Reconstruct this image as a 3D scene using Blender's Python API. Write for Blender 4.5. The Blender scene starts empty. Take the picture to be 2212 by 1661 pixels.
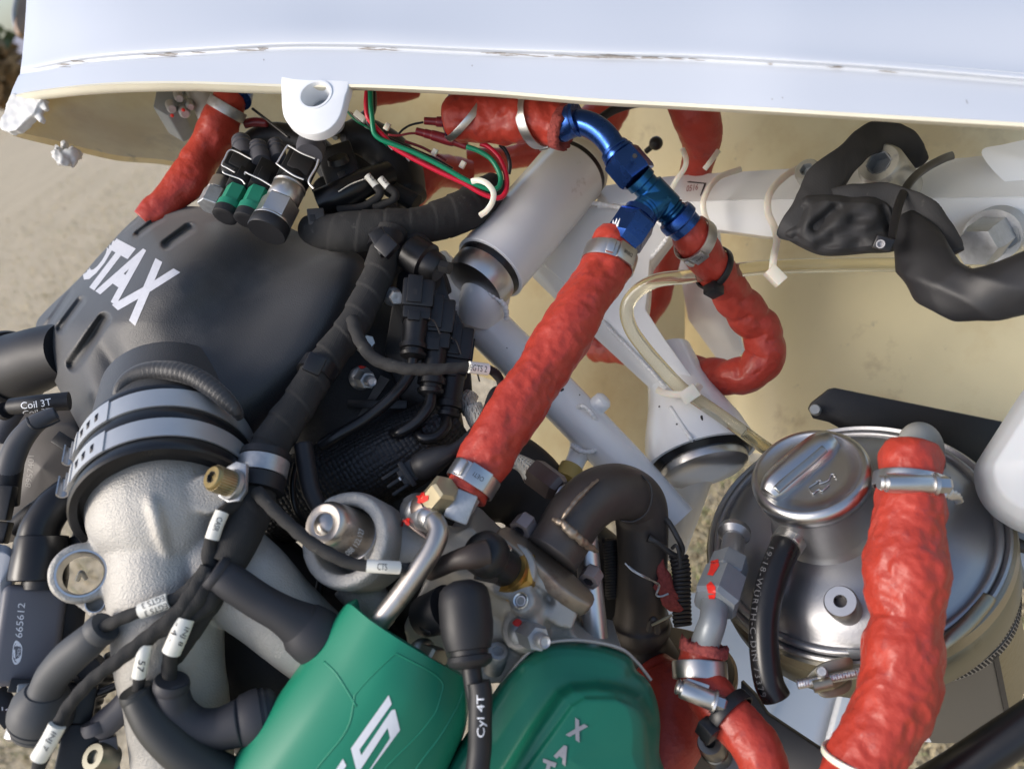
import bpy, bmesh, math, random
import numpy as np
from mathutils import Vector, Matrix, noise
from mathutils.bvhtree import BVHTree
from mathutils.geometry import tessellate_polygon
random.seed(7); rng = np.random.default_rng(7)
R = math.radians
SC = bpy.context.scene; COL = SC.collection
# ---------------------------------------------------------------- camera, sky, sun, exposure
W0, H0, FPX = 2212.0, 1661.0, 1671.0            # the photograph's frame as I measured it, focal length in its pixels
CAM = Vector((0, 0, 1.45)); PITCH, ROLL = R(34), R(33)
_U0 = Vector((0, math.sin(PITCH), math.cos(PITCH))); _R0 = Vector((1, 0, 0))
FW = Vector((0, math.cos(PITCH), -math.sin(PITCH)))
RC = _R0 * math.cos(ROLL) - _U0 * math.sin(ROLL)
UC = _R0 * math.sin(ROLL) + _U0 * math.cos(ROLL)
cd = bpy.data.cameras.new('camera'); cam = bpy.data.objects.new('camera', cd); COL.objects.link(cam)
cd.sensor_width = 36; cd.lens = 36 * FPX / W0; cd.clip_start = 0.01; cd.clip_end = 5000
cam.matrix_world = Matrix.Translation(CAM) @ Matrix((RC, UC, -FW)).transposed().to_4x4()
cd.dof.use_dof = True; cd.dof.focus_distance = 0.40; cd.dof.aperture_fstop = 9.0
SC.camera = cam
SUN_EL, SUN_AZ = R(42), R(-98)                   # azimuth from +Y towards +X
wd = bpy.data.worlds.new("World"); SC.world = wd; wd.use_nodes = True
nt = wd.node_tree; bg = nt.nodes['Background']
sky = nt.nodes.new('ShaderNodeTexSky'); sky.sky_type = 'NISHITA'; sky.sun_disc = False
sky.sun_elevation = SUN_EL; sky.sun_rotation = SUN_AZ; sky.air_density = 1.0; sky.dust_density = 3.0; sky.ozone_density = 1.0
nt.links.new(sky.outputs[0], bg.inputs[0]); bg.inputs[1].default_value = 0.15
sd = bpy.data.lights.new('sun', 'SUN'); sd.energy = 1.5; sd.angle = R(24); sd.color = (1, .95, .88)
sun = bpy.data.objects.new('sun', sd); COL.objects.link(sun)
sdir = Vector((math.sin(SUN_AZ) * math.cos(SUN_EL), math.cos(SUN_AZ) * math.cos(SUN_EL), math.sin(SUN_EL)))
sun.rotation_euler = sdir.to_track_quat('Z', 'Y').to_euler(); sun.location = (0, 0, 5)
SC.view_settings.view_transform = 'Standard'; SC.view_settings.look = 'None'
SC.view_settings.exposure = 0.62; SC.view_settings.gamma = 1
SC.cycles.max_bounces = 10; SC.cycles.diffuse_bounces = 5; SC.cycles.glossy_bounces = 4; SC.cycles.transmission_bounces = 8
# ---------------------------------------------------------------- helpers
def P(x, y, z, *_):
    "a place in the bay: photo pixel and distance in cm along the view axis"
    return CAM + (RC * ((x - W0/2) / FPX) - UC * ((y - H0/2) / FPX) + FW) * (z / 100.0)
def PA(a):
    a = np.asarray(a, float); z = a[:, 2:3] / 100
    return np.array(CAM) + (np.array(RC) * ((a[:, :1] - W0/2) / FPX) - np.array(UC) * ((a[:, 1:2] - H0/2) / FPX) + np.array(FW)) * z
def DIR(x, y, z): return (RC * x - UC * y + FW * z).normalized()
def px(n, z): return n * z / 100.0 / FPX
def ZZ(x0, y0, wsrc, wimg):
    k = wsrc / wimg
    return lambda *pts: [((x0 + a * k) * .576042, (y0 + b * k) * .576042) for a, b in pts]
def spline(pts, n=None, step=6.0, closed=False):
    a = np.asarray(pts, float); m = len(a)
    if closed: q = np.vstack([a[-1], a, a[0], a[1]]); segs = m
    else: q = np.vstack([2*a[0]-a[1], a, 2*a[-1]-a[-2]]); segs = m - 1
    out = []
    for i in range(segs):
        p0, p1, p2, p3 = q[i:i+4]
        k = max(2, int(np.hypot(*(p2-p1)[:2]) / step) + 1)
        t = np.linspace(0, 1, k, endpoint=False)[:, None]
        out.append(.5*((2*p1)+(-p0+p2)*t+(2*p0-5*p1+4*p2-p3)*t*t+(-p0+3*p1-3*p2+p3)*t**3))
    o = np.vstack(out)
    if not closed: o = np.vstack([o, a[-1]])
    if n:
        d = np.r_[0, np.cumsum(np.hypot(*np.diff(o[:, :2], axis=0).T))] if not closed else np.r_[0, np.cumsum(np.hypot(*np.diff(np.vstack([o, o[0]])[:, :2], axis=0).T))]
        oo = o if not closed else np.vstack([o, o[0]])
        t = np.linspace(0, d[-1], n, endpoint=not closed)
        o = np.array([np.interp(t, d, oo[:, c]) for c in range(oo.shape[1])]).T
    return o
def frame(A, B, toward=None):
    A = P(*A) if not isinstance(A, Vector) else A
    B = P(*B) if not isinstance(B, Vector) else B
    Z = (B - A); L = Z.length; Z = Z / L
    v = (toward if toward is not None else (CAM - A)).normalized(); X = v - Z * v.dot(Z)
    if X.length < 1e-4: X = UC - Z * UC.dot(Z)
    X.normalize(); return A, X, Z.cross(X), Z, L
def jn(*gs):
    V, F = [], []
    for v, f in gs:
        o = len(V); V += list(v); F += [tuple(i + o for i in q) for q in f]
    return V, F
TUBES = {}
def g_tube(pts, seg=20, step=None, cap=True, fn=None, hollow=0.0, flat=1.0, key=None, ends=1.0):
    "round body swept along a smooth path; pts (x, y, z[, r]) with r in photo pixels; fn(s, th, P, r) adds to the radius"
    full, r = [], 10
    for p in pts:
        if len(p) > 3: r = p[3]
        full.append((p[0], p[1], p[2], r))
    mr = np.mean([p[3] for p in full])
    sp = spline(full, step=step or max(2.0, mr * .3))
    c = PA(sp); rad = sp[:, 3] * sp[:, 2] / 100 / FPX; n = len(c)
    t = np.gradient(c, axis=0); t /= np.linalg.norm(t, axis=1)[:, None]
    v = np.array(CAM) - c; X = v - t * (v * t).sum(1)[:, None]; ln = np.linalg.norm(X, axis=1)[:, None]; X /= np.maximum(ln, 1e-9)
    Y = np.cross(t, X)
    s = np.r_[0, np.cumsum(np.linalg.norm(np.diff(c, axis=0), axis=1))]
    th = np.linspace(0, 2*math.pi, seg, endpoint=False)
    V = []
    for i in range(n):
        for a in th:
            d = X[i] * math.cos(a) * flat + Y[i] * math.sin(a)
            rr = rad[i]
            if fn: rr += fn(s[i], a, c[i] + d * rr, rr)
            V.append(c[i] + d * rr)
    F = [(i*seg+j, i*seg+(j+1) % seg, (i+1)*seg+(j+1) % seg, (i+1)*seg+j) for i in range(n-1) for j in range(seg)]
    if hollow:
        o = len(V); dep = max(2, int(n * .12)) if n > 8 else 1
        for e, idx in ((0, range(0, dep)), (n-1, range(n-1, n-1-dep, -1))):
            base = e*seg; prev = [base + j for j in range(seg)]
            for k, i in enumerate(idx):
                ring = []
                for j in range(seg):
                    ring.append(len(V)); V.append(c[i] + (np.array(V[i*seg+j]) - c[i]) * hollow)
                for j in range(seg):
                    q = (prev[j], ring[j], ring[(j+1) % seg], prev[(j+1) % seg]); F.append(q if e == 0 else q[::-1])
                prev = ring
            F.append(tuple(prev[::-1]) if e == 0 else tuple(prev))
    elif cap:
        F.append(tuple(range(seg))[::-1]); F.append(tuple((n-1)*seg + j for j in range(seg)))
    if key: TUBES[key] = dict(c=c, t=t, X=X, Y=Y, r=rad, s=s, sp=sp)
    return V, F
def g_lathe(A, B, prof, seg=32, cap=True, closed=False, ph=0.0, z=None, ell=1.0):
    O, X, Y, Z, L = frame(A, B); u = px(1, z or (A[2] if not isinstance(A, Vector) else (A-CAM).dot(FW)*100))
    V, F = [], []; n = len(prof)
    for t, r in prof:
        for j in range(seg):
            a = 2*math.pi*(j + ph)/seg; V.append(O + Z*(t*L) + (X*math.cos(a) + Y*math.sin(a)*ell)*(r*u))
    m = n if closed else n - 1
    for i in range(m):
        k = (i+1) % n
        for j in range(seg):
            F.append((i*seg+j, i*seg+(j+1) % seg, k*seg+(j+1) % seg, k*seg+j))
    if cap and not closed:
        F.append(tuple(range(seg))[::-1]); F.append(tuple((n-1)*seg+j for j in range(seg)))
    return V, F
def g_ring(A, B, t0, t1, r0, r1, seg=32, ph=0.0, bev=.0):
    return g_lathe(A, B, [(t0, r0), (t0, r1), (t1, r1), (t1, r0)], seg, closed=True, ph=ph)
def g_box(fr, t, y, x, bev=0.0, u=None, cuts=2):
    "box in a frame: t along the axis, y sideways, x towards the camera, in photo pixels times u metres"
    O, X, Y, Z, L = fr
    bm = bmesh.new(); bmesh.ops.create_cube(bm, size=1)
    s = ((x[1]-x[0])*u, (y[1]-y[0])*u, (t[1]-t[0])*u)
    for v in bm.verts: v.co = Vector((v.co.x*s[0], v.co.y*s[1], v.co.z*s[2]))
    if bev: bmesh.ops.bevel(bm, geom=bm.edges[:], offset=min(bev*u, min(map(abs, s))*.45), segments=cuts, affect='EDGES', profile=.5)
    c = O + X*((x[0]+x[1])/2*u) + Y*((y[0]+y[1])/2*u) + Z*((t[0]+t[1])/2*u)
    V = [c + X*v.co.x + Y*v.co.y + Z*v.co.z for v in bm.verts]
    bm.verts.index_update(); F = [tuple(v.index for v in f.verts) for f in bm.faces]; bm.free()
    return V, F
def bx(A, B, y, x, bev=2.0, t=None):
    fr = frame(A, B); u = px(1, A[2]); return g_box(fr, t or (0, fr[4]/u), y, x, bev, u)
def g_slab(outline, zf, thick, bev=0.0, cuts=2):
    "plate with a pixel outline on the plane of depth zf(x, y) (cm), thick cm deep away from the viewer"
    bm = bmesh.new(); nrm = None
    f = [bm.verts.new(P(x, y, zf(x, y))) for x, y in outline]
    face = bm.faces.new(f); face.normal_update()
    n = face.normal.copy()
    if n.dot(CAM - f[0].co) < 0: n = -n; face.normal_flip()
    r = bmesh.ops.extrude_face_region(bm, geom=[face])
    for v in [e for e in r['geom'] if isinstance(e, bmesh.types.BMVert)]: v.co -= n * (thick/100)
    bmesh.ops.recalc_face_normals(bm, faces=bm.faces[:])
    if bev: bmesh.ops.bevel(bm, geom=bm.edges[:], offset=bev/100, segments=cuts, affect='EDGES', profile=.5, clamp_overlap=True)
    bm.verts.index_update()
    V = [v.co.copy() for v in bm.verts]; F = [tuple(v.index for v in q.verts) for q in bm.faces]; bm.free()
    return V, F
def plane3(a, b, c):
    "depth function of a real plane through three places"
    p, q, r = P(*a), P(*b), P(*c); n = (q-p).cross(r-p)
    def f(x, y):
        d = P(x, y, 100) - CAM
        return 100 * n.dot(p - CAM) / n.dot(d)
    return f
def g_pillow(outline, zf, prof, back=2.0, cen=None, n=96, rings=40, bump=None, smooth_o=True, psm=0.03):
    "closed body with a pixel outline: prof [(s, h)] gives how far (cm) it stands towards the viewer from rim (s=0) to middle (s=1)"
    o = spline([p + (0,) for p in outline], n=n, closed=True)[:, :2] if smooth_o else np.array(spline_lin(outline, n))
    c = np.array(cen if cen else o.mean(0), float); S = np.linspace(0, 1, rings) ** 1.15
    ps = np.linspace(-.5, 1.5, 1001); ph = np.interp(ps, [q[0] for q in prof], [q[1] for q in prof]); w = max(1, int(psm*500))
    hh = np.interp(ps, ps + 0, ph); k = np.ones(w)/w
    if w > 1:
        ext = np.where(ps < 0, -np.interp(-ps, [q[0] for q in prof], [q[1] for q in prof]), np.where(ps > 1, np.interp(2-ps, [q[0] for q in prof], [q[1] for q in prof]), ph))
        hh = np.convolve(np.convolve(ext, k, 'same'), k, 'same')
    ph = hh
    rows = []
    for s in S:
        q = c + (o - c) * (1 - s) if s < 1 else c[None, :]
        z0 = np.array([zf(x, y) for x, y in q]); h = np.interp(s, ps, ph)
        if bump is not None: z0 = z0 - bump(q[:, 0], q[:, 1], s)
        rows.append(np.c_[q, z0 - h])
    V, F = [], []
    for r in rows: V += list(PA(r))
    m = len(rows)
    for i in range(m-2):
        for j in range(n): F.append((i*n+j, i*n+(j+1) % n, (i+1)*n+(j+1) % n, (i+1)*n+j))
    last = (m-1)*n
    for j in range(n): F.append(((m-2)*n+j, (m-2)*n+(j+1) % n, last))
    b0 = len(V); K = 5
    for k in range(1, K+1):
        f = k / K; q = c + (o - c) * (1 - .35*f*f)
        V += list(PA(np.c_[q, [zf(x, y) + back * math.sin(f*math.pi/2) for x, y in q]]))
    pr = 0
    for k in range(K):
        cu = b0 + k*n
        for j in range(n): F.append((pr + (j+1) % n, pr + j, cu + j, cu + (j+1) % n))
        pr = cu
    F.append(tuple(pr + j for j in range(n)))
    return V, F
def spline_lin(o, n):
    a = np.vstack([o, o[0]]).astype(float); d = np.r_[0, np.cumsum(np.hypot(*np.diff(a, axis=0).T))]
    t = np.linspace(0, d[-1], n, endpoint=False); return np.c_[np.interp(t, d, a[:, 0]), np.interp(t, d, a[:, 1])]
def g_sheet(rows, thick=0.3, sub=6):
    "a curved panel through a grid of (x, y, z) places, thick cm deep away from the viewer"
    g = np.array(rows, float)                       # [u][v][3]
    a = np.stack([spline2(g[:, j], sub) for j in range(g.shape[1])], 1)
    a = np.stack([spline2(a[i], sub) for i in range(a.shape[0])], 0)
    U, Vn = a.shape[:2]; p = PA(a.reshape(-1, 3)).reshape(U, Vn, 3)
    du = np.gradient(p, axis=0); dv = np.gradient(p, axis=1); n = np.cross(du, dv); n /= np.maximum(np.linalg.norm(n, axis=2), 1e-9)[..., None]
    s = np.sign(((np.array(CAM) - p) * n).sum(2).mean()); b = p - n * s * thick / 100
    V = list(p.reshape(-1, 3)) + list(b.reshape(-1, 3)); o = U*Vn; F = []
    id_ = lambda i, j: i*Vn + j
    for i in range(U-1):
        for j in range(Vn-1):
            q = (id_(i, j), id_(i+1, j), id_(i+1, j+1), id_(i, j+1)); F.append(q); F.append(tuple(k+o for k in q[::-1]))
    for i in range(U-1):
        for j in (0, Vn-1): F.append((id_(i, j), id_(i+1, j), id_(i+1, j)+o, id_(i, j)+o))
    for j in range(Vn-1):
        for i in (0, U-1): F.append((id_(i, j), id_(i, j+1), id_(i, j+1)+o, id_(i, j)+o))
    return V, F
def spline2(a, sub):
    q = np.vstack([2*a[0]-a[1], a, 2*a[-1]-a[-2]]); out = []
    for i in range(len(a)-1):
        p0, p1, p2, p3 = q[i:i+4]; t = np.linspace(0, 1, sub, endpoint=False)[:, None]
        # monotone-ish cardinal spline with low tension overshoot
        m1, m2 = (p2-p0)*.42, (p3-p1)*.42
        out.append((2*t**3-3*t*t+1)*p1+(t**3-2*t*t+t)*m1+(-2*t**3+3*t*t)*p2+(t**3-t*t)*m2)
    return np.vstack(out + [a[-1:]])
def g_ball(p, r, seg=20, sx=1, sy=1):
    O = P(*p); u = px(r, p[2]); V, F = [], []; n = seg//2
    for i in range(n+1):
        a = math.pi*i/n
        for j in range(seg):
            b = 2*math.pi*j/seg; V.append(O + RC*(math.sin(a)*math.cos(b)*u*sx) + UC*(math.cos(a)*u*sy) + FW*(math.sin(a)*math.sin(b)*u))
    for i in range(n):
        for j in range(seg): F.append((i*seg+j, i*seg+(j+1) % seg, (i+1)*seg+(j+1) % seg, (i+1)*seg+j))
    return V, F
def mesh(name, g):
    me = bpy.data.meshes.new(name); me.from_pydata([tuple(v) for v in g[0]], [], g[1])
    bm = bmesh.new(); bm.from_mesh(me); bmesh.ops.remove_doubles(bm, verts=bm.verts[:], dist=2e-6)
    bmesh.ops.recalc_face_normals(bm, faces=bm.faces[:]); bm.to_mesh(me); bm.free(); return me
def wl(o):
    v = Vector(o.location)
    while o.parent: o = o.parent; v += o.location
    return v
def mk(name, g, mat, parent=None, smooth=38, keep=False):
    if not isinstance(g, bpy.types.Mesh) and not g[1]: print('EMPTY', name); return None
    me = g if isinstance(g, bpy.types.Mesh) else mesh(name, g)
    me.name = name
    co = np.empty(len(me.vertices)*3); me.vertices.foreach_get('co', co); co = co.reshape(-1, 3)
    c = (co.min(0) + co.max(0)) / 2; co -= c; me.vertices.foreach_set('co', co.ravel())
    me.polygons.foreach_set('use_smooth', [bool(smooth)] * len(me.polygons))
    if smooth and smooth is not True: me.set_sharp_from_angle(angle=R(smooth))
    me.update()
    o = bpy.data.objects.new(name, me); COL.objects.link(o)
    if mat: me.materials.append(mat)
    o.location = Vector(c)
    if parent: o.parent = parent; o.location = Vector(c) - wl(parent)
    return o
def tag(o, label=None, cat=None, group=None, kind=None):
    if label: o['label'] = label
    if cat: o['category'] = cat
    if group: o['group'] = group
    if kind: o['kind'] = kind
    return o
def thing(name, label, cat, p, group=None):
    o = bpy.data.objects.new(name, None); COL.objects.link(o); o.empty_display_size = .01
    o.location = P(*p); return tag(o, label, cat, group)
def blob(geos, voxel=1.4, it=6, fac=.5, post=None):
    "one continuous casting grown from overlapping solids"
    me = mesh('tmp', jn(*geos)); o = bpy.data.objects.new('tmp', me); COL.objects.link(o)
    m = o.modifiers.new('r', 'REMESH'); m.mode = 'VOXEL'; m.voxel_size = voxel/1000
    m = o.modifiers.new('s', 'SMOOTH'); m.factor = fac; m.iterations = it
    dg = bpy.context.evaluated_depsgraph_get(); r = bpy.data.meshes.new_from_object(o.evaluated_get(dg))
    bpy.data.objects.remove(o); bpy.data.meshes.remove(me)
    if post: post(r)
    return r
_bv = {}
def bvh(o):
    if o.name not in _bv:
        w = wl(o); _bv[o.name] = BVHTree.FromPolygons([v.co + w for v in o.data.vertices], [tuple(p.vertices) for p in o.data.polygons])
    return _bv[o.name]
def hit(tg, x, y):
    best = None
    for o in (tg if isinstance(tg, (list, tuple)) else [tg]):
        d = (P(x, y, 100) - CAM).normalized(); h = bvh(o).ray_cast(CAM, d)
        if h[0] is not None and (best is None or h[3] < best[2]): best = (h[0], h[1] if h[1].dot(d) < 0 else -h[1], h[3])
    return best
def sub2d(V, T, ml):
    for _ in range(5):
        L = max((np.hypot(V[a][0]-V[b][0], V[a][1]-V[b][1]) for t in T for a, b in ((t[0], t[1]), (t[1], t[2]), (t[2], t[0]))), default=0)
        if L < ml: break
        V = list(V); mid = {}; T2 = []
        def m(a, b):
            k = (min(a, b), max(a, b))
            if k not in mid: mid[k] = len(V); V.append(((V[a][0]+V[b][0])/2, (V[a][1]+V[b][1])/2))
            return mid[k]
        for a, b, c in T:
            d, e, f = m(a, b), m(b, c), m(c, a); T2 += [(a, d, f), (d, b, e), (f, e, c), (d, e, f)]
        T = T2
    return V, T
def lay(V, T, tg, off=.15, ml=14):
    "print or paint lying on a surface: each point is set on the surface of tg and lifted off mm"
    V, T = sub2d(V, T, ml); pts = []; ok = []
    for x, y in V:
        h = hit(tg, x, y); ok.append(h is not None)
        pts.append(h[0] + h[1]*(off/1000) if h else Vector((0, 0, 0)))
    T = [t for t in T if all(ok[i] for i in t)]
    T = [t for t in T if max((pts[t[0]]-pts[t[1]]).length, (pts[t[1]]-pts[t[2]]).length, (pts[t[0]]-pts[t[2]]).length) < .012]
    used = sorted({i for t in T for i in t}); ix = {k: n for n, k in enumerate(used)}
    return [pts[i] for i in used], [tuple(ix[i] for i in t) for t in T]
def poly(pts, holes=()):
    loops = [[Vector((x, y, 0)) for x, y in pts]] + [[Vector((x, y, 0)) for x, y in h] for h in holes]
    T = tessellate_polygon(loops); V = [(v.x, v.y) for l in loops for v in l]; return V, [tuple(t) for t in T]
def blot(x, y, rx, ry, ang=0, n=14, j=.25):
    a = R(ang); out = []
    for k in range(n):
        t = 2*math.pi*k/n; q = 1 + random.uniform(-j, j); u, v = rx*q*math.cos(t), ry*q*math.sin(t)
        out.append((x + u*math.cos(a) - v*math.sin(a), y + u*math.sin(a) + v*math.cos(a)))
    return out
def glyphs(text, space=1.0, bold=0.0):
    cu = bpy.data.curves.new('t', 'FONT'); cu.body = text; cu.resolution_u = 3; cu.space_character = space; cu.offset = bold
    o = bpy.data.objects.new('t', cu); COL.objects.link(o)
    dg = bpy.context.evaluated_depsgraph_get(); me = bpy.data.meshes.new_from_object(o.evaluated_get(dg)); me.calc_loop_triangles()
    V = [(v.co.x, v.co.y) for v in me.vertices]; T = [tuple(t.vertices) for t in me.loop_triangles]
    bpy.data.objects.remove(o); bpy.data.curves.remove(cu); bpy.data.meshes.remove(me)
    a = np.array(V); lo, hi = a.min(0), a.max(0); a = (a - lo) / (hi - lo); return [tuple(p) for p in a], T
def text_on(text, bl, br, tl, tg, mat, parent, name='lettering', space=1.0, bold=0.0, tr=None, off=.15, warp=None):
    V, T = glyphs(text, space, bold); bl, br, tl = map(np.array, (bl, br, tl)); tr = np.array(tr) if tr is not None else br + tl - bl
    def mp(u, v):
        if warp: u = warp(u)
        return tuple(bl*(1-u)*(1-v) + br*u*(1-v) + tl*(1-u)*v + tr*u*v)
    W = np.linalg.norm(br - bl)
    V2, T2 = sub2d([mp(*p) for p in V], T, 9)
    return mk(name, lay(V2, T2, tg, off, 1e9), mat, parent, smooth=False)
def relief(name, pts, r, par, tg, mat, closed=False):
    q = []
    for p in spline([p + (0,) for p in pts], step=12, closed=closed)[:, :2]:
        h = hit(tg, p[0], p[1])
        if h: q.append((p[0], p[1], (h[0]-CAM).dot(FW)*100, r))
    if len(q) > 3: mk(name, g_tube(q, 8, step=5, flat=.6), mat, par, smooth=True)
# ---------------------------------------------------------------- materials
def lin(h):
    c = [int(h[i:i+2], 16)/255 for i in (0, 2, 4)]; return tuple(x/12.92 if x <= .04045 else ((x+.055)/1.055)**2.4 for x in c)
def M(name, col, rough=.5, metal=0.0, var=.12, vs=60, bump=0.0, bs=400, rvar=.08, coat=0.0, trans=0.0, ior=1.45, sss=0.0, dirt=None, dist=.0006, spec=.5, bdet=2, aniso=0):
    m = bpy.data.materials.new(name); m.use_nodes = True; t = m.node_tree; b = t.nodes['Principled BSDF']; L = t.links.new
    N = lambda k: t.nodes.new('ShaderNode' + k)
    tc = N('TexCoord').outputs['Object']
    n1 = N('TexNoise'); n1.inputs['Scale'].default_value = vs; n1.inputs['Detail'].default_value = 5; L(tc, n1.inputs['Vector'])
    mx = N('MixRGB'); mx.inputs[1].default_value = (*[max(0, c*(1-var)) for c in col], 1); mx.inputs[2].default_value = (*[min(1, c*(1+var)) for c in col], 1)
    L(n1.outputs[0], mx.inputs[0]); out = mx.outputs[0]
    if dirt:
        for dc, thr, sc in (dirt if isinstance(dirt, list) else [dirt]):
            n2 = N('TexNoise'); n2.inputs['Scale'].default_value = sc; n2.inputs['Detail'].default_value = 8; n2.inputs['Roughness'].default_value = .65; L(tc, n2.inputs['Vector'])
            rp = N('ValToRGB'); rp.color_ramp.elements[0].position = thr; rp.color_ramp.elements[1].position = min(1, thr+.14); L(n2.outputs[0], rp.inputs[0])
            m2 = N('MixRGB'); m2.inputs[2].default_value = (*dc, 1); L(rp.outputs[0], m2.inputs[0]); L(out, m2.inputs[1]); out = m2.outputs[0]
    L(out, b.inputs['Base Color'])
    b.inputs['Metallic'].default_value = metal; b.inputs['IOR'].default_value = ior
    mr = N('MapRange'); mr.inputs[3].default_value = max(0.02, rough-rvar); mr.inputs[4].default_value = min(1, rough+rvar); L(n1.outputs[0], mr.inputs[0]); L(mr.outputs[0], b.inputs['Roughness'])
    b.inputs['Specular IOR Level'].default_value = spec
    if coat: b.inputs['Coat Weight'].default_value = coat; b.inputs['Coat Roughness'].default_value = .12
    if trans: b.inputs['Transmission Weight'].default_value = trans
    if sss: b.inputs['Subsurface Weight'].default_value = sss; b.inputs['Subsurface Scale'].default_value = .004
    if bump:
        n3 = N('TexNoise'); n3.inputs['Scale'].default_value = bs; n3.inputs['Detail'].default_value = bdet; L(tc, n3.inputs['Vector'])
        bp = N('Bump'); bp.inputs['Strength'].default_value = bump; bp.inputs['Distance'].default_value = dist; L(n3.outputs[0], bp.inputs['Height']); L(bp.outputs[0], b.inputs['Normal'])
    return m
def weave(m, scale, strength=.5, dist=.0004, tint=None):
    "crossed fine ribs in the surface's own relief (cloth tape, braid, mesh)"
    t = m.node_tree; L = t.links.new; b = t.nodes['Principled BSDF']; tc = t.nodes.new('ShaderNodeTexCoord')
    hs = []
    for d in ((1, 1, 0), (1, -1, .6)):
        mp = t.nodes.new('ShaderNodeMapping'); mp.inputs['Rotation'].default_value = (d[2], .5*d[1], .8*d[1]); L(tc.outputs['Object'], mp.inputs[0])
        w = t.nodes.new('ShaderNodeTexWave'); w.inputs['Scale'].default_value = scale; w.inputs['Distortion'].default_value = 1.2; L(mp.outputs[0], w.inputs[0]); hs.append(w.outputs[1])
    mu = t.nodes.new('ShaderNodeMath'); mu.operation = 'MULTIPLY'; L(hs[0], mu.inputs[0]); L(hs[1], mu.inputs[1])
    bp = t.nodes.new('ShaderNodeBump'); bp.inputs['Strength'].default_value = strength; bp.inputs['Distance'].default_value = dist; L(mu.outputs[0], bp.inputs['Height']); L(bp.outputs[0], b.inputs['Normal'])
    return m
def dots(m, scale, strength, dist):
    "knitted or woven relief: rows of small rounded bumps"
    t = m.node_tree; L = t.links.new; b = t.nodes['Principled BSDF']; tc = t.nodes.new('ShaderNodeTexCoord'); v = t.nodes.new('ShaderNodeTexVoronoi')
    v.inputs['Scale'].default_value = scale; v.inputs['Randomness'].default_value = .25; L(tc.outputs['Object'], v.inputs['Vector'])
    bp = t.nodes.new('ShaderNodeBump'); bp.invert = True; bp.inputs['Strength'].default_value = strength; bp.inputs['Distance'].default_value = dist; L(v.outputs['Distance'], bp.inputs['Height']); L(bp.outputs[0], b.inputs['Normal'])
    return m
def sheen(m, w, tint=(1, 1, 1)):
    b = m.node_tree.nodes['Principled BSDF']; b.inputs['Sheen Weight'].default_value = w; b.inputs['Sheen Roughness'].default_value = .45; b.inputs['Sheen Tint'].default_value = (*tint, 1); return m
WHITE = M('white_gelcoat', (.54, .57, .62), .34, var=.03, vs=9, rvar=.05, coat=.3, bump=.03, bs=60)
WPAINT = M('white_frame_paint', (.82, .825, .82), .24, var=.05, vs=25, coat=.25, bump=.06, bs=120, dirt=((.42, .39, .32), .66, 45))
CREAM = M('bare_fibreglass', (.76, .66, .41), .42, var=.14, vs=14, bump=.14, bs=90, dirt=[((.64, .51, .28), .48, 6), ((.52, .42, .25), .60, 20), ((.30, .26, .20), .66, 60)])
CREAML = M('fibreglass_edge', (.66, .62, .49), .5, var=.1, vs=40, bump=.25, bs=200, dirt=((.3, .26, .2), .66, 60))
FILLER = M('torn_gelcoat', (.58, .58, .57), .5, var=.12, vs=80, bump=.5, bs=150, dirt=((.25, .18, .1), .62, 70))
BLACKP = M('black_grained_plastic', (.024, .0235, .024), .5, var=.2, vs=40, bump=.5, bs=1500, dist=.0004, rvar=.06, spec=.75, dirt=[((.10, .095, .085), .70, 500), ((.055, .052, .048), .55, 14)])
sheen(BLACKP, .22)
RUBBER = M('black_rubber', (.014, .014, .016), .5, var=.25, vs=60, bump=.08, bs=300, dirt=((.06, .055, .05), .70, 260))
RUBBERG = M('glossy_black_rubber', (.010, .010, .011), .3, var=.2, vs=60, bump=.05, bs=200)
CONN = M('black_connector_plastic', (.011, .011, .012), .42, var=.25, vs=90, bump=.1, bs=500, dirt=((.07, .07, .065), .68, 700))
TAPE = weave(M('black_cloth_tape', (.027, .026, .025), .85, var=.3, vs=120, dirt=((.095, .09, .08), .62, 150)), 420, .3, .0002)
SLEEVE = weave(M('black_woven_sleeve', (.024, .024, .026), .68, var=.3, vs=60, dirt=((.09, .085, .075), .66, 110)), 340, .16, .0002)
BRAID = dots(M('black_braided_sheath', (.016, .016, .017), .5, var=.3, vs=60), 430, 1.0, .0009)
RED = M('red_silicone', (.38, .038, .022), .46, var=.25, vs=110, bump=.5, bs=300, dist=.0011, bdet=5, coat=.06, rvar=.2, dirt=[((.27, .034, .03), .58, 150), ((.12, .045, .035), .70, 420)])
REDD = M('red_fibre_end', (.30, .06, .05), .9, var=.5, vs=500, bump=1.0, bs=500, dist=.001)
BLUE = M('blue_anodised', (.030, .085, .30), .27, .9, var=.15, vs=120, bump=.05, bs=800)
BLUE2 = M('blue_anodised_tee', (.018, .10, .24), .24, .85, var=.15, vs=120, bump=.05, bs=800)
STEEL = M('stainless_steel', (.56, .55, .535), .36, 1, var=.08, vs=90, bump=.04, bs=900)
STEELD = M('brushed_tank_steel', (.36, .36, .365), .40, .9, var=.14, vs=25, bump=.08, bs=700, rvar=.12, dirt=((.26, .245, .22), .66, 30))
CAPM = M('polished_cap_steel', (.50, .50, .495), .3, 1, var=.06, vs=60, bump=.04, bs=700, rvar=.07, dirt=((.30, .29, .25), .70, 60))
ZINC = M('galvanised_zinc', (.42, .43, .44), .45, .75, var=.3, vs=350, bump=.25, bs=500, rvar=.15)
GOLD = M('yellow_zinc_plating', (.36, .33, .25), .42, 1, var=.2, vs=60, bump=.05, bs=500, dirt=((.30, .24, .13), .66, 60))
BRASS = M('brass', (.48, .30, .09), .32, 1, var=.15, vs=90)
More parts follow.
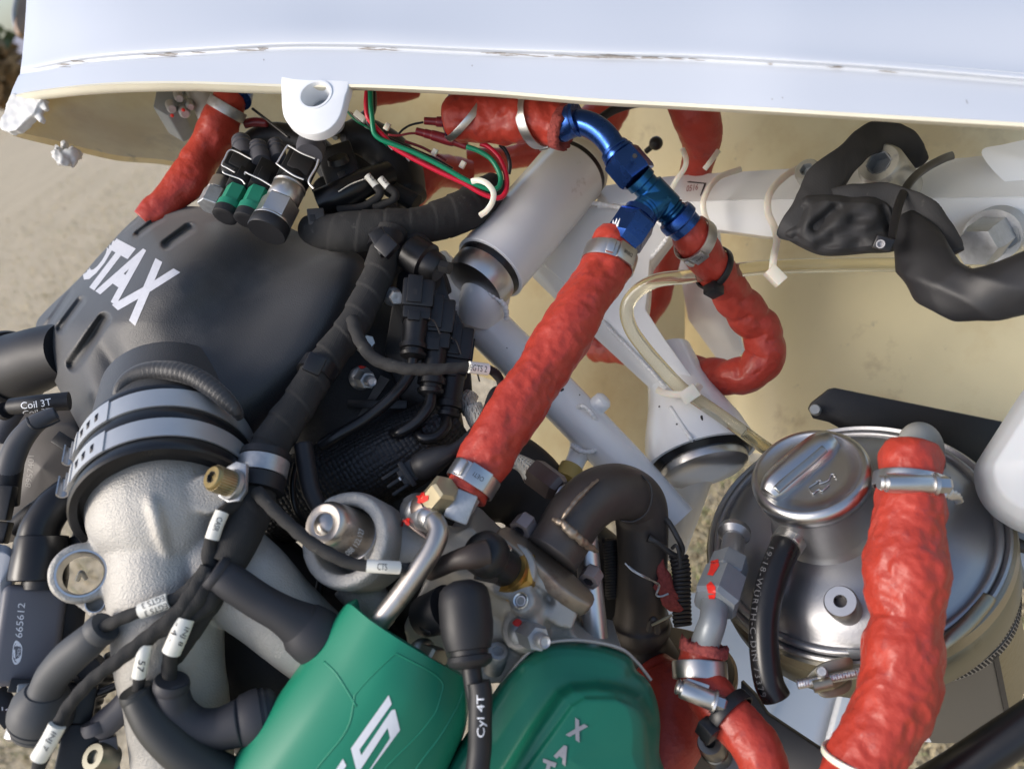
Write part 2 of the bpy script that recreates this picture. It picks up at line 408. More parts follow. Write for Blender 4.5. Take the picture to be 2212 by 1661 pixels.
TAN = M('tan_nut', (.44, .38, .25), .45, .8, var=.15, vs=120, dirt=((.2, .15, .08), .68, 400))
CAST = M('cast_aluminium', (.40, .385, .355), .55, .35, var=.22, vs=55, bump=.75, bs=1250, dist=.0005, rvar=.1, dirt=[((.33, .27, .18), .60, 42), ((.5, .5, .52), .60, 16), ((.62, .62, .62), .68, 800)])
CASTD = M('head_casting', (.38, .36, .325), .52, .4, var=.12, vs=70, bump=.4, bs=1500, dist=.0004, dirt=((.30, .26, .2), .66, 60))
MACH = M('machined_aluminium', (.62, .62, .62), .32, .95, var=.08, vs=200, bump=.05, bs=900)
TUBEM = M('heat_tinted_tube', (.50, .46, .42), .36, 1, var=.16, vs=35, bump=.04, bs=600, dirt=((.36, .27, .20), .6, 40))
EXH = M('rusty_exhaust', (.085, .074, .068), .5, .55, var=.35, vs=50, bump=.15, bs=600, dirt=[((.13, .085, .05), .58, 28), ((.05, .045, .04), .66, 90)])
FLANGE = M('heat_stained_flange', (.30, .245, .19), .48, .8, var=.3, vs=60, bump=.12, bs=400, dirt=((.16, .10, .075), .55, 40))
GREEN = M('green_plastic', (.010, .205, .118), .44, var=.07, vs=50, bump=.10, bs=1500, dist=.0002, rvar=.04, dirt=((.10, .24, .17), .79, 500))
GREEND = M('green_painted_cover', (.006, .128, .078), .40, var=.10, vs=50, bump=.08, bs=1100, coat=.08, dirt=((.12, .22, .16), .80, 600))
GREENC = M('green_connector', (.012, .20, .12), .5, var=.1, vs=90)
GREYP = M('grey_coil_plastic', (.12, .12, .135), .42, var=.1, vs=60, bump=.15, bs=1500, dist=.0003)
GREYB = M('grey_brown_plastic', (.085, .073, .062), .5, var=.2, vs=40, bump=.08, bs=300)
GREYPIPE = M('grey_coated_pipe', (.23, .25, .265), .42, .3, var=.15, vs=120, bump=.08, bs=500)
BOOT = M('grey_rubber_boot', (.075, .075, .088), .6, var=.12, vs=90, bump=.05, bs=500)
NUTB = M('brown_steel_nut', (.16, .125, .11), .42, .8, var=.25, vs=120)
TIEW = M('natural_nylon', (.72, .68, .58), .38, var=.06, vs=60, sss=.35)
TIEB = M('black_nylon', (.010, .010, .012), .38, var=.2, vs=90)
CLEAR = M('yellowed_clear_tube', (.86, .80, .60), .12, var=.08, vs=40, trans=.92, ior=1.33, bump=.05, bs=100)
LABELW = M('white_label_sleeve', (.78, .76, .68), .45, var=.05, vs=90, dirt=((.5, .45, .3), .70, 300))
INKL = M('grey_white_print', (.52, .52, .55), .5, var=.15, vs=500)
INKB = M('black_ink', (.015, .015, .017), .6)
INKW = M('white_print', (.78, .79, .82), .5, var=.06, vs=400)
INKG = M('grey_print', (.36, .36, .38), .5)
PAINTR = M('red_torque_paint', (.68, .03, .02), .4, var=.1, vs=300, bump=.3, bs=600)
WIRER = M('red_wire', (.58, .012, .04), .3, var=.08, vs=50)
WIREG = M('green_wire', (.006, .22, .11), .3, var=.08, vs=50)
CRIMP = M('dark_red_crimp_sleeve', (.22, .018, .026), .32, var=.15, vs=150, coat=.2)
RESERV = M('milky_reservoir', (.40, .42, .44), .5, var=.05, vs=20, sss=.1)
YELLOW = M('yellow_rubber', (.45, .33, .10), .5, var=.1)
BRAIDW = weave(M('white_glass_braid', (.68, .64, .54), .8, var=.15, vs=120), 260, 1.0, .0008)
GREYDK = M('dark_sheet_metal', (.055, .052, .05), .5, .4, var=.25, vs=30, bump=.05, bs=300)
SHEETG = M('grey_sheet_metal', (.17, .165, .155), .42, .7, var=.12, vs=20, dirt=((.1, .09, .07), .66, 30))
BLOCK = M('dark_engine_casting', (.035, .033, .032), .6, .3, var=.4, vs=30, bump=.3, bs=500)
SMEAR = M('grime_smear', (.30, .28, .265), .8, var=.6, vs=400)
BANDM = M('satin_steel_band', (.58, .575, .56), .42, .7, var=.08, vs=90, bump=.05, bs=700)
LUGM = M('dusty_white_lug', (.74, .75, .76), .42, var=.06, vs=60, bump=.15, bs=160, dirt=((.48, .46, .40), .62, 90))
# ---------------------------------------------------------------- ground, hill, trees
def ground():
    m = bpy.data.materials.new('dry_ground'); m.use_nodes = True; t = m.node_tree; b = t.nodes['Principled BSDF']; L = t.links.new
    tc = t.nodes.new('ShaderNodeTexCoord'); rp = None; prev = None
    for sc, c0, c1, f in ((14, (.30, .25, .17), (.46, .40, .29), 1), (1.1, (.44, .37, .27), (.30, .26, .18), .5), (55, (.52, .45, .33), (.20, .16, .105), .45)):
        n = t.nodes.new('ShaderNodeTexNoise'); n.inputs['Scale'].default_value = sc; n.inputs['Detail'].default_value = 8; L(tc.outputs['Object'], n.inputs[0])
        r = t.nodes.new('ShaderNodeValToRGB'); r.color_ramp.elements[0].color = (*c0, 1); r.color_ramp.elements[1].color = (*c1, 1)
        r.color_ramp.elements[0].position = .35; r.color_ramp.elements[1].position = .65; L(n.outputs[0], r.inputs[0])
        if prev is None: prev = r.outputs[0]
        else:
            x = t.nodes.new('ShaderNodeMixRGB'); x.inputs[0].default_value = f; L(prev, x.inputs[1]); L(r.outputs[0], x.inputs[2]); prev = x.outputs[0]
    L(prev, b.inputs['Base Color']); b.inputs['Roughness'].default_value = .95
    n = t.nodes.new('ShaderNodeTexNoise'); n.inputs['Scale'].default_value = 40; n.inputs['Detail'].default_value = 6; L(tc.outputs['Object'], n.inputs[0])
    bp = t.nodes.new('ShaderNodeBump'); bp.inputs['Strength'].default_value = .7; bp.inputs['Distance'].default_value = .02; L(n.outputs[0], bp.inputs['Height']); L(bp.outputs[0], b.inputs['Normal'])
    me = bpy.data.meshes.new('ground'); S = 2500
    me.from_pydata([(-S, -S, 0), (S, -S, 0), (S, S, 0), (-S, S, 0)], [], [(0, 1, 2, 3)]); me.materials.append(m)
    o = bpy.data.objects.new('ground', me); COL.objects.link(o); tag(o, 'dry bare ground with thin tan grass around the machine', kind='structure')
    # dry grass near the machine, seen through its gaps and at the lower right
    V, F, MI = [], [], []
    def gp(x, y):
        d = P(x, y, 100) - CAM; return CAM + d * (CAM.z / -d.z)
    cols = [M('dry_grass_blade', (.46, .38, .23), .8, var=.35, vs=9), M('green_grass_blade', (.20, .23, .09), .8, var=.3, vs=9), M('grey_grass_blade', (.34, .29, .20), .85, var=.35, vs=9)]
    def blades(c, rad, n, h):
        for _ in range(n):
            a = random.uniform(0, 6.28); r = rad*math.sqrt(random.random()); p = Vector((c.x + r*math.cos(a), c.y + r*math.sin(a), 0))
            hh = h*random.uniform(.4, 1.2); b = random.uniform(0, 6.28); lean = random.uniform(.3, 1.6); w = random.uniform(.0012, .0026) * (h/.04)
            d = Vector((math.cos(b), math.sin(b), 0)); s = Vector((-d.y, d.x, 0)) * w; i = len(V)
            q = p + d*hh*lean*.4 + Vector((0, 0, hh*.7)); e = p + d*hh*lean + Vector((0, 0, hh*random.uniform(.5, 1)))
            V.extend([p - s, p + s, q + s*.7, q - s*.7, e]); F.extend([(i, i+1, i+2, i+3), (i+3, i+2, i+4)])
            k = random.choices((0, 1, 2), (6, 1.2, 3))[0]; MI.extend([k, k])
    for x, y, rad, n in ((2080, 1630, .35, 5200), (1480, 1130, .22, 1500), (1500, 1260, .2, 1000), (150, 1560, .3, 900), (610, 1480, .3, 800), (170, 1180, .4, 900)):
        blades(gp(x, y), rad, n, .045)
    for _ in range(160):
        c = gp(random.uniform(-100, 330), random.uniform(390, 760))
        if c.y < 14: blades(c, .5, 26, .06)
    g = bpy.data.meshes.new('dry_grass'); g.from_pydata(V, [], F)
    for c in cols: g.materials.append(c)
    g.polygons.foreach_set('material_index', MI)
    o = bpy.data.objects.new('dry_grass', g); COL.objects.link(o); tag(o, 'short dry tan grass scattered over the ground', kind='stuff')
    # far hill behind the cowling's left end
    n = 60; V = []; F = []
    c = (P(-60, 120, 100) - CAM); c.z = 0; c.normalize(); s = Vector((-c.y, c.x, 0))
    for i in range(n+1):
        u = (i/n-.5)*2; h = 55*math.exp(-(u*1.3)**2)*(1 + .25*noise.noise((u*4, 1, 3)))
        for k, (f, zz) in enumerate(((0, -2), (.5, h*.6), (1, h), (1.6, -2))): V.append(c*(900 + 400*f) + s*u*900 + Vector((0, 0, zz)))
    for i in range(n):
        for k in range(3): F.append((i*4+k, (i+1)*4+k, (i+1)*4+k+1, i*4+k+1))
    me = bpy.data.meshes.new('hill'); me.from_pydata([tuple(v) for v in V], [], F); me.materials.append(M('hazy_hill', (.30, .29, .33), .9, var=.1, vs=.01))
    o = bpy.data.objects.new('hill', me); COL.objects.link(o); tag(o, 'pale grey hill on the horizon', kind='structure')
    bark = M('bark', (.10, .07, .045), .9); leaf = [M('leaf_dark', (.09, .12, .05), .7, var=.4, vs=2), M('leaf_brown', (.26, .17, .08), .7, var=.4, vs=2)]
    for i, (dist, x, y, hgt, mi, lab) in enumerate(((60, -25, 190, 7.5, 0, 'dark green tree at the horizon left of the white cowling'), (48, 30, 215, 3.6, 1, 'low rust brown tree in front of the dark green one'))):
        d = P(x, y, 100) - CAM; d.z = 0; d.normalize(); p = CAM + d*dist; p.z = 0
        r = bpy.data.objects.new('tree', None); COL.objects.link(r); r.location = p; tag(r, lab, 'tree')
        V, F = [], []
        for _ in range(900):
            q = Vector(rng.normal(size=3)); q.normalize(); q *= random.random()**.35; q = Vector((q.x*hgt*.42, q.y*hgt*.42, hgt*.62 + q.z*hgt*.36)) * (1 + .15*random.uniform(-1, 1)); k = len(V)
            a, b = Vector(rng.normal(size=3))*.22, Vector(rng.normal(size=3))*.22
            V += [p+q-a, p+q+b, p+q+a, p+q-b]; F.append((k, k+1, k+2, k+3))
        mk('crown', (V, F), leaf[mi], r, smooth=False)
        seg = 8; V = []; F = []
        for z_, rr in ((0, .2), (hgt*.3, .14), (hgt*.75, .05)):
            for j in range(seg): V.append(p + Vector((rr*math.cos(j*6.283/seg), rr*math.sin(j*6.283/seg), z_)))
        for i_ in range(2):
            for j in range(seg): F.append((i_*seg+j, i_*seg+(j+1) % seg, (i_+1)*seg+(j+1) % seg, (i_+1)*seg+j))
        mk('trunk', (V, F), bark, r)
ground()
# ---------------------------------------------------------------- the white cowling and the bay behind its lip
cow = thing('engine_cowling', 'white fibreglass engine cowling with a grimy crease and torn left corner', 'engine cowling', (1000, 200, 45))
ST = [ # x of the lip, lip y, thickness, crease y, lip z, x at the crease, x at the top edge
    (22, 207, 10, 156, 46, 44, 57), (75, 196, 16, 150, 44.5, 82, 90), (170, 184, 17, 133, 42.5, 172, 176), (272, 177, 17, 123, 41, 272, 272),
    (420, 176, 15, 114, 39.5, 420, 420), (609, 182, 15, 103, 38, 609, 609), (760, 182, 7, 103, 37, 760, 760), (860, 185, 7, 106, 36.3, 860, 860), (1060, 195, 7, 115, 35, 1060, 1060),
    (1270, 212, 7, 122, 33.5, 1270, 1270), (1500, 224, 7, 128, 32, 1500, 1500), (1700, 235, 7, 139, 30.5, 1700, 1700), (1900, 247, 7, 152, 29.5, 1900, 1900), (2212, 265, 8, 178, 28, 2212, 2212), (2420, 280, 8, 197, 27, 2420, 2420)]
rows, lrows, top = [], [], []
for k, (x, ly, th, cy, z, xc, xt) in enumerate(ST):
    f = lambda a: x + (xc-x)*a
    rows.append([(x, ly, z), (f(.25), ly+(cy-ly)*.3, z+.25), (f(.8), ly+(cy-ly)*.82, z+.72), (f(.95), cy+6, z+.88), (xc, cy-1, z+.86), (f(1)+(xt-xc)*.08, cy-10, z+.58), (xc+(xt-xc)*.35, cy-40, z+.95), (xt, 0, z+2.4), (xt, -170, z+6), (xt, -330, z+13), (xt, -420, z+26)])
    w = max(0, 1-x/170); lrows.append([(x, ly, z+.02), (x, ly+th, z+.8), (x+14*w, ly+th-8, z+3), (x+60*w, ly+th-60+40*w, z+9), (x+90*w, ly+th-110+80*w, z+18)])
skin = mk('outer_skin', g_sheet(rows, .25, 6), WHITE, cow, smooth=60)
lip = mk('lip', g_sheet(lrows, .15, 5), CREAML, cow, smooth=60)
IW = [[(84, 178, 52), (62, 235, 50), (38, 286, 47)], [(120, 150, 58), (110, 240, 56), (120, 304, 51)], [(250, 120, 64), (250, 240, 62), (250, 336, 56)],
      [(400, 100, 68), (400, 240, 66), (400, 357, 60)], [(600, 60, 74), (600, 260, 72), (600, 470, 68)], [(800, 60, 76), (800, 400, 75), (800, 740, 72)], [(1000, 60, 76), (1000, 450, 76), (1000, 800, 76)],
      [(1300, 60, 74), (1300, 560, 76), (1300, 900, 80)], [(1470, 60, 70), (1480, 560, 70), (1420, 965, 74)], [(1640, 60, 64), (1640, 560, 62), (1640, 980, 62)], [(1850, 60, 60), (1850, 560, 58), (1850, 1060, 57)], [(2100, 60, 57), (2100, 560, 55), (2100, 1150, 54)], [(2420, 60, 54), (2420, 560, 52), (2420, 1200, 50)]]
inner = mk('inner_skin', g_sheet(IW, .4, 7), CREAM, cow, smooth=60)
# lug with its bush, torn corner
lugf = plane3((609, 182, 37.97), (745, 182, 37.09), (675, 297, 36.2))
lo = [(606, 146), (607, 190), (609, 232), (613, 252), (624, 268), (645, 282), (674, 289), (702, 283), (722, 268), (735, 248), (742, 224), (746, 206), (752, 188), (756, 146)]
nA = (P(745, 184, 37)-P(609, 182, 37.6)).cross(P(675, 297, 36.2)-P(609, 182, 37.6)).normalized()
if nA.dot(CAM-P(675, 250, 37)) < 0: nA = -nA
def cut(ga, gb):
    a = bpy.data.objects.new('a', mesh('a', ga)); b = bpy.data.objects.new('b', mesh('b', gb)); COL.objects.link(a); COL.objects.link(b)
    m = a.modifiers.new('b', 'BOOLEAN'); m.object = b; m.solver = 'EXACT'; m.operation = 'DIFFERENCE'
    r = bpy.data.meshes.new_from_object(a.evaluated_get(bpy.context.evaluated_depsgraph_get()))
    bpy.data.objects.remove(a); bpy.data.objects.remove(b); return r
LO = [tuple(q[:2]) for q in spline([p+(0,) for p in lo], step=7)]; LZ = lambda x, y: lugf(x, y)
cL = P(682, 207, LZ(682, 207)); 
lug = mk('lug', cut(g_slab(LO, LZ, .55, .07, 3), g_lathe(cL - nA*.05, cL + nA*.05, [(0, 34), (1, 34)], 48, z=37)), LUGM, cow)
mk('bushing', g_lathe(cL - nA*.012, cL + nA*.0006, [(-.2, 30), (.93, 31), (1.03, 33), (1.03, 38), (.9, 41), (.9, 35), (.2, 34)], 48, closed=True, z=37), LUGM, lug)
mk('bolt_end', g_lathe(cL - nA*.022, cL - nA*.010, [(0, 30), (.85, 30), (1, 25), (1.0, 0.01)], 28, z=37, cap=False), GREYPIPE, lug)
def lump(name, cs, mat, par, amp=.35, vox=1.2):
    g = [g_ball(c, c[3], 14, *(c[4:6] if len(c) > 4 else ())) for c in cs]
    def post(me):
        for v in me.vertices:
            n = noise.noise(v.co*170) + .6*noise.noise(v.co*420); v.co += v.normal * n * .0016 * amp * 2
    return mk(name, blob(g, vox, 3, .5, post), mat, par, smooth=50)
tq = plane3((22, 207, 45.7), (95, 220, 44.7), (5, 275, 45.6))
torn = mk('torn_corner', blob([g_slab([(24, 200), (46, 204), (78, 204), (92, 212), (80, 226), (74, 244), (52, 262), (34, 282), (16, 287), (0, 279), (-3, 270), (8, 244)], tq, .55, 0), g_slab([(80, 210), (96, 222), (100, 236), (92, 240), (86, 228), (84, 246), (92, 256), (86, 264), (74, 254), (70, 236)], lambda x, y: tq(x, y)+.25, .3, 0), g_tube([(92, 218, 45.3, 4), (97, 232, 45.5, 5), (90, 242, 45.6, 3)], 8)], .7, 3), FILLER, cow)
for v in torn.data.vertices: v.co += v.normal * (noise.noise(v.co*230)*.0007 + noise.noise(v.co*80)*.0008)
lump('torn_flake', [(126, 334, 48, 15, .9, 1.3), (137, 348, 48, 11), (152, 330, 48.3, 12, 1.3, .7), (158, 346, 48.4, 10), (140, 320, 48.4, 9, .7, 1.5), (170, 336, 48.6, 6, 1.5, .6)], FILLER, cow, .9)
# grime along the crease, scratches
for x, w, h in ((130, 22, 3), (180, 28, 2.5), (352, 32, 4), (372, 22, 3), (420, 30, 2.5), (530, 26, 3), (565, 18, 4), (815, 42, 3.5), (790, 20, 2.5), (840, 20, 2), (1075, 26, 4), (1110, 34, 3), (1160, 30, 3.5), (1215, 34, 4), (1268, 36, 5), (1310, 48, 5), (1355, 40, 5), (1400, 30, 4), (1440, 34, 3), (1500, 22, 2), (1660, 14, 4), (1800, 22, 4), (1925, 24, 3)):
    cy = np.interp(x, [s[5] for s in ST], [s[3] for s in ST])
    for q in range(3):
        V, T = poly(blot(x + random.uniform(-w*.6, w*.6), cy + random.uniform(-2, 4), w*random.uniform(.3, .7), h*random.uniform(.2, .55), math.degrees(math.atan(.05)), 16, .5)); mk('grime', lay(V, T, skin, .12, 30), SMEAR, cow, smooth=False)
for x, y in ((1020, 143), (570, 130), (1690, 212), (1668, 215), (2088, 220)):
    V, T = poly(blot(x, y, 1.6, 5 if x == 2088 else 2.2, -25, 8)); mk('scuff', lay(V, T, skin, .12, 30), INKG, cow, smooth=False)
def kid(p, n): return next(c for c in p.children if c.name.split('.')[0] == n)
# blurred rim behind the cowling's left end
t = thing('fairing_rim', 'blurred grey rim of a fairing sticking out behind the cowling, top left', 'fairing', (40, 60, 120))
mk('shell', g_pillow([(64, -60), (40, -25), (27, 30), (30, 66), (44, 84), (70, 86), (110, 60), (110, -60)], plane3((40, 60, 118), (60, 0, 124), (70, 80, 120)), [(0, 0), (.15, 2), (1, 4)], 14), M('brown_fairing', (.22, .15, .10), .5), t)
mk('rim', g_tube([(58, -40, 117), (40, -10, 117), (31, 30, 117), (35, 60, 117), (50, 76, 117), (70, 82, 117.5)], 10, fn=None) if False else g_tube([(58, -40, 117, 6), (40, -10, 117, 6), (31, 30, 117, 6), (35, 60, 117, 6), (50, 76, 117, 6), (72, 82, 117.5, 5)], 10), GREYPIPE, t)
# ---------------------------------------------------------------- white frame: square beam, diagonal beam, tubes, mounts
fr_ = thing('frame_beam', 'white square section frame beam across the bay under the black woven sleeve', 'frame beam', (1800, 430, 46))
F1 = plane3((1528, 436, 46), (2190, 428, 42), (1660, 512, 45.4)); F2 = lambda x, y: F1(x, 432) + max(0, (432-y))*.045
beam = mk('beam', jn(g_slab([(1400, 438), (1528, 436), (1653, 432), (1966, 430), (2420, 424), (2420, 545), (1930, 514), (1660, 512), (1560, 498), (1440, 490)], F1, 3, .08)), WPAINT, fr_)
mk('beam_top', g_sheet([[(x, yt, F1(x, 432)+zt), (x, ym, F1(x, 432)-.02)] for x, yt, ym, zt in ((1290, 404, 440, 2.2), (1440, 382, 437, 2.3), (1653, 368, 431, 2.3), (1966, 349, 429, 2.3), (2130, 336, 426, 2.3), (2420, 290, 422, 2.3))], .3, 4), WPAINT, fr_)
mk('end_bulge', g_pillow([(2120, 330), (2170, 312), (2260, 296), (2360, 300), (2400, 420), (2260, 424), (2180, 400)], lambda x, y: 42.9, [(0, 0), (.5, .3), (1, .5)], 1.5, psm=.2), WPAINT, fr_)
V, T = poly([(1484, 393), (1490, 392), (1526, 396), (1524, 402), (1514, 424), (1512, 424), (1521, 398), (1486, 395)]); mk('pen_mark', lay(V, T, [beam, kid(fr_, 'beam_top')], .1, 40), INKB, fr_, smooth=False)
text_on('0516', (1482, 415), (1507, 411), (1484, 402), [beam, kid(fr_, 'beam_top')], M('red_pen', (.25, .05, .05), .6), fr_, 'pen_lettering')
db = thing('diagonal_beam', 'white diagonal box beam running down to the flared mount left of the oil tank', 'frame beam', (1300, 640, 48))
D1 = plane3((1301, 692, 47.2), (1440, 840, 45.6), (1394, 668, 46.6))
mk('front_plate', g_slab([(1190, 430), (1290, 440), (1404, 470), (1450, 500), (1404, 560), (1398, 640), (1394, 668), (1440, 738), (1509, 832), (1540, 880), (1455, 880), (1440, 842), (1370, 765), (1301, 692), (1228, 620), (1160, 560)], D1, 2.6, .1), WPAINT, db)
mk('side_plate', g_slab([(1150, 600), (1162, 562), (1230, 622), (1301, 693), (1372, 766), (1441, 842), (1452, 872), (1419, 854), (1285, 730)], lambda x, y: D1(x, y)+.1+.02*max(0, (-(x-1301)*.7+(y-692)*.7)*1.2), .5, .05), WPAINT, db)
fm = thing('flared_mount', 'white flared mount tube with a black rubber and steel cup beside the oil tank', 'engine mount', (1500, 950, 45))
mk('flare', g_lathe((1440, 760, 48.5), (1516, 990, 45), [(0, 52), (.3, 62), (.5, 76), (.75, 100), (.95, 112), (1, 113), (1.0, 104), (.9, 100)], 48), WPAINT, fm)
mk('rubber_ring', g_lathe((1440, 760, 48.5), (1516, 990, 45), [(.93, 20), (.93, 101), (1.0, 101), (1.04, 92), (1.04, 20)], 48), RUBBERG, fm)
mk('steel_cup', g_lathe((1440, 760, 48.5), (1516, 990, 45), [(1.02, 20), (1.02, 86), (1.05, 88), (1.10, 86), (1.13, 74), (1.14, 40), (1.14, .1)], 48), STEEL, fm)
mk('lower_tube', g_lathe((1500, 1010, 46.5), (1440, 1180, 50), [(0, 46), (1, 46)], 32), WPAINT, fm)
wm = thing('white_mount', 'fat white rubber mount housing with a cream cap, behind the blue fittings', 'engine mount', (1150, 470, 46))
WA, WB = (1236, 372, 48.2), (1058, 580, 44.6)
mk('housing', g_lathe(WA, WB, [(-.0, 0.1), (-.0, 74), (.02, 78), (.97, 76), (.995, 77), (1, 76), (1, 70), (.93, 69), (.93, .1)], 64, cap=False), WPAINT, wm)
mk('top_ring', g_lathe(WA, WB, [(-.035, .1), (-.035, 74), (0.0, 74), (0, .1)], 48, cap=False), RUBBERG, wm)
mk('cap', g_lathe(WA, WB, [(-.16, .1), (-.16, 52), (-.13, 66), (-.07, 75), (-.035, 75), (-.035, .1)], 48, cap=False), CREAML, wm)
mk('rubber_ring', g_lathe(WA, WB, [(.93, .1), (.93, 69), (1.02, 69.5), (1.05, 66), (1.05, .1)], 48, cap=False), RUBBERG, wm)
mk('steel_cup', g_lathe(WA, WB, [(1.03, .1), (1.03, 66), (1.06, 68), (1.13, 67), (1.17, 62), (1.18, 44), (1.18, .1)], 48, cap=False), STEEL, wm)
mf = thing('mount_tube', 'long round white engine mount tube running diagonally behind the red hose', 'frame tube', (1200, 850, 46))
mk('tube', g_tube([(930, 578, 47, 50), (1000, 652, 46.6, 51), (1066, 720, 46, 50), (1200, 852, 45, 49), (1340, 998, 44, 49), (1460, 1130, 43, 49)], 36), WPAINT, mf)
mk('saddle', g_tube([(1062, 606, 44.6, 48), (1048, 640, 44.9, 54), (1036, 690, 45.6, 46)], 28), WPAINT, mf)
mk('stud', g_lathe((1262, 902, 44.6), (1306, 862, 44), [(0, 34), (.3, 26), (.6, 21), (.95, 20), (1.05, 14), (1.08, .1)], 24), WPAINT, mf)
st = mk('stud', g_lathe((1262, 955, 44.6), (1236, 1012, 43.6), [(0, 34), (.3, 25), (.6, 21), (1, 20), (1.02, .1)], 24), WPAINT, mf)
mk('stud_rubber', g_lathe((1236, 1006, 43.6), (1222, 1036, 43.2), [(0, 20), (.05, 25), (.95, 26), (1, 22)], 24), YELLOW, st)
for x, y, rx, ry, a in ((1123, 856, 4, 2, 40), (1215, 842, 5, 2.4, -40), (1250, 830, 2, 1.5, 0), (1252, 853, 1.6, 1.6, 0), (1160, 800, 1.6, 1.4, 0), (1095, 752, 2, 1.2, 30)):
    V, T = poly(blot(x, y, rx, ry, a, 9)); mk('paint_chip', lay(V, T, kid(mf, 'tube'), .08, 30), INKB, mf, smooth=False)
for x, y, rx, ry, a in ((1516, 902, 6, 3, 70), (1497, 950, 6, 3, 60), (1462, 916, 2.5, 2, 0), (1424, 878, 2, 2, 0)):
    V, T = poly(blot(x, y, rx, ry, a, 9)); mk('paint_chip', lay(V, T, kid(fm, 'flare'), .08, 30), INKB, fm, smooth=False)
def weld(par, pts, r=5):
    mk('weld_bead', g_tube([p + (r,) if len(p) < 4 else p for p in pts], 8, step=2, fn=lambda s, th, p, q: q*(.18*math.sin(s*2600) + .25*noise.noise(Vector(p)*250))), WPAINT, par, smooth=True)
weld(mf, [(1010, 640, 44.6), (1030, 622, 43.8), (1060, 634, 43.5), (1090, 660, 43.7), (1094, 690, 44.3)], 6)
weld(mf, [(1246, 880, 43.6), (1262, 878, 43.1), (1280, 896, 43.2), (1290, 912, 43.6)], 5); weld(mf, [(1236, 962, 43.6), (1252, 974, 43.0), (1276, 976, 43.0), (1290, 968, 43.4)], 5)
weld(db, [(1301, 693, 46.9), (1330, 724, 46.6), (1372, 766, 46.2), (1410, 806, 45.8), (1441, 842, 45.4)], 4); weld(db, [(1404, 560, 47.2), (1430, 530, 46.6), (1450, 500, 46.3)], 5)
weld(db, [(1240, 440, 48.2), (1290, 440, 47.4), (1350, 452, 47), (1404, 470, 46.6), (1445, 497, 46)], 5)
q = []
for u in range(9):
    x, y = 1448 + 72*u/8, 880 + 110*u/8; h = hit(kid(fm, 'flare'), x, y)
    if h: q.append((x, y, (h[0]-CAM).dot(FW)*100, 4.5))
if len(q) > 3: mk('gusset_ridge', g_tube(q, 10, step=4), WPAINT, fm, smooth=True)
weld(fm, [(1440, 862, 45.2), (1470, 872, 44.8), (1510, 868, 44.9), (1538, 856, 45.3)], 5)
# side stiffener panel standing on the inner skin, dark bay floor behind the tubes
sp_ = thing('bay_divider', 'cream divider panel standing between the red hose loop and the bay floor', 'panel', (1560, 680, 60))
mk('panel', g_slab([(1440, 430), (1540, 430), (1562, 600), (1604, 762), (1566, 800), (1486, 690)], plane3((1560, 560, 56), (1440, 600, 60), (1600, 760, 57)), .4, .05), WPAINT, sp_)
fl = thing('bay_floor', 'shaded olive brown floor of the bay far below the white tubes', 'floor panel', (1300, 900, 70))
mk('floor_plate', g_slab([(1040, 560), (1480, 560), (1480, 1000), (1420, 1120), (1100, 1000)], plane3((1040, 600, 66), (1480, 640, 66), (1300, 1000, 62)), .4, .05), CREAM, fl)
lp = thing('belly_panel', 'smooth white body panel below the oil tank at the bottom', 'body panel', (1700, 1500, 62))
LPF = plane3((1560, 1340, 62), (1860, 1500, 62), (1600, 1700, 56))
mk('panel', g_sheet([[(x, 1280, LPF(x, 1280)+2), (x, 1400, LPF(x, 1400)), (x, 1560, LPF(x, 1560)), (x, 1760, LPF(x, 1760))] for x in (1420, 1560, 1680, 1780, 1870)], .3, 5), WHITE, lp)
mk('step', g_slab([(1690, 1440), (1716, 1452), (1640, 1600), (1560, 1760), (1530, 1760), (1610, 1590)], lambda x, y: LPF(x, y)-.35, .5, .15), WHITE, lp)
mk('side', g_slab([(1820, 1500), (1862, 1480), (1860, 1760), (1750, 1760)], lambda x, y: LPF(x, y)-1.2, .8, .1), WPAINT, lp)
# ---------------------------------------------------------------- black air box with its neck, coupler and manifold
za = ZZ(0, 950, 1300, 2203)
ab = thing('air_box', 'big grained black plastic air box with white lettering and recessed slots', 'air box', (420, 800, 42))
AO = [(318, 456), (292, 472), (262, 500), (235, 530), (207, 560), (180, 592), (150, 622), (118, 652), (92, 678), (80, 694), (77, 716), (84, 748), (97, 782), (112, 812), (132, 850), (152, 888), (172, 926), (196, 975), (260, 990), (360, 990), (460, 985), (535, 968),
      (575, 930), (620, 884), (668, 836), (708, 790), (742, 730), (768, 668), (790, 612), (793, 582), (782, 556), (752, 538), (712, 528), (660, 508), (602, 482), (540, 464), (470, 450), (390, 446)]
SL = [((266, 497), (303, 466), 6, .55), ((298, 506), (348, 470), 9, .9), ((360, 529), (410, 493), 12.5, 1.0), ((98, 710), (152, 632), 8.5, .5), ((130, 710), (175, 650), 10.5, .75), ((158, 788), (225, 690), 15.5, 1.0)]
def abump(x, y, s):
    o = np.zeros_like(x)
    for (ax, ay), (bx_, by), w, dep in SL:
        dx, dy = bx_-ax, by-ay; t = np.clip(((x-ax)*dx+(y-ay)*dy)/(dx*dx+dy*dy), 0, 1)
        d = np.hypot(x-ax-t*dx, y-ay-t*dy); o -= dep*.75*(1-np.clip((d-w*.3)/(w*.75), 0, 1))**1.0 * (d < w*1.4)
    g = lambda cx, cy, sx, sy, a: np.exp(-((((x-cx)*math.cos(a)+(y-cy)*math.sin(a))/sx)**2 + ((-(x-cx)*math.sin(a)+(y-cy)*math.cos(a))/sy)**2))
    o += 1.9*g(340, 610, 80, 190, R(52)) - 1.7*g(560, 640, 95, 170, R(40)) + .9*g(360, 870, 120, 70, 0) - .5*g(255, 800, 22, 90, R(-28)) + .5*g(205, 850, 26, 90, R(-20))
    return o
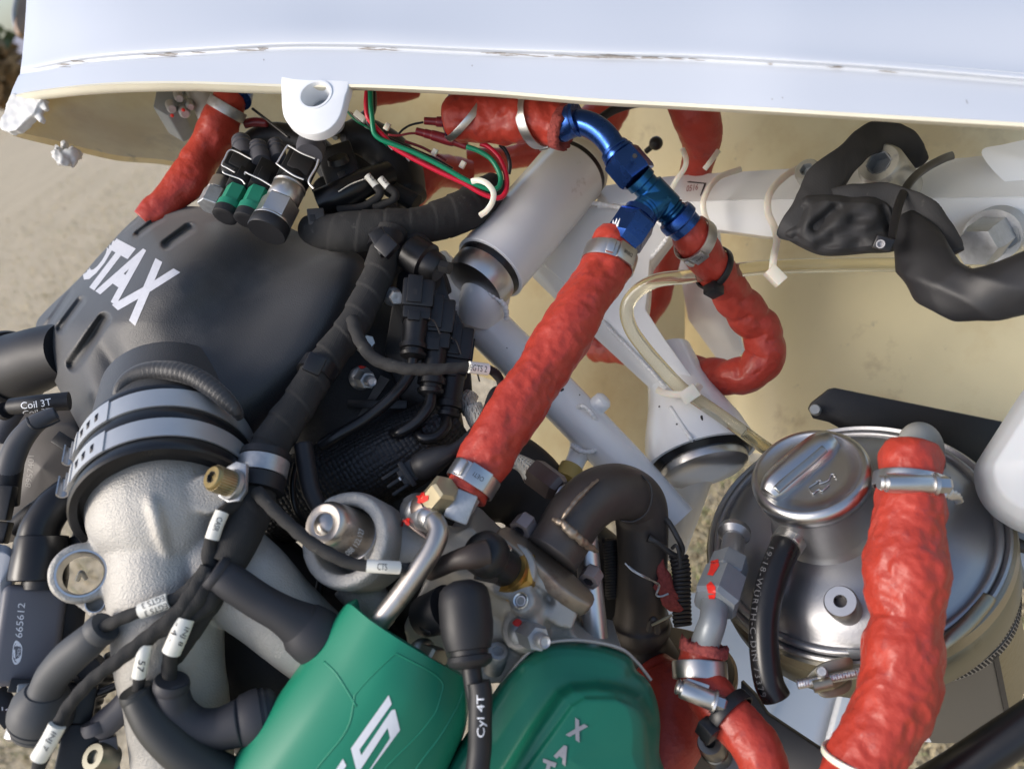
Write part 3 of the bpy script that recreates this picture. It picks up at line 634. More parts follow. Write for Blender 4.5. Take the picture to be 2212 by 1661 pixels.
abody = mk('body', g_pillow(AO, plane3((80, 700, 45.5), (790, 600, 42.5), (360, 980, 40)), [(0, 0), (.03, .9), (.08, 1.7), (.16, 2.6), (.3, 3.5), (.5, 4.3), (.75, 4.9), (1, 5.1)], 5, (430, 700), 300, 150, abump, psm=.10), BLACKP, ab, smooth=True)
for ch, q in (('X', [(712, 328), (860, 462), (985, 30), (1150, 125)]), ('A', [(606, 240), (737, 332), (858, -60), (985, 15)]), ('T', [(528, 192), (640, 262), (742, -92), (864, -28)]), ('O', [(498, 140), (572, 198), (672, -118), (764, -82)]), ('R', [(462, 112), (508, 148), (620, -140), (690, -112)])):
    q = za(*q); text_on(ch, q[0], q[1], q[2], abody, INKL, ab, 'letter', bold=.045, tr=q[3], off=.12)
C0, C1 = (367, 962, 36.6), (361, 1106, 33.5)
mk('neck', g_lathe(C0, C1, [(-.9, 150), (-.3, 158), (.2, 160), (.2, 20)], 64), BLACKP, ab)
bead = [(252, 872, 34.8, 9), (262, 838, 35, 15), (292, 812, 35.2, 19), (340, 800, 35.2, 21), (395, 806, 35, 22), (440, 826, 34.8, 22), (480, 856, 34.6, 20), (508, 886, 34.6, 15), (519, 905, 34.8, 8)]
def ribs(s, th, p, r): q = (s*420 + .25*math.cos(th)) % 1; return -r*.05*q*max(0, min(1, s*60-1)) + r*.05*noise.noise(Vector(p)*120)
mk('seam_bead', g_tube(bead, 16, step=1.6, fn=ribs), BLACKP, ab, smooth=True)
mk('outlet', jn(g_tube([(150, 758, 43.6, 62), (100, 770, 44.2, 66), (56, 786, 45.0, 71), (26, 796, 45.6, 73)], 44, step=4), g_lathe((34, 792, 45.4), (14, 799, 45.8), [(0, 60), (0, 77), (.25, 82), (.8, 82), (1, 78), (1, 40)], 56)), RUBBER, ab); mk('outlet_clamp', g_lathe((12, 800, 45.9), (-8, 807, 46.3), [(0, 50), (0, 74), (1, 74), (1, 50)], 56), BANDM, ab)
co = thing('rubber_coupler', 'wide black rubber coupler sleeve between the air box and the grey manifold', 'hose coupler', (365, 1100, 34))
mk('sleeve', g_lathe(C0, C1, [(.0, 150), (.0, 168), (.02, 173), (.08, 175), (.13, 171), (.40, 171), (.45, 174), (.54, 174), (.6, 170), (.86, 170), (.92, 175), (.98, 174), (1, 170), (1, 156), (.9, 155)], 96), RUBBERG, co)
def band_clamp(t0, t1, lab, rad=172, A=C0, B=C1):
    c = thing('band_clamp', lab, 'hose clamp', A, 'two flat steel band clamps on the wide coupler')
    mk('band', g_ring(A, B, t0, t1, rad-1, rad+2.5, 96), BANDM, c)
    O, X, Y, Z, L = frame(A, B); u = px(1, A[2])
    def at(phi, t, rr, sc): return O + Z*(L*t) + (X*math.cos(phi) + Y*math.sin(phi))*(rr*u)
    tm = (t0+t1)/2
    for nm, phi0, phi1, r0, r1, w in (('tab', .70, 1.26, rad+2.4, rad+5.5, 1.12), ('tab', 1.26, 1.42, rad+2.4, rad+8, 1.0)):
        V, F = [], []; n = 8
        for i in range(n+1):
            ph = phi0 + (phi1-phi0)*i/n
            for rr in (r0, r1):
                for tt in (tm-(t1-t0)*w/2, tm+(t1-t0)*w/2): V.append(at(ph, tt, rr, 1))
        for i in range(n):
            a = i*4; b = a+4; F += [(a, a+1, b+1, b), (a+2, b+2, b+3, a+3), (a, b, b+2, a+2), (a+1, a+3, b+3, b+1)]
        F += [(0, 2, 3, 1), (n*4, n*4+1, n*4+3, n*4+2)]
        tb = mk('tab', (V, F), BANDM, c)
        if phi1 < 1.3:
            for k in range(3):
                ph = phi0 + (phi1-phi0)*(.28+.24*k); p = at(ph, tm, r1, 1); d = (X*math.cos(ph)+Y*math.sin(ph)); s = (-X*math.sin(ph)+Y*math.cos(ph))
                V, F = [], []
                for a, b_ in ((-4, -12), (4, -12), (4, 12), (-4, 12)): V.append(p + s*(a*u) + Z*(b_*u) - d*.1*u)
                V.append(p + d*(4*u)); F = [(0, 1, 4), (1, 2, 4), (2, 3, 4), (3, 0, 4), (3, 2, 1, 0)]
                mk('hook', (V, F), GREYDK, tb)
    # the rolled ear at the outer left
    V, F = [], []; n = 14; prof = []
    for i in range(n+1):
        a = i/n*4.6; prof.append((math.cos(a)*11, math.sin(a)*11))
    p0 = at(1.46, tm, rad+13, 1); d = X*math.cos(1.46)+Y*math.sin(1.46); s = -X*math.sin(1.46)+Y*math.cos(1.46)
    for k in (0, 1):
        for sgn, rr in ((0, 1), (1, .78)):
            for a, b_ in prof: V.append(p0 + d*(a*rr*u) + s*(b_*rr*u) + Z*((k-.5)*(t1-t0)*L*.95))
    m = n+1
    for i in range(n):
        F += [(i, i+1, 2*m+i+1, 2*m+i), (m+i, 3*m+i, 3*m+i+1, m+i+1), (i, m+i, m+i+1, i+1), (2*m+i, 2*m+i+1, 3*m+i+1, 3*m+i)]
    F += [(0, 2*m, 3*m, m), (n, m+n, 3*m+n, 2*m+n)]
    mk('rolled_ear', (V, F), STEEL, c)
band_clamp(.11, .38, 'flat steel band clamp on the coupler, nearer the black air box')
band_clamp(.57, .83, 'flat steel band clamp on the coupler, nearer the cast manifold')
def cut_mesh(me, gb):
    a = bpy.data.objects.new('a', me); b = bpy.data.objects.new('b', mesh('b', gb)); COL.objects.link(a); COL.objects.link(b)
    m = a.modifiers.new('b', 'BOOLEAN'); m.object = b; m.solver = 'EXACT'; m.operation = 'DIFFERENCE'
    r = bpy.data.meshes.new_from_object(a.evaluated_get(bpy.context.evaluated_depsgraph_get())); bpy.data.objects.remove(a); bpy.data.objects.remove(b); return r
mn = thing('intake_manifold', 'rough cast aluminium intake manifold with a round lug hole and two runners', 'intake manifold', (400, 1600, 34))
LA, LB = (180, 1242, 33.6), (175, 1238, 31.9)
mb = blob([g_tube([(363, 1066, 35.0, 166), (368, 1106, 34.5, 162), (384, 1150, 34.4, 145), (410, 1200, 34.6, 116), (440, 1240, 34.8, 96)], 40, step=10), g_tube([(430, 1180, 34.2, 104), (520, 1248, 33.8, 100), (600, 1324, 33.7, 90), (690, 1402, 34, 80), (760, 1460, 34.5, 78)], 32, step=10),
    g_tube([(356, 1160, 34.0, 124), (360, 1260, 33.6, 122), (366, 1400, 33.4, 112), (384, 1540, 33.6, 106), (404, 1720, 34, 100)], 32, step=10),
    g_lathe(LA, LB, [(0, .1), (0, 62), (.88, 62), (1, 58), (1, .1)], 40, cap=False),
    g_slab([(122, 1230), (124, 1262), (146, 1300), (196, 1336), (244, 1372), (330, 1400), (340, 1150), (280, 1120), (226, 1105), (238, 1150), (246, 1176), (224, 1200)], plane3((124, 1262, 32.5), (244, 1372, 32.6), (280, 1120, 32.9)), 1.8, 0),
    g_tube([(214, 1096, 33.6, 24), (246, 1166, 32.6, 18), (268, 1222, 32.4, 13), (258, 1300, 32.3, 12), (266, 1380, 32.5, 12)], 14), g_tube([(322, 1056, 31.9, 18), (336, 1110, 31.35, 17), (352, 1168, 31.5, 13), (376, 1220, 32.0, 12), (420, 1290, 32.2, 10)], 14), g_slab([(300, 1030), (338, 1030), (346, 1150), (318, 1180), (286, 1150)], plane3((300, 1030, 32.2), (340, 1030, 32.1), (318, 1180, 31.6)), 1.5, 0),
    g_lathe((462, 1070, 33.6), (450, 1064, 32.2), [(0, 48), (1, 42)], 24)], 1.1, 5)
def castpost(me):
    nn = [v.normal.copy() for v in me.vertices]
    for v, n in zip(me.vertices, nn): v.co += n * (noise.noise(v.co*45)*.0009 + noise.noise(v.co*160)*.00015)
castpost(mb); mb = cut_mesh(mb, g_lathe((186, 1247, 35.6), (172, 1236, 31), [(0, 45), (1, 45)], 48))
mbody = mk('casting', mb, CAST, mn, smooth=True)
lugr = mk('lug_bush', g_lathe(LA, LB, [(-.1, 40), (.9, 41), (1.02, 44), (1.02, 48), (.9, 50), (.8, 46), (-.1, 46)], 48, closed=True), MACH, mn)
mk('screw_hole', g_lathe((206, 1304, 32.9), (205, 1303, 32.35), [(0, .1), (-2, 12), (.6, 14), (1.2, 17), (1.2, 19), (-1, 19)], 28, cap=False), MACH, mn)
for r_ in (62, 80): pass
# ---------------------------------------------------------------- sensors and their plugs along the top of the air box
zc = ZZ(760, 440, 740, 2195)
def sensor(A, B, lab, parts, cat='sensor'):
    t = thing('sensor', lab, cat, A, 'plug-in sensors in a row along the top of the air box')
    for nm, t0, t1, r, seg, m, bv in parts:
        mk(nm, g_lathe(A, B, [(t0, r*.6), (t0, r-bv), (t0+bv*.01, r), (t1-bv*.01, r), (t1, r-bv), (t1, r*.6)], seg, ph=.25), m, t, smooth=25 if seg < 12 else 40)
    return t
sA, sB = (583, 488, 40.6), (642, 372, 42.2)
s1 = sensor(sA, sB, 'largest sensor of the row with a bare steel hex body, nearest the harness', [('gasket', -.12, .06, 43, 40, RUBBER, 2), ('flange', .05, .09, 42, 40, STEEL, 1), ('hex_body', .09, .42, 42, 6, STEEL, 2), ('steel_collar', .43, .70, 36, 40, STEEL, 3), ('lip', .70, .73, 37, 40, STEEL, 1), ('neck', .72, .95, 27, 32, CONN, 2)])
fr = frame(sA, sB); u = px(1, 41); Lp = fr[4]/u
mk('plug', g_box(fr, (.84*Lp, 1.30*Lp), (-36, 36), (-30, 22), 5, u), CONN, s1)
mk('plug_window', g_box(fr, (.92*Lp, 1.22*Lp), (-26, 22), (19, 26), 3, u), GREYDK, s1)
def wireclip(pts, par, r=2.0): return mk('wire_clip', g_tube([p+(r,) for p in pts], 8, step=3), STEEL, par)
wireclip([p + (40.6,) for p in zc((1125, 695), (1000, 640), (835, 525), (835, 500), (935, 330), (970, 325), (1100, 400), (1250, 460))], s1, 2.2)
wireclip([p + (40.6,) for p in zc((1290, 470), (1260, 560), (1180, 710), (1235, 795))], s1, 2.6)
def boot(A, B, r, lab_or_parent, mat=BOOT):
    return mk('ribbed_boot', g_lathe(A, B, [(0, r*.7), (0, r*.9), (.25, r), (.42, r*1.02), (.45, r*.9), (.55, r*.9), (.57, r*1.02), (.68, r*1.0), (.70, r*.88), (.78, r*.88), (.80, r*.98), (.92, r*.92), (1, r*.75), (1, r*.2)], 32), mat, lab_or_parent)
boot((668, 336, 42), (676, 300, 43), 31, s1)
mk('cable', g_tube([(676, 308, 43, 20), (690, 285, 45, 18), (730, 280, 48, 16), (780, 330, 50, 15)], 14), RUBBER, s1)
def gsens(A, B, lab, clip, bt, box):
    t = sensor(A, B, lab, [('seat', -.28, .02, 27, 32, RUBBER, 2), ('green_flange', .0, .26, 27, 40, GREENC, 2), ('green_hex', .26, .9, 25, 6, GREENC, 2), ('tab', .9, 1.0, 14, 12, GREENC, 1)])
    f = frame(A, B); u = px(1, A[2]); L = f[4]/u
    mk('plug', g_box(f, (.95*L, 1.95*L), (-28, 22), (-24, 16), 4, u), CONN, t); mk('latch', g_box(f, (1.15*L, 1.6*L), (-18, 8), (15, 20), 2, u), CONN, t)
    wireclip(clip, t, 1.9); boot(bt[0], bt[1], 22, t); return t
gsens((492, 455, 42.2), (518, 405, 43), 'sensor with a green hex cap, left of its green twin', [p+(41.7,) for p in zc((470, 745), (420, 690), (245, 625), (225, 600))], ((530, 342, 44), (520, 300, 45)), 0)
gsens((538, 462, 41.8), (564, 408, 42.6), 'sensor with a green hex cap, right of its green twin beside the bare steel sensor', [p+(41.3,) for p in zc((765, 765), (640, 690), (510, 630), (475, 610), (470, 640))], ((566, 352, 43.6), (556, 314, 44.6)), 0)
t = sensor((452, 448, 43.4), (482, 390, 44.4), 'pale steel sensor at the left end of the row, half hidden by the green cap', [('hex_body', 0, .55, 27, 6, ZINC, 2), ('steel_collar', .56, .98, 23, 32, STEEL, 2), ('plug', .98, 1.9, 20, 24, CONN, 3)])
f = frame((505, 372, 43), (532, 318, 44)); u = px(1, 43); mk('plug_frame', g_box(f, (0, 52), (-26, 24), (-18, 12), 3, u), CONN, t); mk('plug_window', g_box(f, (6, 44), (-18, 18), (10, 15), 2, u), GREYDK, t)
wireclip([p+(42.2,) for p in zc((360, 615), (265, 560), (215, 530), (245, 460), (320, 365), (545, 470))], t, 1.9)
boot((602, 345, 44), (594, 308, 45), 18, t)
cb = tag(mk('black_hose', g_tube([(520, 330, 50, 22), (560, 298, 50, 24), (610, 292, 50, 26), (680, 320, 50, 30), (740, 400, 50, 34), (760, 470, 50, 34)], 20), RUBBER), 'thick black hose arching behind the sensor plugs under the white lug', 'hose')
# dark clutter of plugs and taped leads between the sensors and the harness
pg = thing('relay_plug', 'black square relay plug with a slot, right of the sensors under the lug', 'connector', (740, 380, 46))
f = frame((720, 320, 45), (752, 410, 45)); u = px(1, 45)
mk('housing', g_box(f, (0, 100), (-38, 40), (-25, 25), 6, u), CONN, pg); mk('socket', g_lathe((728, 340, 43.8), (732, 352, 44), [(0, 10), (0, 22), (1, 24), (1, .1)], 24), CONN, pg); mk('slot', g_box(f, (62, 80), (-6, 10), (24, 27), 1, u), GREYDK, pg)
t2 = tag(mk('taped_lead', g_tube([(690, 440, 43.5, 30), (740, 420, 43.5, 32), (790, 395, 44, 30), (840, 375, 45, 26)], 20), RUBBERG), 'smooth black conduit slanting up to the two white tags', 'conduit')
mk('edge_line', g_tube([p + (42.4, 1.5) for p in zc((1510, 830), (1650, 745), (1820, 680))], 6), BRAIDW, t2)
for (a, b, lab) in (((1830, 650), (1930, 770), 'left white tag of the pair on thin leads above the taped harness'), ((1975, 680), (2060, 780), 'right worn white tag of the pair on thin leads above the taped harness')):
    p, q = zc(a, b); k = tag(mk('cable_tag', g_tube([(*p, 43, 8), (*q, 43, 8)], 14), LABELW), lab, 'cable tag'); text_on('CS', (p[0]+4, p[1]+2), (p[0]+12, p[1]+12), (p[0]+12, p[1]-4), k, INKB, k)
ld = thing('thin_leads', 'two thin black taped leads bending down from the white tags', 'cable', (830, 420, 43))
for pts in ([(1930, 770), (1975, 850), (1900, 930), (1760, 1000), (1500, 1030)], [(2060, 780), (2140, 850), (2120, 920), (1990, 980), (1900, 1010)]):
    mk('lead', g_tube([q + (43, 8.5) for q in zc(*pts)], 12), TAPE, ld)
bc = thing('small_clip', 'small grey clip with a square window at the left end of the taped harness', 'clip', (690, 470, 42)); f = frame((681, 452, 41.4), (685, 487, 41.4)); u = px(1, 41.4)
mk('body', g_box(f, (0, 36), (-18, 18), (-14, 10), 3, u), GREYDK, bc); mk('window', g_box(f, (14, 28), (2, 14), (9, 11), 1, u), INKB, bc)

db_ = thing('wire_bundle', 'dark bundle of taped leads and a soft boot right of the lug', 'wire bundle', (820, 350, 48))
mk('boot', g_tube([(742, 300, 47, 30), (790, 300, 47.5, 44), (836, 330, 48, 50), (866, 380, 48, 48), (884, 430, 47.5, 40)], 24, fn=lambda s, th, p, r: r*.14*noise.noise(Vector(p)*60)), RUBBER, db_, smooth=True)
mk('lead', g_tube([(700, 330, 47, 16), (760, 350, 46.6, 18), (830, 400, 46, 18), (900, 440, 45.6, 20)], 16), TAPE, db_); mk('lead', g_tube([(720, 290, 48, 14), (770, 270, 49, 16), (800, 240, 50, 12), (806, 200, 50, 8)], 14), RUBBERG, db_)
mk('lead', g_tube([(690, 400, 46, 22), (740, 440, 45.6, 24), (800, 460, 45, 26), (860, 450, 45, 24)], 16), TAPE, db_)
for k in range(5): mk('thin_wire', g_tube([(745+6*k, 236+4*k, 46.8, 2.2), (770+9*k, 262+5*k, 46.4, 2.2), (800+14*k, 280+9*k, 46, 2.2), (836+12*k, 316+8*k, 45.8, 2.2)], 6), (WIREG, INKW, CRIMP, RUBBERG, INKW)[k], db_)
mk('white_plug', bx((768, 244, 46.4), (790, 262, 46.2), (-7, 7), (-6, 6), 2), LABELW, db_)
# ---------------------------------------------------------------- red fire sleeve hoses
def lumpy(amp=.09, fine=.06, wrap=0.0, pitch=.02, seed=0.0):
    def f(s, th, p, r):
        q = Vector(p) + Vector((seed, 0, 0)); a = noise.noise(q*52)*amp + noise.noise(q*130)*fine*.9 + (.5-abs(noise.noise(q*170)))*fine*.8 + noise.noise(q*300)*fine*.3 - .06
        if wrap:
            k = (s/pitch + th/6.2832*.6 + .25*noise.noise(q*40)) % 1; a += wrap*(math.sin(k*math.pi)**.6 - .6)
        return r*a
    return f
def hose(name, lab, pts, fn=None, seg=40, step=4, hollow=.72, key=None, mat=None, cat='hose', group='red fire sleeved hoses', flat=1.0):
    t = thing(name, lab, cat, pts[0], group)
    mk('sleeve', g_tube(pts, seg, step=step, fn=fn or lumpy(), hollow=hollow, key=key or lab, flat=flat), mat or RED, t, smooth=True); return t
def frayed(par, A, B, r, seg=48, rough=.13):
    "torn fibre end of a sleeve"
    O, X, Y, Z, L = frame(A, B); u = px(1, A[2]); V, F = [], []
    for t_, q in ((0, 1.0), (.55, 1.0), (1, .93), (.6, .74), (.1, .66)):
        for j in range(seg):
            a = 6.2832*j/seg; n = noise.noise(Vector((math.cos(a)*3, math.sin(a)*3, r + q*7)))+.6*noise.noise(Vector((math.cos(a)*9, math.sin(a)*9, r)))
            V.append(O + Z*(L*(t_ + (rough*2.2*n if t_ > .3 else 0))) + (X*math.cos(a)+Y*math.sin(a))*(r*u*q*(1+rough*.6*n)))
    for i in range(4):
        for j in range(seg): F.append((i*seg+j, i*seg+(j+1) % seg, (i+1)*seg+(j+1) % seg, (i+1)*seg+j))
    return mk('frayed_end', (V, F), REDD, par, smooth=True)
def on_tube(key, x, y):
    T = TUBES[key]; i = int(np.argmin(np.hypot(T['sp'][:, 0]-x, T['sp'][:, 1]-y))); return T, i
def ring_geo(T, i, w, r, th, off=0.0, tilt=None, seg=48, ell=1.0):
    "flat band round a hose: w wide, th thick, radius r (metres)"
    c = Vector(T['c'][i]); Z = Vector(T['t'][i])
    if tilt is not None: Z = (Z + tilt).normalized()
    X = Vector(T['X'][i]); X = (X - Z*X.dot(Z)).normalized(); Y = Z.cross(X); V, F = [], []
    pr = [(-w/2, r), (-w/2, r+th*.8), (-w*.4, r+th), (w*.4, r+th), (w/2, r+th*.8), (w/2, r)]
    for h, q in pr:
        for j in range(seg):
            a = 6.2832*j/seg; V.append(c + Z*(h+off) + (X*math.cos(a)+Y*math.sin(a)*ell)*q)
    n = len(pr)
    for i_ in range(n):
        k = (i_+1) % n
        for j in range(seg): F.append((i_*seg+j, i_*seg+(j+1) % seg, k*seg+(j+1) % seg, k*seg+j))
    return (V, F), (c, X, Y, Z)
def tag_geo(fr, ang, r, w, l, h, bev=.0004):
    c, X, Y, Z = fr; d = X*math.cos(ang)+Y*math.sin(ang); s = Z.cross(d)
    return g_box((c + d*r, d, s, Z, 1), (-w/2, w/2), (-l/2, l/2), (-.0005, h), bev, 1.0)
def hclamp(key, x, y, wpx, lab, ang=.0, rscale=1.0, mat=STEEL, ear=True, stamp=None, group='flat steel ear clamps on the red hoses', tilt=None):
    T, i = on_tube(key, x, y); z = T['sp'][i, 2]; w = px(wpx, z); r = T['r'][i]*rscale*1.045
    t = thing('ear_clamp', lab, 'hose clamp', tuple(T['sp'][i, :3]), group); g, f = ring_geo(T, i, w, r, .0007, tilt=tilt)
    b = mk('band', g, mat, t, smooth=40)
    if ear:
        k = mk('ear', tag_geo(f, ang, r, w*1.08, w*1.25, .0016), CAPM, t)
        k2 = mk('ear_end', tag_geo(f, ang + w*1.0/r, r, w*.9, w*.5, .0026, .0008), mat, t)
        if stamp:
            c, X, Y, Z = f; d = X*math.cos(ang)+Y*math.sin(ang); s = Z.cross(d); V, T_ = glyphs(stamp); o = c + d*(r+.00172)
            mk('stamping', ([o + Z*((v-.5)*w*.24) + s*((u_-.5)*w*.62) for u_, v in V], T_), GREYDK, k, smooth=False)
    return t
def zip_tie(key, x, y, wpx, lab, mat, ang=0.0, rscale=1.03, head=True, tail=0.0, tilt=None, group=None, r=None, hs=1.0):
    T, i = on_tube(key, x, y); z = T['sp'][i, 2]; w = px(wpx, z); r = r or T['r'][i]*rscale
    t = thing('zip_tie', lab, 'zip tie', tuple(T['sp'][i, :3]), group); g, f = ring_geo(T, i, w, r, .0011, tilt=tilt); mk('strap', g, mat, t, smooth=40)
    if head:
        h = mk('head', tag_geo(f, ang, r, w*1.5*hs, w*1.5*hs, w*1.0*hs, .0006), mat, t)
        if tail:
            c, X, Y, Z = f; d = X*math.cos(ang)+Y*math.sin(ang); s = Z.cross(d)
            mk('tail', g_box((c + d*r, d, s, Z, 1), (-w*.4, w*.4), (w*.6, w*.6+tail), (w*.2, w*.2+.0012), .0003, 1.0), mat, t)
    return t
h1 = hose('fire_sleeve_hose', 'long straight red hose from the lower blue hex nut down to the grey banjo nut', [(1338, 508, 38.4, 44), (1326, 530, 38.3, 51), (1311, 574, 38, 55), (1282, 622, 37.4, 57), (1262, 650, 37, 56), (1225, 712, 36.5, 61), (1178, 787, 35.9, 60), (1125, 870, 35.2, 62), (1085, 932, 34.8, 62), (1052, 984, 34.4, 62), (1032, 1020, 34.1, 54), (1015, 1048, 33.9, 49), (1004, 1070, 33.7, 47)], lumpy(.12, .07), 88, 3.5, key='h1')
h1r = (T := TUBES['h1'])
hclamp('h1', 1318, 562, 36, 'ear clamp at the top of the long straight red hose, under the blue nut', -.55, .99, stamp='DIN8')
hclamp('h1', 1024, 1034, 40, 'ear clamp at the bottom of the long straight red hose, above the banjo nut', -.1, 1.0, stamp='OETIKER'[:4])
h2 = hose('fire_sleeve_hose', 'short fat red hose lying under the cowling lip, ending at the blue elbow', [(984, 256, 42.2, 48), (996, 254, 42, 52), (1030, 254, 41.8, 49), (1100, 257, 41.3, 53), (1150, 258, 40.9, 52), (1185, 266, 40.6, 50), (1212, 274, 40.4, 50)], lumpy(.12, .09), 80, 3.2, .7, 'h2')
hclamp('h2', 1006, 254, 15, 'thin ear clamp at the left end of the short fat red hose', 1.9, 1.10, tilt=DIR(0, .1, .1))
hclamp('h2', 1158, 259, 22, 'ear clamp at the right end of the short fat red hose, near its torn end', 1.9, 1.08, tilt=DIR(0, -.1, -.1)*.5)
frayed(h2, (1205, 272, 40.4), (1228, 279, 40.2), 49)
h3 = hose('fire_sleeve_hose', 'red hose looping in a J from the tee along the cream wall', [(1484, 484, 40, 38), (1496, 510, 40.2, 44), (1522, 550, 41, 43), (1575, 628, 42.8, 43), (1615, 678, 43.8, 46), (1645, 715, 44.3, 44), (1654, 760, 44.6, 45), (1634, 798, 45, 43), (1588, 815, 45.8, 40), (1548, 813, 46.8, 39), (1515, 808, 48, 37), (1470, 792, 50.5, 36), (1420, 770, 53.5, 34), (1360, 756, 57, 34), (1290, 748, 60, 34)], lumpy(.08, .045, .12, .017), 64, 3.5, key='h3')
hclamp('h3', 1500, 520, 26, 'ear clamp on the looping red hose just below the tee', .3, 1.04, stamp='DIN', tilt=DIR(.3, -.3, 0)*.4)
h4 = hose('fire_sleeve_hose', 'red hose hanging from the cowling lip behind the white square beam', [(1490, 150, 45, 60), (1500, 224, 45.4, 58), (1513, 275, 46.2, 50), (1514, 318, 47.4, 40), (1508, 350, 48.6, 37), (1490, 410, 51.5, 36), (1460, 500, 55, 34), (1430, 590, 57.5, 34), (1408, 660, 59, 33), (1340, 740, 62, 32)], lumpy(.11, .03), 40, 3, key='h4')
h5 = hose('fire_sleeve_hose', 'thin wavy red hose at the left running down to the black air box', [(506, 200, 47.6, 34), (492, 232, 47.6, 37), (470, 275, 47.8, 43), (446, 325, 47.8, 40), (415, 378, 47.4, 41), (380, 420, 47, 38), (345, 452, 46.6, 34), (315, 480, 46.4, 30)], lumpy(.20, .05, .10, .03), 36, 3, key='h5')
hclamp('h5', 490, 236, 22, 'tinned ear clamp near the top of the thin wavy red hose', .5, .98, mat=ZINC, ear=False)
bl = tag(mk('blue_fitting', jn(g_lathe((512, 216, 47.2), (520, 180, 48), [(0, .1), (0, 30), (.5, 30), (.5, 26), (1, 26)], 24)), BLUE, None), 'dark blue fitting at the top of the thin wavy red hose', 'pipe fitting')
h6 = hose('fire_sleeve_hose', 'fat glossy red hose running down across the oil tank at the right', [(1970, 968, 34, 60), (1968, 990, 33.8, 66), (1968, 1030, 33.5, 66), (1966, 1062, 33.3, 70), (1964, 1096, 33, 75), (1956, 1180, 32.6, 84), (1958, 1240, 32.2, 93), (1958, 1300, 31.9, 82), (1960, 1342, 31.7, 77), (1951, 1400, 31.4, 86), (1942, 1470, 31.1, 84), (1926, 1530, 30.8, 84), (1900, 1580, 30.6, 80), (1868, 1640, 30.4, 80), (1830, 1740, 30, 82)], lumpy(.07, .07), 120, 4, .8, 'h6')
h7 = hose('fire_sleeve_hose', 'red hose with a frayed open top around the grey elbow, bottom right of centre', [(1519, 1398, 35.2, 46), (1516, 1425, 35.1, 49), (1512, 1452, 35, 50), (1528, 1490, 34.4, 52), (1560, 1528, 33.8, 54), (1595, 1565, 33.2, 54), (1628, 1610, 32.6, 56), (1648, 1660, 32.2, 56), (1655, 1740, 31.8, 56)], lumpy(.12, .06), 72, 3.5, .6, 'h7')
frayed(h7, (1518, 1412, 35.0), (1522, 1386, 35.1), 50, 56, .2)
h8 = hose('pipe_wrap', 'faded red heat wrap over the pipe beside the green rocker cover', [(1400, 1440, 40.5, 50), (1420, 1470, 40, 66), (1452, 1510, 39, 76), (1452, 1560, 38.4, 82), (1420, 1620, 38, 84), (1380, 1720, 37.6, 84)], lumpy(.05, .02), 40, 4, key='h8', cat='heat wrap', group=None)
# scraps of red wrap deeper in the bay
for pts, lab in (([(800, 208, 52, 22), (850, 205, 53, 20), (900, 196, 54, 14)], 'scrap of red wrap just under the cowling lip right of the white lug'), ([(880, 420, 54, 40), (920, 380, 54, 40), (960, 370, 55, 34), (1010, 380, 56, 34)], 'dull red wrapped hose in the shade behind the red and green wires'),
                 ([(1010, 352, 58, 28), (1080, 345, 58, 26), (1150, 330, 57, 28), (1240, 300, 56, 44), (1300, 260, 55, 48), (1330, 200, 55, 40)], 'dull red hose crossing the shade behind the white mount cap')):
    tag(mk('fire_sleeve_hose', g_tube(pts, 24, step=4, fn=lumpy(.14, .08)), RED), lab, 'hose', 'red fire sleeved hoses')
# ---------------------------------------------------------------- blue elbow, tee and nuts
el = thing('elbow_fitting', 'shiny blue anodised elbow with its swivel nut between the short red hose and the tee', 'pipe fitting', (1280, 290, 40))
mk('collar', g_lathe((1206, 272, 40.3), (1250, 256, 39.7), [(0, 30), (0, 36), (.2, 38), (.3, 36), (.75, 35), (.85, 38), (1, 37), (1, 26)], 40), BLUE, el)
mk('bend', g_tube([(1238, 266, 39.9, 27), (1256, 265, 39.7, 27), (1282, 274, 39.4, 27.5), (1307, 294, 39.2, 27.5), (1326, 321, 39.1, 27), (1336, 342, 39, 28)], 36, step=3), BLUE, el, smooth=True)
NA, NB = (1326, 322, 39.2), (1384, 390, 38.9)
mk('collar', g_lathe(NA, NB, [(-.02, 28), (-.02, 32), (.06, 34), (.1, 31), (.13, 36), (.2, 37), (.22, 33), (.3, 33)], 40), BLUE, el)
mk('swivel_nut', g_lathe(NA, NB, [(.22, 33), (.24, 42), (.30, 45), (.84, 45), (.92, 42), (.92, 30)], 6, ph=.2), BLUE, el, smooth=20)
mk('nut_hole', g_lathe((1371, 337, 37.0), (1372, 338, 37.6), [(0, .1), (0, 5), (1, 5)], 12), INKB, el)
te = thing('tee_fitting', 'dark teal blue tee fitting in front of the white beam', 'pipe fitting', (1420, 440, 39))
TA, TB = (1378, 384, 38.9), (1478, 488, 39.6)
mk('run', g_lathe(TA, TB, [(0, 28), (.0, 33), (.1, 33), (.12, 29), (.2, 29), (.22, 35), (.64, 35), (.66, 31), (.69, 34), (.72, 31), (.75, 34), (.78, 31), (.8, 31)], 40), BLUE2, te)
mk('branch', g_lathe((1425, 432, 39.1), (1372, 474, 38.4), [(0, 33), (.45, 33), (.5, 30), (.56, 33), (.62, 30), (.68, 33), (.74, 30), (.8, 33), (1, 31), (1, 10)], 40), BLUE2, te)
mk('end_collar', g_lathe(TA, TB, [(.78, 30), (.78, 41), (.82, 43), (.92, 43), (.95, 38), (1.06, 37), (1.06, 20)], 40), BLUE, te)
nu = thing('hose_nut', 'blue anodised hex hose nut with a small white emblem, under the tee', 'hose nut', (1358, 505, 38.2))
N2A, N2B = (1383, 464, 38.4), (1340, 530, 38.0)
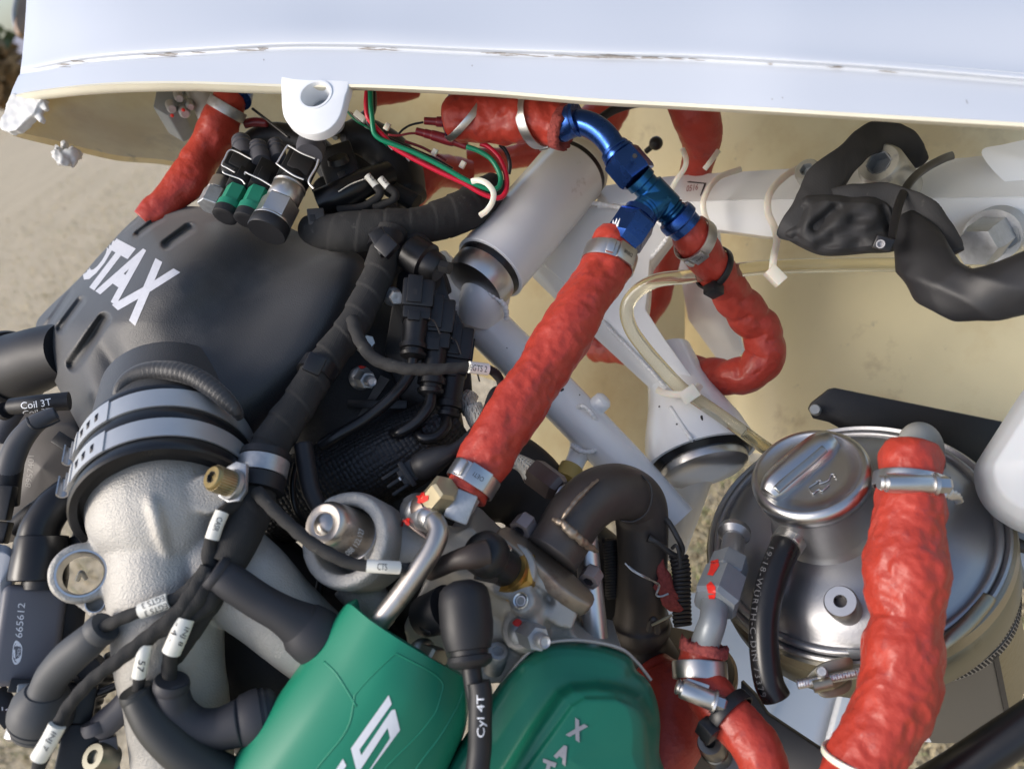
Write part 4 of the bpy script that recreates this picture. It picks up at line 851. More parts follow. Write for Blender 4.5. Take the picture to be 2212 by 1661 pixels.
nutm = mk('hex_body', g_lathe(N2A, N2B, [(0, 30), (.02, 36), (.12, 38), (.14, 44), (.2, 47), (.8, 47), (.88, 43), (1, 40), (1, 20)], 6, ph=.18), BLUE, nu, smooth=20)
mk('rim', g_lathe(N2A, N2B, [(-.06, 30), (-.06, 38), (.1, 39), (.1, 30)], 36), BLUE, nu)
ze = ZZ(1270, 0, 1300, 2203)
for q in ([(1735, 1450), (1765, 1425), (1790, 1385), (1775, 1440), (1745, 1455)], [(1738, 1425), (1745, 1395), (1752, 1430), (1745, 1450)], [(1752, 1420), (1768, 1385), (1770, 1400), (1758, 1432)], [(1708, 1468), (1742, 1472), (1742, 1478), (1708, 1474)]):
    V, T_ = poly(ze(*q)); mk('emblem', lay(V, T_, nutm, .1, 30), INKW, nu, smooth=False)
uf = thing('elbow_fitting', 'dark blue ringed elbow going up under the cowling lip at the short red hose', 'pipe fitting', (1000, 215, 43))
mk('bend', g_tube([(1010, 170, 44, 33), (1002, 205, 43.6, 31), (990, 235, 43, 31), (984, 262, 42.6, 30), (990, 285, 42.4, 28)], 28, step=3), BLUE, uf, smooth=True)
for yy in (198, 214): mk('ring', g_tube([(1003, yy-4, 43.7, 33), (1002, yy+3, 43.6, 35), (1000, yy+9, 43.5, 33)], 28, step=2), BLUE, uf)
mk('block', bx((1015, 200, 43.4), (1075, 208, 43.2), (-24, 10), (-12, 12), 3), BLUE, uf)
# ---------------------------------------------------------------- clear vent tube and nylon ties
cl = thing('vent_tube', 'yellowed clear plastic tube curving over the white diagonal beam', 'tube', (1500, 600, 43))
CLP = [(2090, 590, 41, 15.5), (2000, 574, 41.2, 15.5), (1900, 572, 41.5, 15.5), (1760, 574, 41.8, 15.5), (1650, 578, 42, 15.5), (1560, 588, 41.6, 15.5), (1480, 598, 41.8, 15.5), (1420, 606, 42.4, 15.5), (1378, 628, 43, 15.5), (1354, 664, 43.4, 15.5), (1362, 708, 43.6, 15.5), (1392, 752, 43.8, 15.5), (1430, 796, 43.8, 15.5), (1470, 838, 43.6, 15.5), (1510, 866, 43.2, 14.5), (1560, 900, 42.6, 14.5), (1610, 936, 42, 14.5), (1650, 965, 42.4, 14.5), (1690, 990, 44, 14), (1730, 1015, 46, 14)]
mk('tube', g_tube(CLP, 20, step=5, hollow=.62, key='clear'), CLEAR, cl, smooth=True)
0 and mk('inner_bore', g_tube([(a, b, c, d*.62) for a, b, c, d in CLP], 14, step=6), M('stained_bore', (.50, .42, .22), .4, var=.3, vs=30), cl, smooth=True)
beamT = dict(zip_tie=None)
def tie_path(pts, w, lab, mat, head=None, group='natural nylon zip ties'):
    t = thing('zip_tie', lab, 'zip tie', pts[0], group); mk('strap', g_tube([p + (w,) for p in pts], 10, step=3, flat=.45), mat, t)
    if head: mk('head', bx(head[0], head[1], (-head[2], head[2]), (-head[2]*.6, head[2]*.8), 2), mat, t)
    return t
tie_path([(1600, 366, 47), (1560, 380, 45.8), (1538, 398, 45), (1526, 418, 44.6), (1519, 440, 44.5), (1524, 470, 44.6), (1540, 495, 44.8)], 6.5, 'pale nylon tie round the white square beam, left of two', TIEW)
tie_path([(1730, 362, 46.4), (1700, 378, 45.2), (1672, 404, 44.4), (1659, 430, 44), (1660, 462, 44), (1672, 490, 43.6), (1678, 520, 42.6), (1672, 552, 41), (1668, 585, 40.6)], 8, 'long pale nylon tie dropping from the square beam to the clear tube', TIEW, ((1684, 588, 40.6), (1664, 606, 40.6), 20))
tie_path([(1474, 322, 45.6), (1482, 345, 45), (1478, 365, 45), (1462, 388, 45.2), (1450, 410, 45.6)], 6, 'pale nylon tie leg on the left of the hanging red hose', TIEW)
tie_path([(1552, 326, 45.6), (1536, 348, 45), (1522, 366, 45)], 6, 'pale nylon tie leg on the right of the hanging red hose', TIEW)
tie_path([(1420, 842, 45), (1440, 850, 44), (1470, 852, 43.2), (1500, 846, 42.8), (1512, 832, 43.4)], 8, 'pale nylon tie holding the clear tube to the foot of the diagonal beam', TIEW, ((1474, 862, 42.8), (1506, 840, 42.6), 15))
zip_tie('h3', 1546, 580, 15, 'black tie with a square head holding the red loop hose to the clear tube', TIEB, .5, 1.06, tail=.004, tilt=DIR(.45, -.1, 0)*.5, hs=1.4)
zip_tie('h7', 1572, 1545, 26, 'broad black tie round the red hose with the frayed top', TIEB, .95, 1.04, hs=1.0, tail=.006)
zip_tie('h6', 1858, 1640, 14, 'pale nylon tie round the fat glossy red hose at the bottom edge', TIEW, 2.2, 1.02, head=False, tilt=DIR(.1, .5, .1)*.9)
# ---------------------------------------------------------------- oil tank
TO = P(1832, 1158, 39); UPV = Vector((0, 0, 1))
def hplane(h): return lambda x, y: 100*(TO.z + h/100 - CAM.z) / (P(x, y, 100) - CAM).z
def tl(prof, c=TO, seg=96, cap=False, closed=False): return g_lathe(c, c + UPV*.01, prof, seg, cap, closed, z=FPX)
def g_arc(t0, t1, r0, r1, a0, a1, n=40, c=TO):
    "curved plate on the tank: angles measured round the vertical from the side that faces the viewer"
    O, X, Y, Z, L = frame(c, c + UPV*.01); V, F = [], []
    for i in range(n+1):
        a = a0 + (a1-a0)*i/n; d = X*math.cos(a)+Y*math.sin(a)
        for t, r in ((t0, r0), (t0, r1), (t1, r1), (t1, r0)): V.append(O + Z*(t/100) + d*(r/100))
    for i in range(n):
        for k in range(4): F.append((i*4+k, i*4+(k+1) % 4, i*4+4+(k+1) % 4, i*4+4+k))
    F += [(0, 3, 2, 1), (n*4, n*4+1, n*4+2, n*4+3)]; return V, F
ta = thing('oil_tank', 'round brushed steel oil tank with a domed lid and gold plated clamp ring', 'oil tank', (1950, 1450, 46))
lid = mk('lid', tl([(.1, 6.5), (.42, 6.72), (.55, 6.66), (.6, 6.5), (.52, 6.36), (.40, 6.3), (.48, 6.18), (.9, 5.85), (1.25, 5.35), (1.55, 4.6), (1.75, 3.8), (1.85, 3.1), (1.9, .01)]), STEELD, ta, smooth=50)
mk('rim_bead', tl([(.30, 6.66), (.5, 6.95), (.42, 7.05), (.2, 7.05), (.1, 6.9), (.1, 6.6)], closed=True), STEELD, ta)
mk('clamp_ring', tl([(.22, 7.02), (.16, 7.2), (-.5, 7.24), (-.62, 7.0), (-.5, 6.8), (.1, 6.8)], closed=True), GOLD, ta)
mk('shoulder', tl([(-.5, 6.8), (-.8, 7.1), (-1.4, 7.2), (-2.6, 7.2), (-3.2, 6.9), (-3.3, 4.5)]), M('dull_olive_steel', (.27, .255, .19), .48, .9, var=.18, vs=20, dirt=((.16, .14, .09), .6, 25)), ta)
OL = M('olive_heat_shield', (.30, .265, .17), .45, .85, var=.15, vs=12, bump=.5, bs=260, dist=.001, dirt=((.17, .14, .08), .6, 20))
_Y = frame(TO, TO + UPV*.01)[2]; BC = TO + _Y*.019
body = mk('body', tl([(-3.0, 5.0), (-3.6, 5.02), (-12.6, 5.02), (-12.9, 4.9), (-12.9, .01)], BC), OL, ta)
sheet = mk('front_sheet', g_arc(-12.8, -5.9, 5.03, 5.10, -.6, .62, c=BC), SHEETG, ta)
mk('sheet_fold', g_arc(-12.8, -5.9, 5.08, 5.16, .58, .64, 4, c=BC), GREYDK, ta)
for t0, nm in ((-4.9, 0), (-5.75, 1)):
    b = mk('perforated_band', g_arc(t0-.38, t0+.26, 5.06, 5.14, -.1, 2.4, 70, c=BC), STEELD, ta)
    gs = []
    O, X, Y, Z, L = frame(BC, BC + UPV*.01)
    for k in range(60):
        a = -.05 + k*2.4/60; d = X*math.cos(a)+Y*math.sin(a); s = Z.cross(d)
        gs.append(g_box((O + Z*((t0-.06)/100) + d*.0514, d, (s + Z*.35).normalized(), (Z - s*.35).normalized(), 1), (-.0024, .0024), (-.0006, .0006), (-.0003, .0003), 0, 1.0))
    tag(mk('slots', jn(*gs), INKB, b), kind='stuff')
for V, T_ in (poly([(1940, 1500), (2012, 1600), (2008, 1606), (1940, 1600)]),): mk('sticker', lay(V, T_, sheet, .15, 30), INKW, ta, smooth=False)
V, T_ = poly([(1958, 1556), (1966, 1566), (1952, 1568)]); mk('sticker_mark', lay(V, T_, sheet, .25, 30), INKB, ta, smooth=False)
relief('embossed_rib', [(2004, 1414), (2044, 1386), (2090, 1346), (2126, 1304), (2136, 1288)], 15, ta, list(ta.children), GOLD)
# filler neck and cap
cP = P(1745, 1015, 36); hC = (cP - TO).z; NC = Vector((cP.x, cP.y, TO.z)); hc = hC*100
mk('filler_neck', tl([(1.4, 2.9), (1.75, 2.72), (2.0, 2.55), (2.3, 2.42), (hc-1.2, 2.40), (hc-1.0, 2.5), (hc-.9, 2.5), (hc-.9, .1)], NC), STEELD, ta)
cap_t = thing('filler_cap', 'polished steel oil filler cap with a raised grip bar and an oil can symbol', 'filler cap', (1745, 1040, 36.6))
cap = mk('disc', tl([(hc-1.0, .1), (hc-1.0, 2.55), (hc-.9, 2.66), (hc-.5, 2.70), (hc-.25, 2.68), (hc-.1, 2.56), (hc-.02, 2.4), (hc-.06, 2.28), (hc-.14, 2.2), (hc-.12, 1.6), (hc-.1, .01)], NC), CAPM, cap_t, smooth=60)
cz = hplane(hC*100 - .08)
def capz(x, y, d=0): return cz(x, y) - d
gp_ = [(1660, 1070, 22), (1674, 1055, 34), (1700, 1031, 38), (1745, 993, 38), (1778, 965, 35), (1797, 949, 24)]
mk('grip_bar', g_tube([(x, y, capz(x, y, .1), r) for x, y, r in gp_], 28, step=3, flat=.8), CAPM, cap_t, smooth=True)
mk('grip_groove', g_tube([(x+3, y+4, capz(x, y, .72), r*.28) for x, y, r in gp_[1:-1]], 14, step=3, flat=.5), M('dull_cap_steel', (.36, .37, .36), .4, 1, dirt=((.5, .5, .42), .6, 200)), cap_t, smooth=True)
zo = ZZ(2540, 950, 1300, 2203)
for st in ([(840, 1500), (838, 1485), (890, 1452), (900, 1440), (915, 1445), (905, 1462), (960, 1440), (975, 1405), (1000, 1405), (1002, 1420)], [(840, 1500), (862, 1525), (885, 1505), (905, 1500), (920, 1508), (965, 1468)], [(880, 1448), (905, 1442)]):
    mk('oil_can_symbol', g_tube([(x, y, capz(x, y, .05), 1.8) for x, y in zo(*st)], 8, step=2), CAPM, cap_t)
mk('outlet_stub', g_tube([(2010, 1010, 38.6, 30), (2004, 962, 37, 31), (1990, 944, 35.8, 32), (1976, 950, 35, 32), (1970, 985, 34.6, 31), (1968, 1040, 34.2, 31)], 28, step=3), M('grey_nylon_stub', (.30, .30, .28), .5), ta, smooth=True)
# left outlet, its two hex nuts and grey elbow
on = thing('oil_line_elbow', 'grey coated elbow with two hex nuts marked in red, left side of the oil tank', 'pipe fitting', (1555, 1270, 36))
mk('tank_stub', g_tube([(1588, 1140, 38.8, 22), (1584, 1170, 38, 24), (1578, 1212, 37.2, 24), (1574, 1230, 37, 24)], 24), STEELD, on)
mk('weld_bead', g_lathe((1588, 1142, 38.6), (1584, 1162, 38.1), [(.0, 22), (.2, 34), (.6, 34), (1, 24)], 32), STEELD, ta)
oa, ob_ = (1580, 1208, 37.2), (1538, 1322, 34.8)
n1 = mk('jam_nut', g_lathe(oa, ob_, [(0, 30), (.02, 40), (.3, 42), (.34, 36), (.34, 20)], 6, ph=.35), GREYPIPE, on, smooth=20)
n2 = mk('union_nut', g_lathe(oa, ob_, [(.32, 34), (.36, 48), (.8, 50), (.88, 44), (.88, 20)], 6, ph=.1), GREYPIPE, on, smooth=20)
ep = mk('elbow_pipe', g_tube([(1548, 1290, 35.6, 29), (1544, 1305, 35.2, 29), (1540, 1340, 34.6, 29), (1530, 1370, 34.6, 30), (1521, 1395, 34.9, 29), (1518, 1412, 35.4, 20), (1518, 1425, 35.8, 8)], 32, step=3), GREYPIPE, on, smooth=True)
for pl in ([(1536, 1212), (1552, 1208), (1554, 1222), (1540, 1244), (1528, 1242), (1534, 1228)], [(1526, 1264), (1536, 1256), (1546, 1268), (1546, 1282), (1530, 1280)], [(1530, 1284), (1546, 1282), (1544, 1294), (1532, 1294)]):
    V, T_ = poly(pl); mk('torque_mark', lay(V, T_, [n1, n2, ep], .25, 8), PAINTR, on, smooth=False)
# vent hose with its lettering
def text_path(text, pts, hh, tg, mat, par, flip=1, name='lettering', space=1.0, bold=0.0):
    V, T = glyphs(text, space, bold); sp = spline([p + (0,) for p in pts], n=200)[:, :2]
    d = np.gradient(sp, axis=0); d /= np.linalg.norm(d, axis=1)[:, None]
    def mp(u, v):
        k = min(199, max(0, u*199)); i = int(k); j = min(199, i+1); f = k-i; p = sp[i]*(1-f)+sp[j]*f; q = d[i]
        return (p[0] + q[1]*(v-.5)*2*hh*flip, p[1] - q[0]*(v-.5)*2*hh*flip)
    V, T = sub2d([mp(*p) for p in V], T, 9); return mk(name, lay(V, T, tg, .12, 1e9), mat, par, smooth=False)
vh = thing('vent_hose', 'short black rubber hose with faint grey lettering hanging from the filler neck', 'hose', (1655, 1340, 35))
vb = mk('hose', g_tube([(1716, 1146, 37, 27), (1706, 1166, 36.6, 30), (1694, 1186, 36.3, 32), (1668, 1252, 35.6, 32), (1652, 1325, 35, 31), (1650, 1395, 34.6, 31), (1660, 1470, 34.3, 32), (1676, 1506, 34.2, 32)], 32, step=4, hollow=.6, key='vh'), RUBBERG, vh, smooth=True)
text_path('19:18-WÜRTH-C-DIN 73379', [(1668, 1182), (1644, 1250), (1630, 1325), (1630, 1395), (1642, 1475), (1652, 1504)], 7.5, vb, M('faded_print', (.11, .11, .115), .6), vh, 1, space=1.25)
zc_ = thing('spring_clamp', 'steel crimp clamp at the top of the black vent hose', 'hose clamp', (1706, 1164, 36.6)); T_, i = on_tube('vh', 1704, 1170)
g, f = ring_geo(T_, i, px(34, 36.6), T_['r'][i]*1.0, .0009); mk('band', g, STEEL, zc_); mk('crimp', tag_geo(f, -.35, T_['r'][i], .0075, .0035, .0016), STEEL, zc_)
tk = mk('stand_post', g_lathe((1852, 1350, 36.6), (1815, 1298, 33.8), [(0, 30), (.1, 29), (.72, 29), (.74, 32), (.97, 33), (1, 30), (1, 13), (.86, 12), (.86, .1)], 40, cap=False), STEEL, ta)
mk('hex_socket', g_lathe((1818, 1302, 34.05), (1815, 1298, 33.85), [(0, .1), (0, 14), (.5, 14.5), (1.05, 15), (1.05, 17), (0, 17)], 6, cap=False), GREYDK, tk, smooth=False)
mk('lock_wire', g_tube([(1836, 1300, 35, 2), (1848, 1310, 35.2, 2), (1862, 1330, 35.6, 2), (1875, 1334, 35.4, 2)], 8), STEEL, ta)
for k in range(2): mk('lock_wire', g_tube([(2036 + 3*k, 1414, 35, 2.4), (2048, 1420 + 3*k, 35, 2.4), (2058, 1426 - 2*k, 35, 2.4), (2066, 1432 + 2*k, 35, 2.4)], 8), STEEL, ta)
# V-clamp closing bolt at the lower front
vc = thing('clamp_bolt', 'gold T bolt and trunnion closing the tank clamp ring at its lower front', 'bolt', (1790, 1465, 34.1))
def threads(s, th, p, r): return r*.12*(((s*900 + th/6.2832) % 1) - .5)
mk('threaded_rod', g_tube([(1722, 1478, 33.3, 10), (1760, 1471, 33.2, 10), (1870, 1450, 33.0, 10)], 16, step=1.2, fn=threads), STEEL, vc)
sm = lambda o: [tuple(q[:2]) for q in spline([p + (0,) for p in o], n=36, closed=True)]
mk('trunnion_plate', g_slab(sm([(1742, 1468), (1762, 1442), (1795, 1426), (1838, 1420), (1842, 1446), (1830, 1470), (1800, 1488), (1765, 1490)]), plane3((1742, 1468, 33.7), (1840, 1430, 33.5), (1800, 1488, 33.5)), .14, .03), GOLD, vc)
mk('trunnion_plate', g_slab(sm([(1764, 1484), (1800, 1480), (1838, 1466), (1836, 1490), (1808, 1504), (1776, 1504)]), plane3((1764, 1484, 33.9), (1838, 1470, 33.8), (1800, 1504, 33.6)), .14, .03), GOLD, vc)
mk('trunnion_pin', g_lathe((1756, 1482, 33.1), (1796, 1474, 33.0), [(0, .1), (0, 14), (1, 14), (1, .1)], 24, cap=False), GOLD, vc)
mk('rivet', g_lathe((1777, 1454, 33.5), (1775, 1450, 32.9), [(0, 12), (.7, 12), (1, 9), (1, .1)], 24), ZINC, vc)
mk('ring_lug', g_slab([(1830, 1402), (1870, 1404), (1866, 1424), (1838, 1424)], plane3((1830, 1402, 34.1), (1870, 1404, 33.9), (1850, 1424, 34.0)), .2, .04), GREYPIPE, vc)
mk('end_stop', g_ball((1800, 1478, 34.9), 24, 18, 1.3, .8), GREYB, vc)
bp_ = tag(mk('bracket_plate', g_slab([(1746, 884), (1752, 872), (1790, 842), (1804, 839), (2168, 912), (2180, 1000), (2120, 1040), (1980, 990), (1840, 940), (1790, 912), (1756, 904)], plane3((1750, 880, 45), (2165, 912, 42.4), (1950, 990, 44)), .4, .06), CONN), 'black bracket plate behind the top of the oil tank', 'bracket')
mk('bolt', g_lathe((1762, 886, 44.4), (1760, 884, 43.9), [(0, 12), (.6, 12), (1, 10), (1, .1)], 20), GREYPIPE, bp_)
# worm clamp on the fat hose
wc = thing('worm_clamp', 'steel worm drive clamp round the top of the fat glossy red hose', 'hose clamp', (1975, 1045, 33)); T_, i = on_tube('h6', 1968, 1044)
def wormclamp(t, T_, i, wpx, A, B, rs=1.03):
    z = T_['sp'][i, 2]; g, f = ring_geo(T_, i, px(wpx, z), T_['r'][i]*rs*1.03, .0009); mk('band', g, STEEL, t)
    mk('worm_housing', g_lathe(A, B, [(0, 10), (0, 20), (.04, 21), (.70, 21), (.74, 19), (.74, 12)], 32), STEEL, t)
    mk('flange', g_lathe(A, B, [(.72, 12), (.72, 25), (.77, 26), (.79, 22), (.79, 10)], 32), STEEL, t)
    sc = mk('screw_head', g_lathe(A, B, [(.78, 12), (.78, 19), (.96, 19), (1, 16), (1, .1)], 6, ph=.3), CAPM, t, smooth=20)
    f2 = frame(A, B); u = px(1, A[2]); L = f2[4]/u; mk('screw_slot', g_box(f2, (L*.97, L*1.008), (-16, 16), (-2.5, 2.5), 0, u), GREYDK, sc)
    mk('worm_end', g_lathe(A, B, [(-.12, 6), (-.12, 14), (-.08, 17), (-.04, 14), (0, 17), (0, 6)], 24), STEEL, t)
wormclamp(wc, T_, i, 30, (1914, 1043, 32.1), (2052, 1047, 32.0)); mk('bridge', bx((1932, 1028, 32.2), (1996, 1029, 32.1), (-7, 8), (-10, 8), 2), STEEL, wc)
mk('band_tail', g_tube([(2030, 1062, 32.6, 11), (2050, 1066, 32.6, 11), (2066, 1074, 32.8, 10), (2072, 1085, 33.2, 8)], 14, step=2, flat=.35, fn=lambda s, th, p, r: r*.2*math.sin(s*3000)), STEEL, wc)
w2 = thing('worm_clamp', 'steel worm drive clamp below the frayed top of the red hose', 'hose clamp', (1515, 1480, 34)); T_, i = on_tube('h7', 1513, 1448)
wormclamp(w2, T_, i, 36, (1472, 1486, 33.2), (1566, 1524, 32.9), 1.06); mk('bridge', bx((1482, 1470, 33.4), (1530, 1486, 33.3), (-7, 7), (-8, 8), 2), STEEL, w2)
# ---------------------------------------------------------------- reservoirs, hoses and brackets at the right and bottom edges
rv = tag(mk('reservoir', g_pillow([(2260, 780), (2225, 822), (2190, 872), (2150, 935), (2118, 985), (2104, 1012), (2106, 1050), (2118, 1082), (2140, 1110), (2170, 1132), (2212, 1152), (2280, 1160), (2380, 1040), (2400, 860), (2340, 760)], plane3((2104, 1012, 35), (2260, 780, 34), (2300, 1160, 33.5)), [(0, 0), (.06, .7), (.14, 1.2), (.3, 1.7), (1, 2.1)], 4, (2250, 990)), RESERV), 'milky white plastic reservoir at the right edge beside the oil tank', 'reservoir')
r2 = thing('lower_reservoir', 'pale blue white rounded container under the milky reservoir at the right edge', 'reservoir', (2200, 1220, 38))
mk('body', g_pillow([(2166, 1130), (2162, 1160), (2172, 1200), (2190, 1240), (2216, 1278), (2260, 1320), (2340, 1300), (2340, 1130), (2240, 1110)], lambda x, y: 38, [(0, 0), (.1, .8), (.3, 1.3), (1, 1.6)], 3), WHITE, r2)
mk('strap', g_tube([(2160, 1150, 36.6, 14), (2185, 1168, 36.2, 14), (2215, 1182, 36, 14), (2260, 1190, 36, 14)], 14), GREYDK, r2)
tag(mk('black_hose', g_tube([(1960, 1730, 33, 44), (2060, 1672, 32.6, 44), (2150, 1612, 32.2, 44), (2260, 1540, 31.8, 44)], 28), RUBBERG), 'thick black hose crossing the bottom right corner over the grass', 'hose')
ar = thing('support_bracket', 'dark brown bracket arm crossing the white belly panel behind the short red hose', 'bracket', (1760, 1600, 40))
mk('arm', g_slab([(1600, 1470), (1630, 1500), (1656, 1541), (1800, 1637), (1880, 1700), (1880, 1760), (1660, 1760), (1600, 1600)], plane3((1620, 1500, 41), (1860, 1640, 38), (1700, 1640, 39.6)), .6, .08), GREYDK, ar)
sb = thing('socket_bolt', 'black socket head bolt on the bracket at the bottom beside the frayed red hose', 'bolt', (1540, 1610, 34))
mk('head', g_lathe((1552, 1632, 35.6), (1533, 1602, 33.6), [(0, 30), (.5, 30), (.52, 27), (.92, 27), (1, 24), (1, 12), (.8, 11), (.8, .1)], 36, cap=False), M('dark_bolt_steel', (.20, .185, .165), .35, 1, var=.2), sb)
mk('hex_recess', g_lathe((1537, 1608, 34), (1533, 1602, 33.6), [(.1, .1), (.1, 11), (.9, 12), (.9, 13), (0, 13)], 6, cap=False), INKB, sb, smooth=False)
mk('bracket', g_slab([(1548, 1618), (1600, 1640), (1596, 1720), (1556, 1720), (1540, 1650)], plane3((1548, 1620, 35.4), (1600, 1640, 35.2), (1560, 1720, 34.6)), .6, .1), GREYPIPE, sb)
mf_ = thing('muffler', 'dark brown round muffler can below the exhaust pipe', 'muffler', (1420, 1500, 43))
mk('can', g_lathe((1402, 1440, 42), (1440, 1760, 44), [(0, .1), (0, 165), (.02, 176), (.06, 180), (.12, 178), (1, 178), (1, .1)], 72, cap=False), EXH, mf_)
mk('rim', g_ring((1402, 1440, 42), (1440, 1760, 44), .03, .06, 176, 184, 72), FLANGE, mf_)
# ---------------------------------------------------------------- exhaust pipe, flange, springs
ex = thing('exhaust_pipe', 'dark rusty brown exhaust pipe bending down behind the cylinder head', 'exhaust pipe', (1320, 1150, 37))
mk('elbow_pipe', g_tube([(1190, 1200, 34.6, 62), (1216, 1160, 35, 62), (1245, 1112, 35.6, 62), (1290, 1072, 36.4, 62), (1340, 1062, 37.6, 60), (1380, 1088, 39, 58), (1392, 1150, 40.4, 52)], 40, step=4), EXH, ex, smooth=True)
mk('down_pipe', g_tube([(1376, 1082, 38.8, 58), (1386, 1120, 39.4, 57), (1388, 1200, 40, 54), (1386, 1270, 40.6, 54), (1384, 1330, 41, 56), (1384, 1345, 41.1, 63), (1384, 1362, 41.2, 63), (1386, 1380, 41.4, 58), (1392, 1440, 42, 86), (1394, 1470, 42.2, 92)], 40, step=4), EXH, ex, smooth=True)
def weldf(s, th, p, r): return r*.5*noise.noise(Vector(p)*500)
mk('weld_bead', g_tube([(1196, 1122, 34.0, 6), (1212, 1128, 33.7, 8), (1228, 1142, 33.5, 9), (1250, 1162, 33.6, 9), (1272, 1180, 34, 8), (1290, 1190, 34.6, 5)], 10, step=2, fn=weldf), FLANGE, ex, smooth=True)
mk('weld_bead', g_tube([(1214, 1122, 33.9, 4), (1232, 1096, 34, 5), (1262, 1062, 34.6, 5), (1292, 1036, 35.2, 3)], 8, step=2, fn=weldf), FLANGE, ex, smooth=True)
mk('seam', g_tube([(1386, 1026, 37.2, 2.5), (1404, 1046, 36.9, 2.5), (1408, 1076, 36.9, 2.5), (1396, 1108, 37, 2.5), (1368, 1126, 37.1, 2.5), (1340, 1124, 37, 2)], 8, step=3), GREYDK, ex, smooth=True)
zf = ZZ(1700, 1880, 650, 1799)
flo = zf((452, 335), (470, 290), (500, 260), (560, 250), (640, 280), (770, 375), (900, 475), (1080, 610), (1250, 745), (1370, 860), (1465, 960), (1478, 1010), (1460, 1060), (1430, 1085), (1330, 1030), (1220, 960), (1100, 868), (980, 750), (860, 640), (740, 560), (620, 465), (520, 392))
FP = plane3((1074, 1150, 33.8), (1285, 1300, 33.6), (1190, 1190, 34.9))
mk('flange', g_slab(flo, FP, .75, .12, 3), FLANGE, ex)
mk('gasket', g_slab([(x-9, y+11) for x, y in flo[1:-1]], lambda x, y: FP(x+9, y-11)+.55, .35, .05), BLOCK, ex)
mk('stud', g_lathe((1262, 1318, 34.8), (1272, 1296, 34.4), [(0, 9), (1, 9)], 16), ZINC, ex)
def bolt(lab, A, B, r, mat=ZINC, flange=True, tip=None, red=None, grp=None, parent=None, name='hex_bolt'):
    t = parent or thing(name, lab, 'bolt', A, grp)
    if flange: mk('washer', g_lathe(A, B, [(0, r*.5), (0, r*1.25), (.12, r*1.3), (.22, r*1.2), (.3, r*.9)], 36), mat, t)
    h = mk('hex_head', g_lathe(A, B, [(.18, r*.5), (.18, r), (.88, r), (1, r*.86), (1, r*.6), (.97, .1)], 6, ph=.27, cap=False), mat, t, smooth=20)
    if tip: mk('tip', g_lathe(A, B, [(.9, tip), (1.3, tip), (1.36, tip*.8), (1.32, tip*.5), (1.32, .1)], 24, cap=False), mat, t)
    if red:
        V, T = poly(blot(red[0], red[1], red[2], red[2]*.85, 0, 12, .12)); mk('torque_mark', lay(V, T, [c for c in t.children if c.type == 'MESH'], .3, 6), PAINTR, t, smooth=False)
    return t
NUTR = M('red_marked_steel', (.30, .26, .26), .5, .6, var=.25, dirt=((.30, .05, .06), .62, 300))
bolt('red stained hex nut on the upper end of the exhaust flange', (1118, 1152, 34.6), (1142, 1122, 35.2), 26, NUTR, False, grp='red stained nuts on the exhaust flange')
bolt('red stained hex nut on the lower end of the exhaust flange, at the silver strut', (1268, 1262, 34.4), (1284, 1232, 35), 24, NUTR, False, grp='red stained nuts on the exhaust flange')
tag(mk('strut_tube', g_tube([(1262, 1130, 37, 26), (1272, 1230, 36.6, 26), (1282, 1320, 36.4, 26), (1292, 1430, 36.2, 27)], 28), MACH), 'bright silver strut tube behind the exhaust flange', 'strut')
def coil(pts, turns, rw, rc):
    sp = spline(pts, n=turns*14); c = []
    d = np.gradient(sp[:, :2], axis=0); d /= np.linalg.norm(d, axis=1)[:, None]
    for i, p in enumerate(sp):
        a = i/14*6.2832; o = math.cos(a)*rc; z = p[2] + math.sin(a)*rc*p[2]/FPX
        c.append((p[0]-d[i, 1]*o, p[1]+d[i, 0]*o, z, rw))
    return g_tube(c, 8, step=2.2)
sg = thing('exhaust_spring', 'dark coil spring hooked to the exhaust pipe with a red rag behind it', 'spring', (1470, 1250, 39))
mk('coil', coil([(1466, 1200, 39.2), (1472, 1240, 39.2), (1472, 1290, 39.4), (1474, 1350, 39.8)], 17, 4.5, 17), GREYDK, sg, smooth=True)
mk('hook', g_tube([(1435, 1118, 38.6, 6), (1446, 1130, 38.4, 6), (1462, 1158, 38.2, 6), (1474, 1185, 38.4, 6), (1468, 1200, 38.6, 6), (1452, 1196, 38.4, 6), (1420, 1172, 38, 6), (1400, 1162, 38, 9)], 12, step=3), GREYDK, sg)
mk('hook', g_tube([(1452, 1184, 38.2, 4), (1460, 1178, 38, 4), (1466, 1192, 38, 4), (1470, 1226, 38.2, 4.5)], 10, step=3), GREYDK, sg)
tag(mk('exhaust_spring', coil([(1318, 1165, 41), (1322, 1220, 41), (1325, 1290, 41.2)], 20, 4.6, 13), BLOCK, smooth=True), 'dark coil spring left of the exhaust down pipe, in deep shade', 'spring')
rg = mk('red_rag', g_pillow([(1414, 1206), (1432, 1204), (1438, 1226), (1450, 1240), (1456, 1270), (1470, 1290), (1462, 1300), (1478, 1316), (1470, 1322), (1446, 1320), (1430, 1306), (1424, 1284), (1410, 1268), (1422, 1250), (1414, 1226)], lambda x, y: 39.0, [(0, 0), (.3, .15), (1, .25)], .4, n=80, rings=14, smooth_o=False), REDD, smooth=True); tag(rg, 'frayed dark red rag strip between the down pipe and its spring', 'rag')
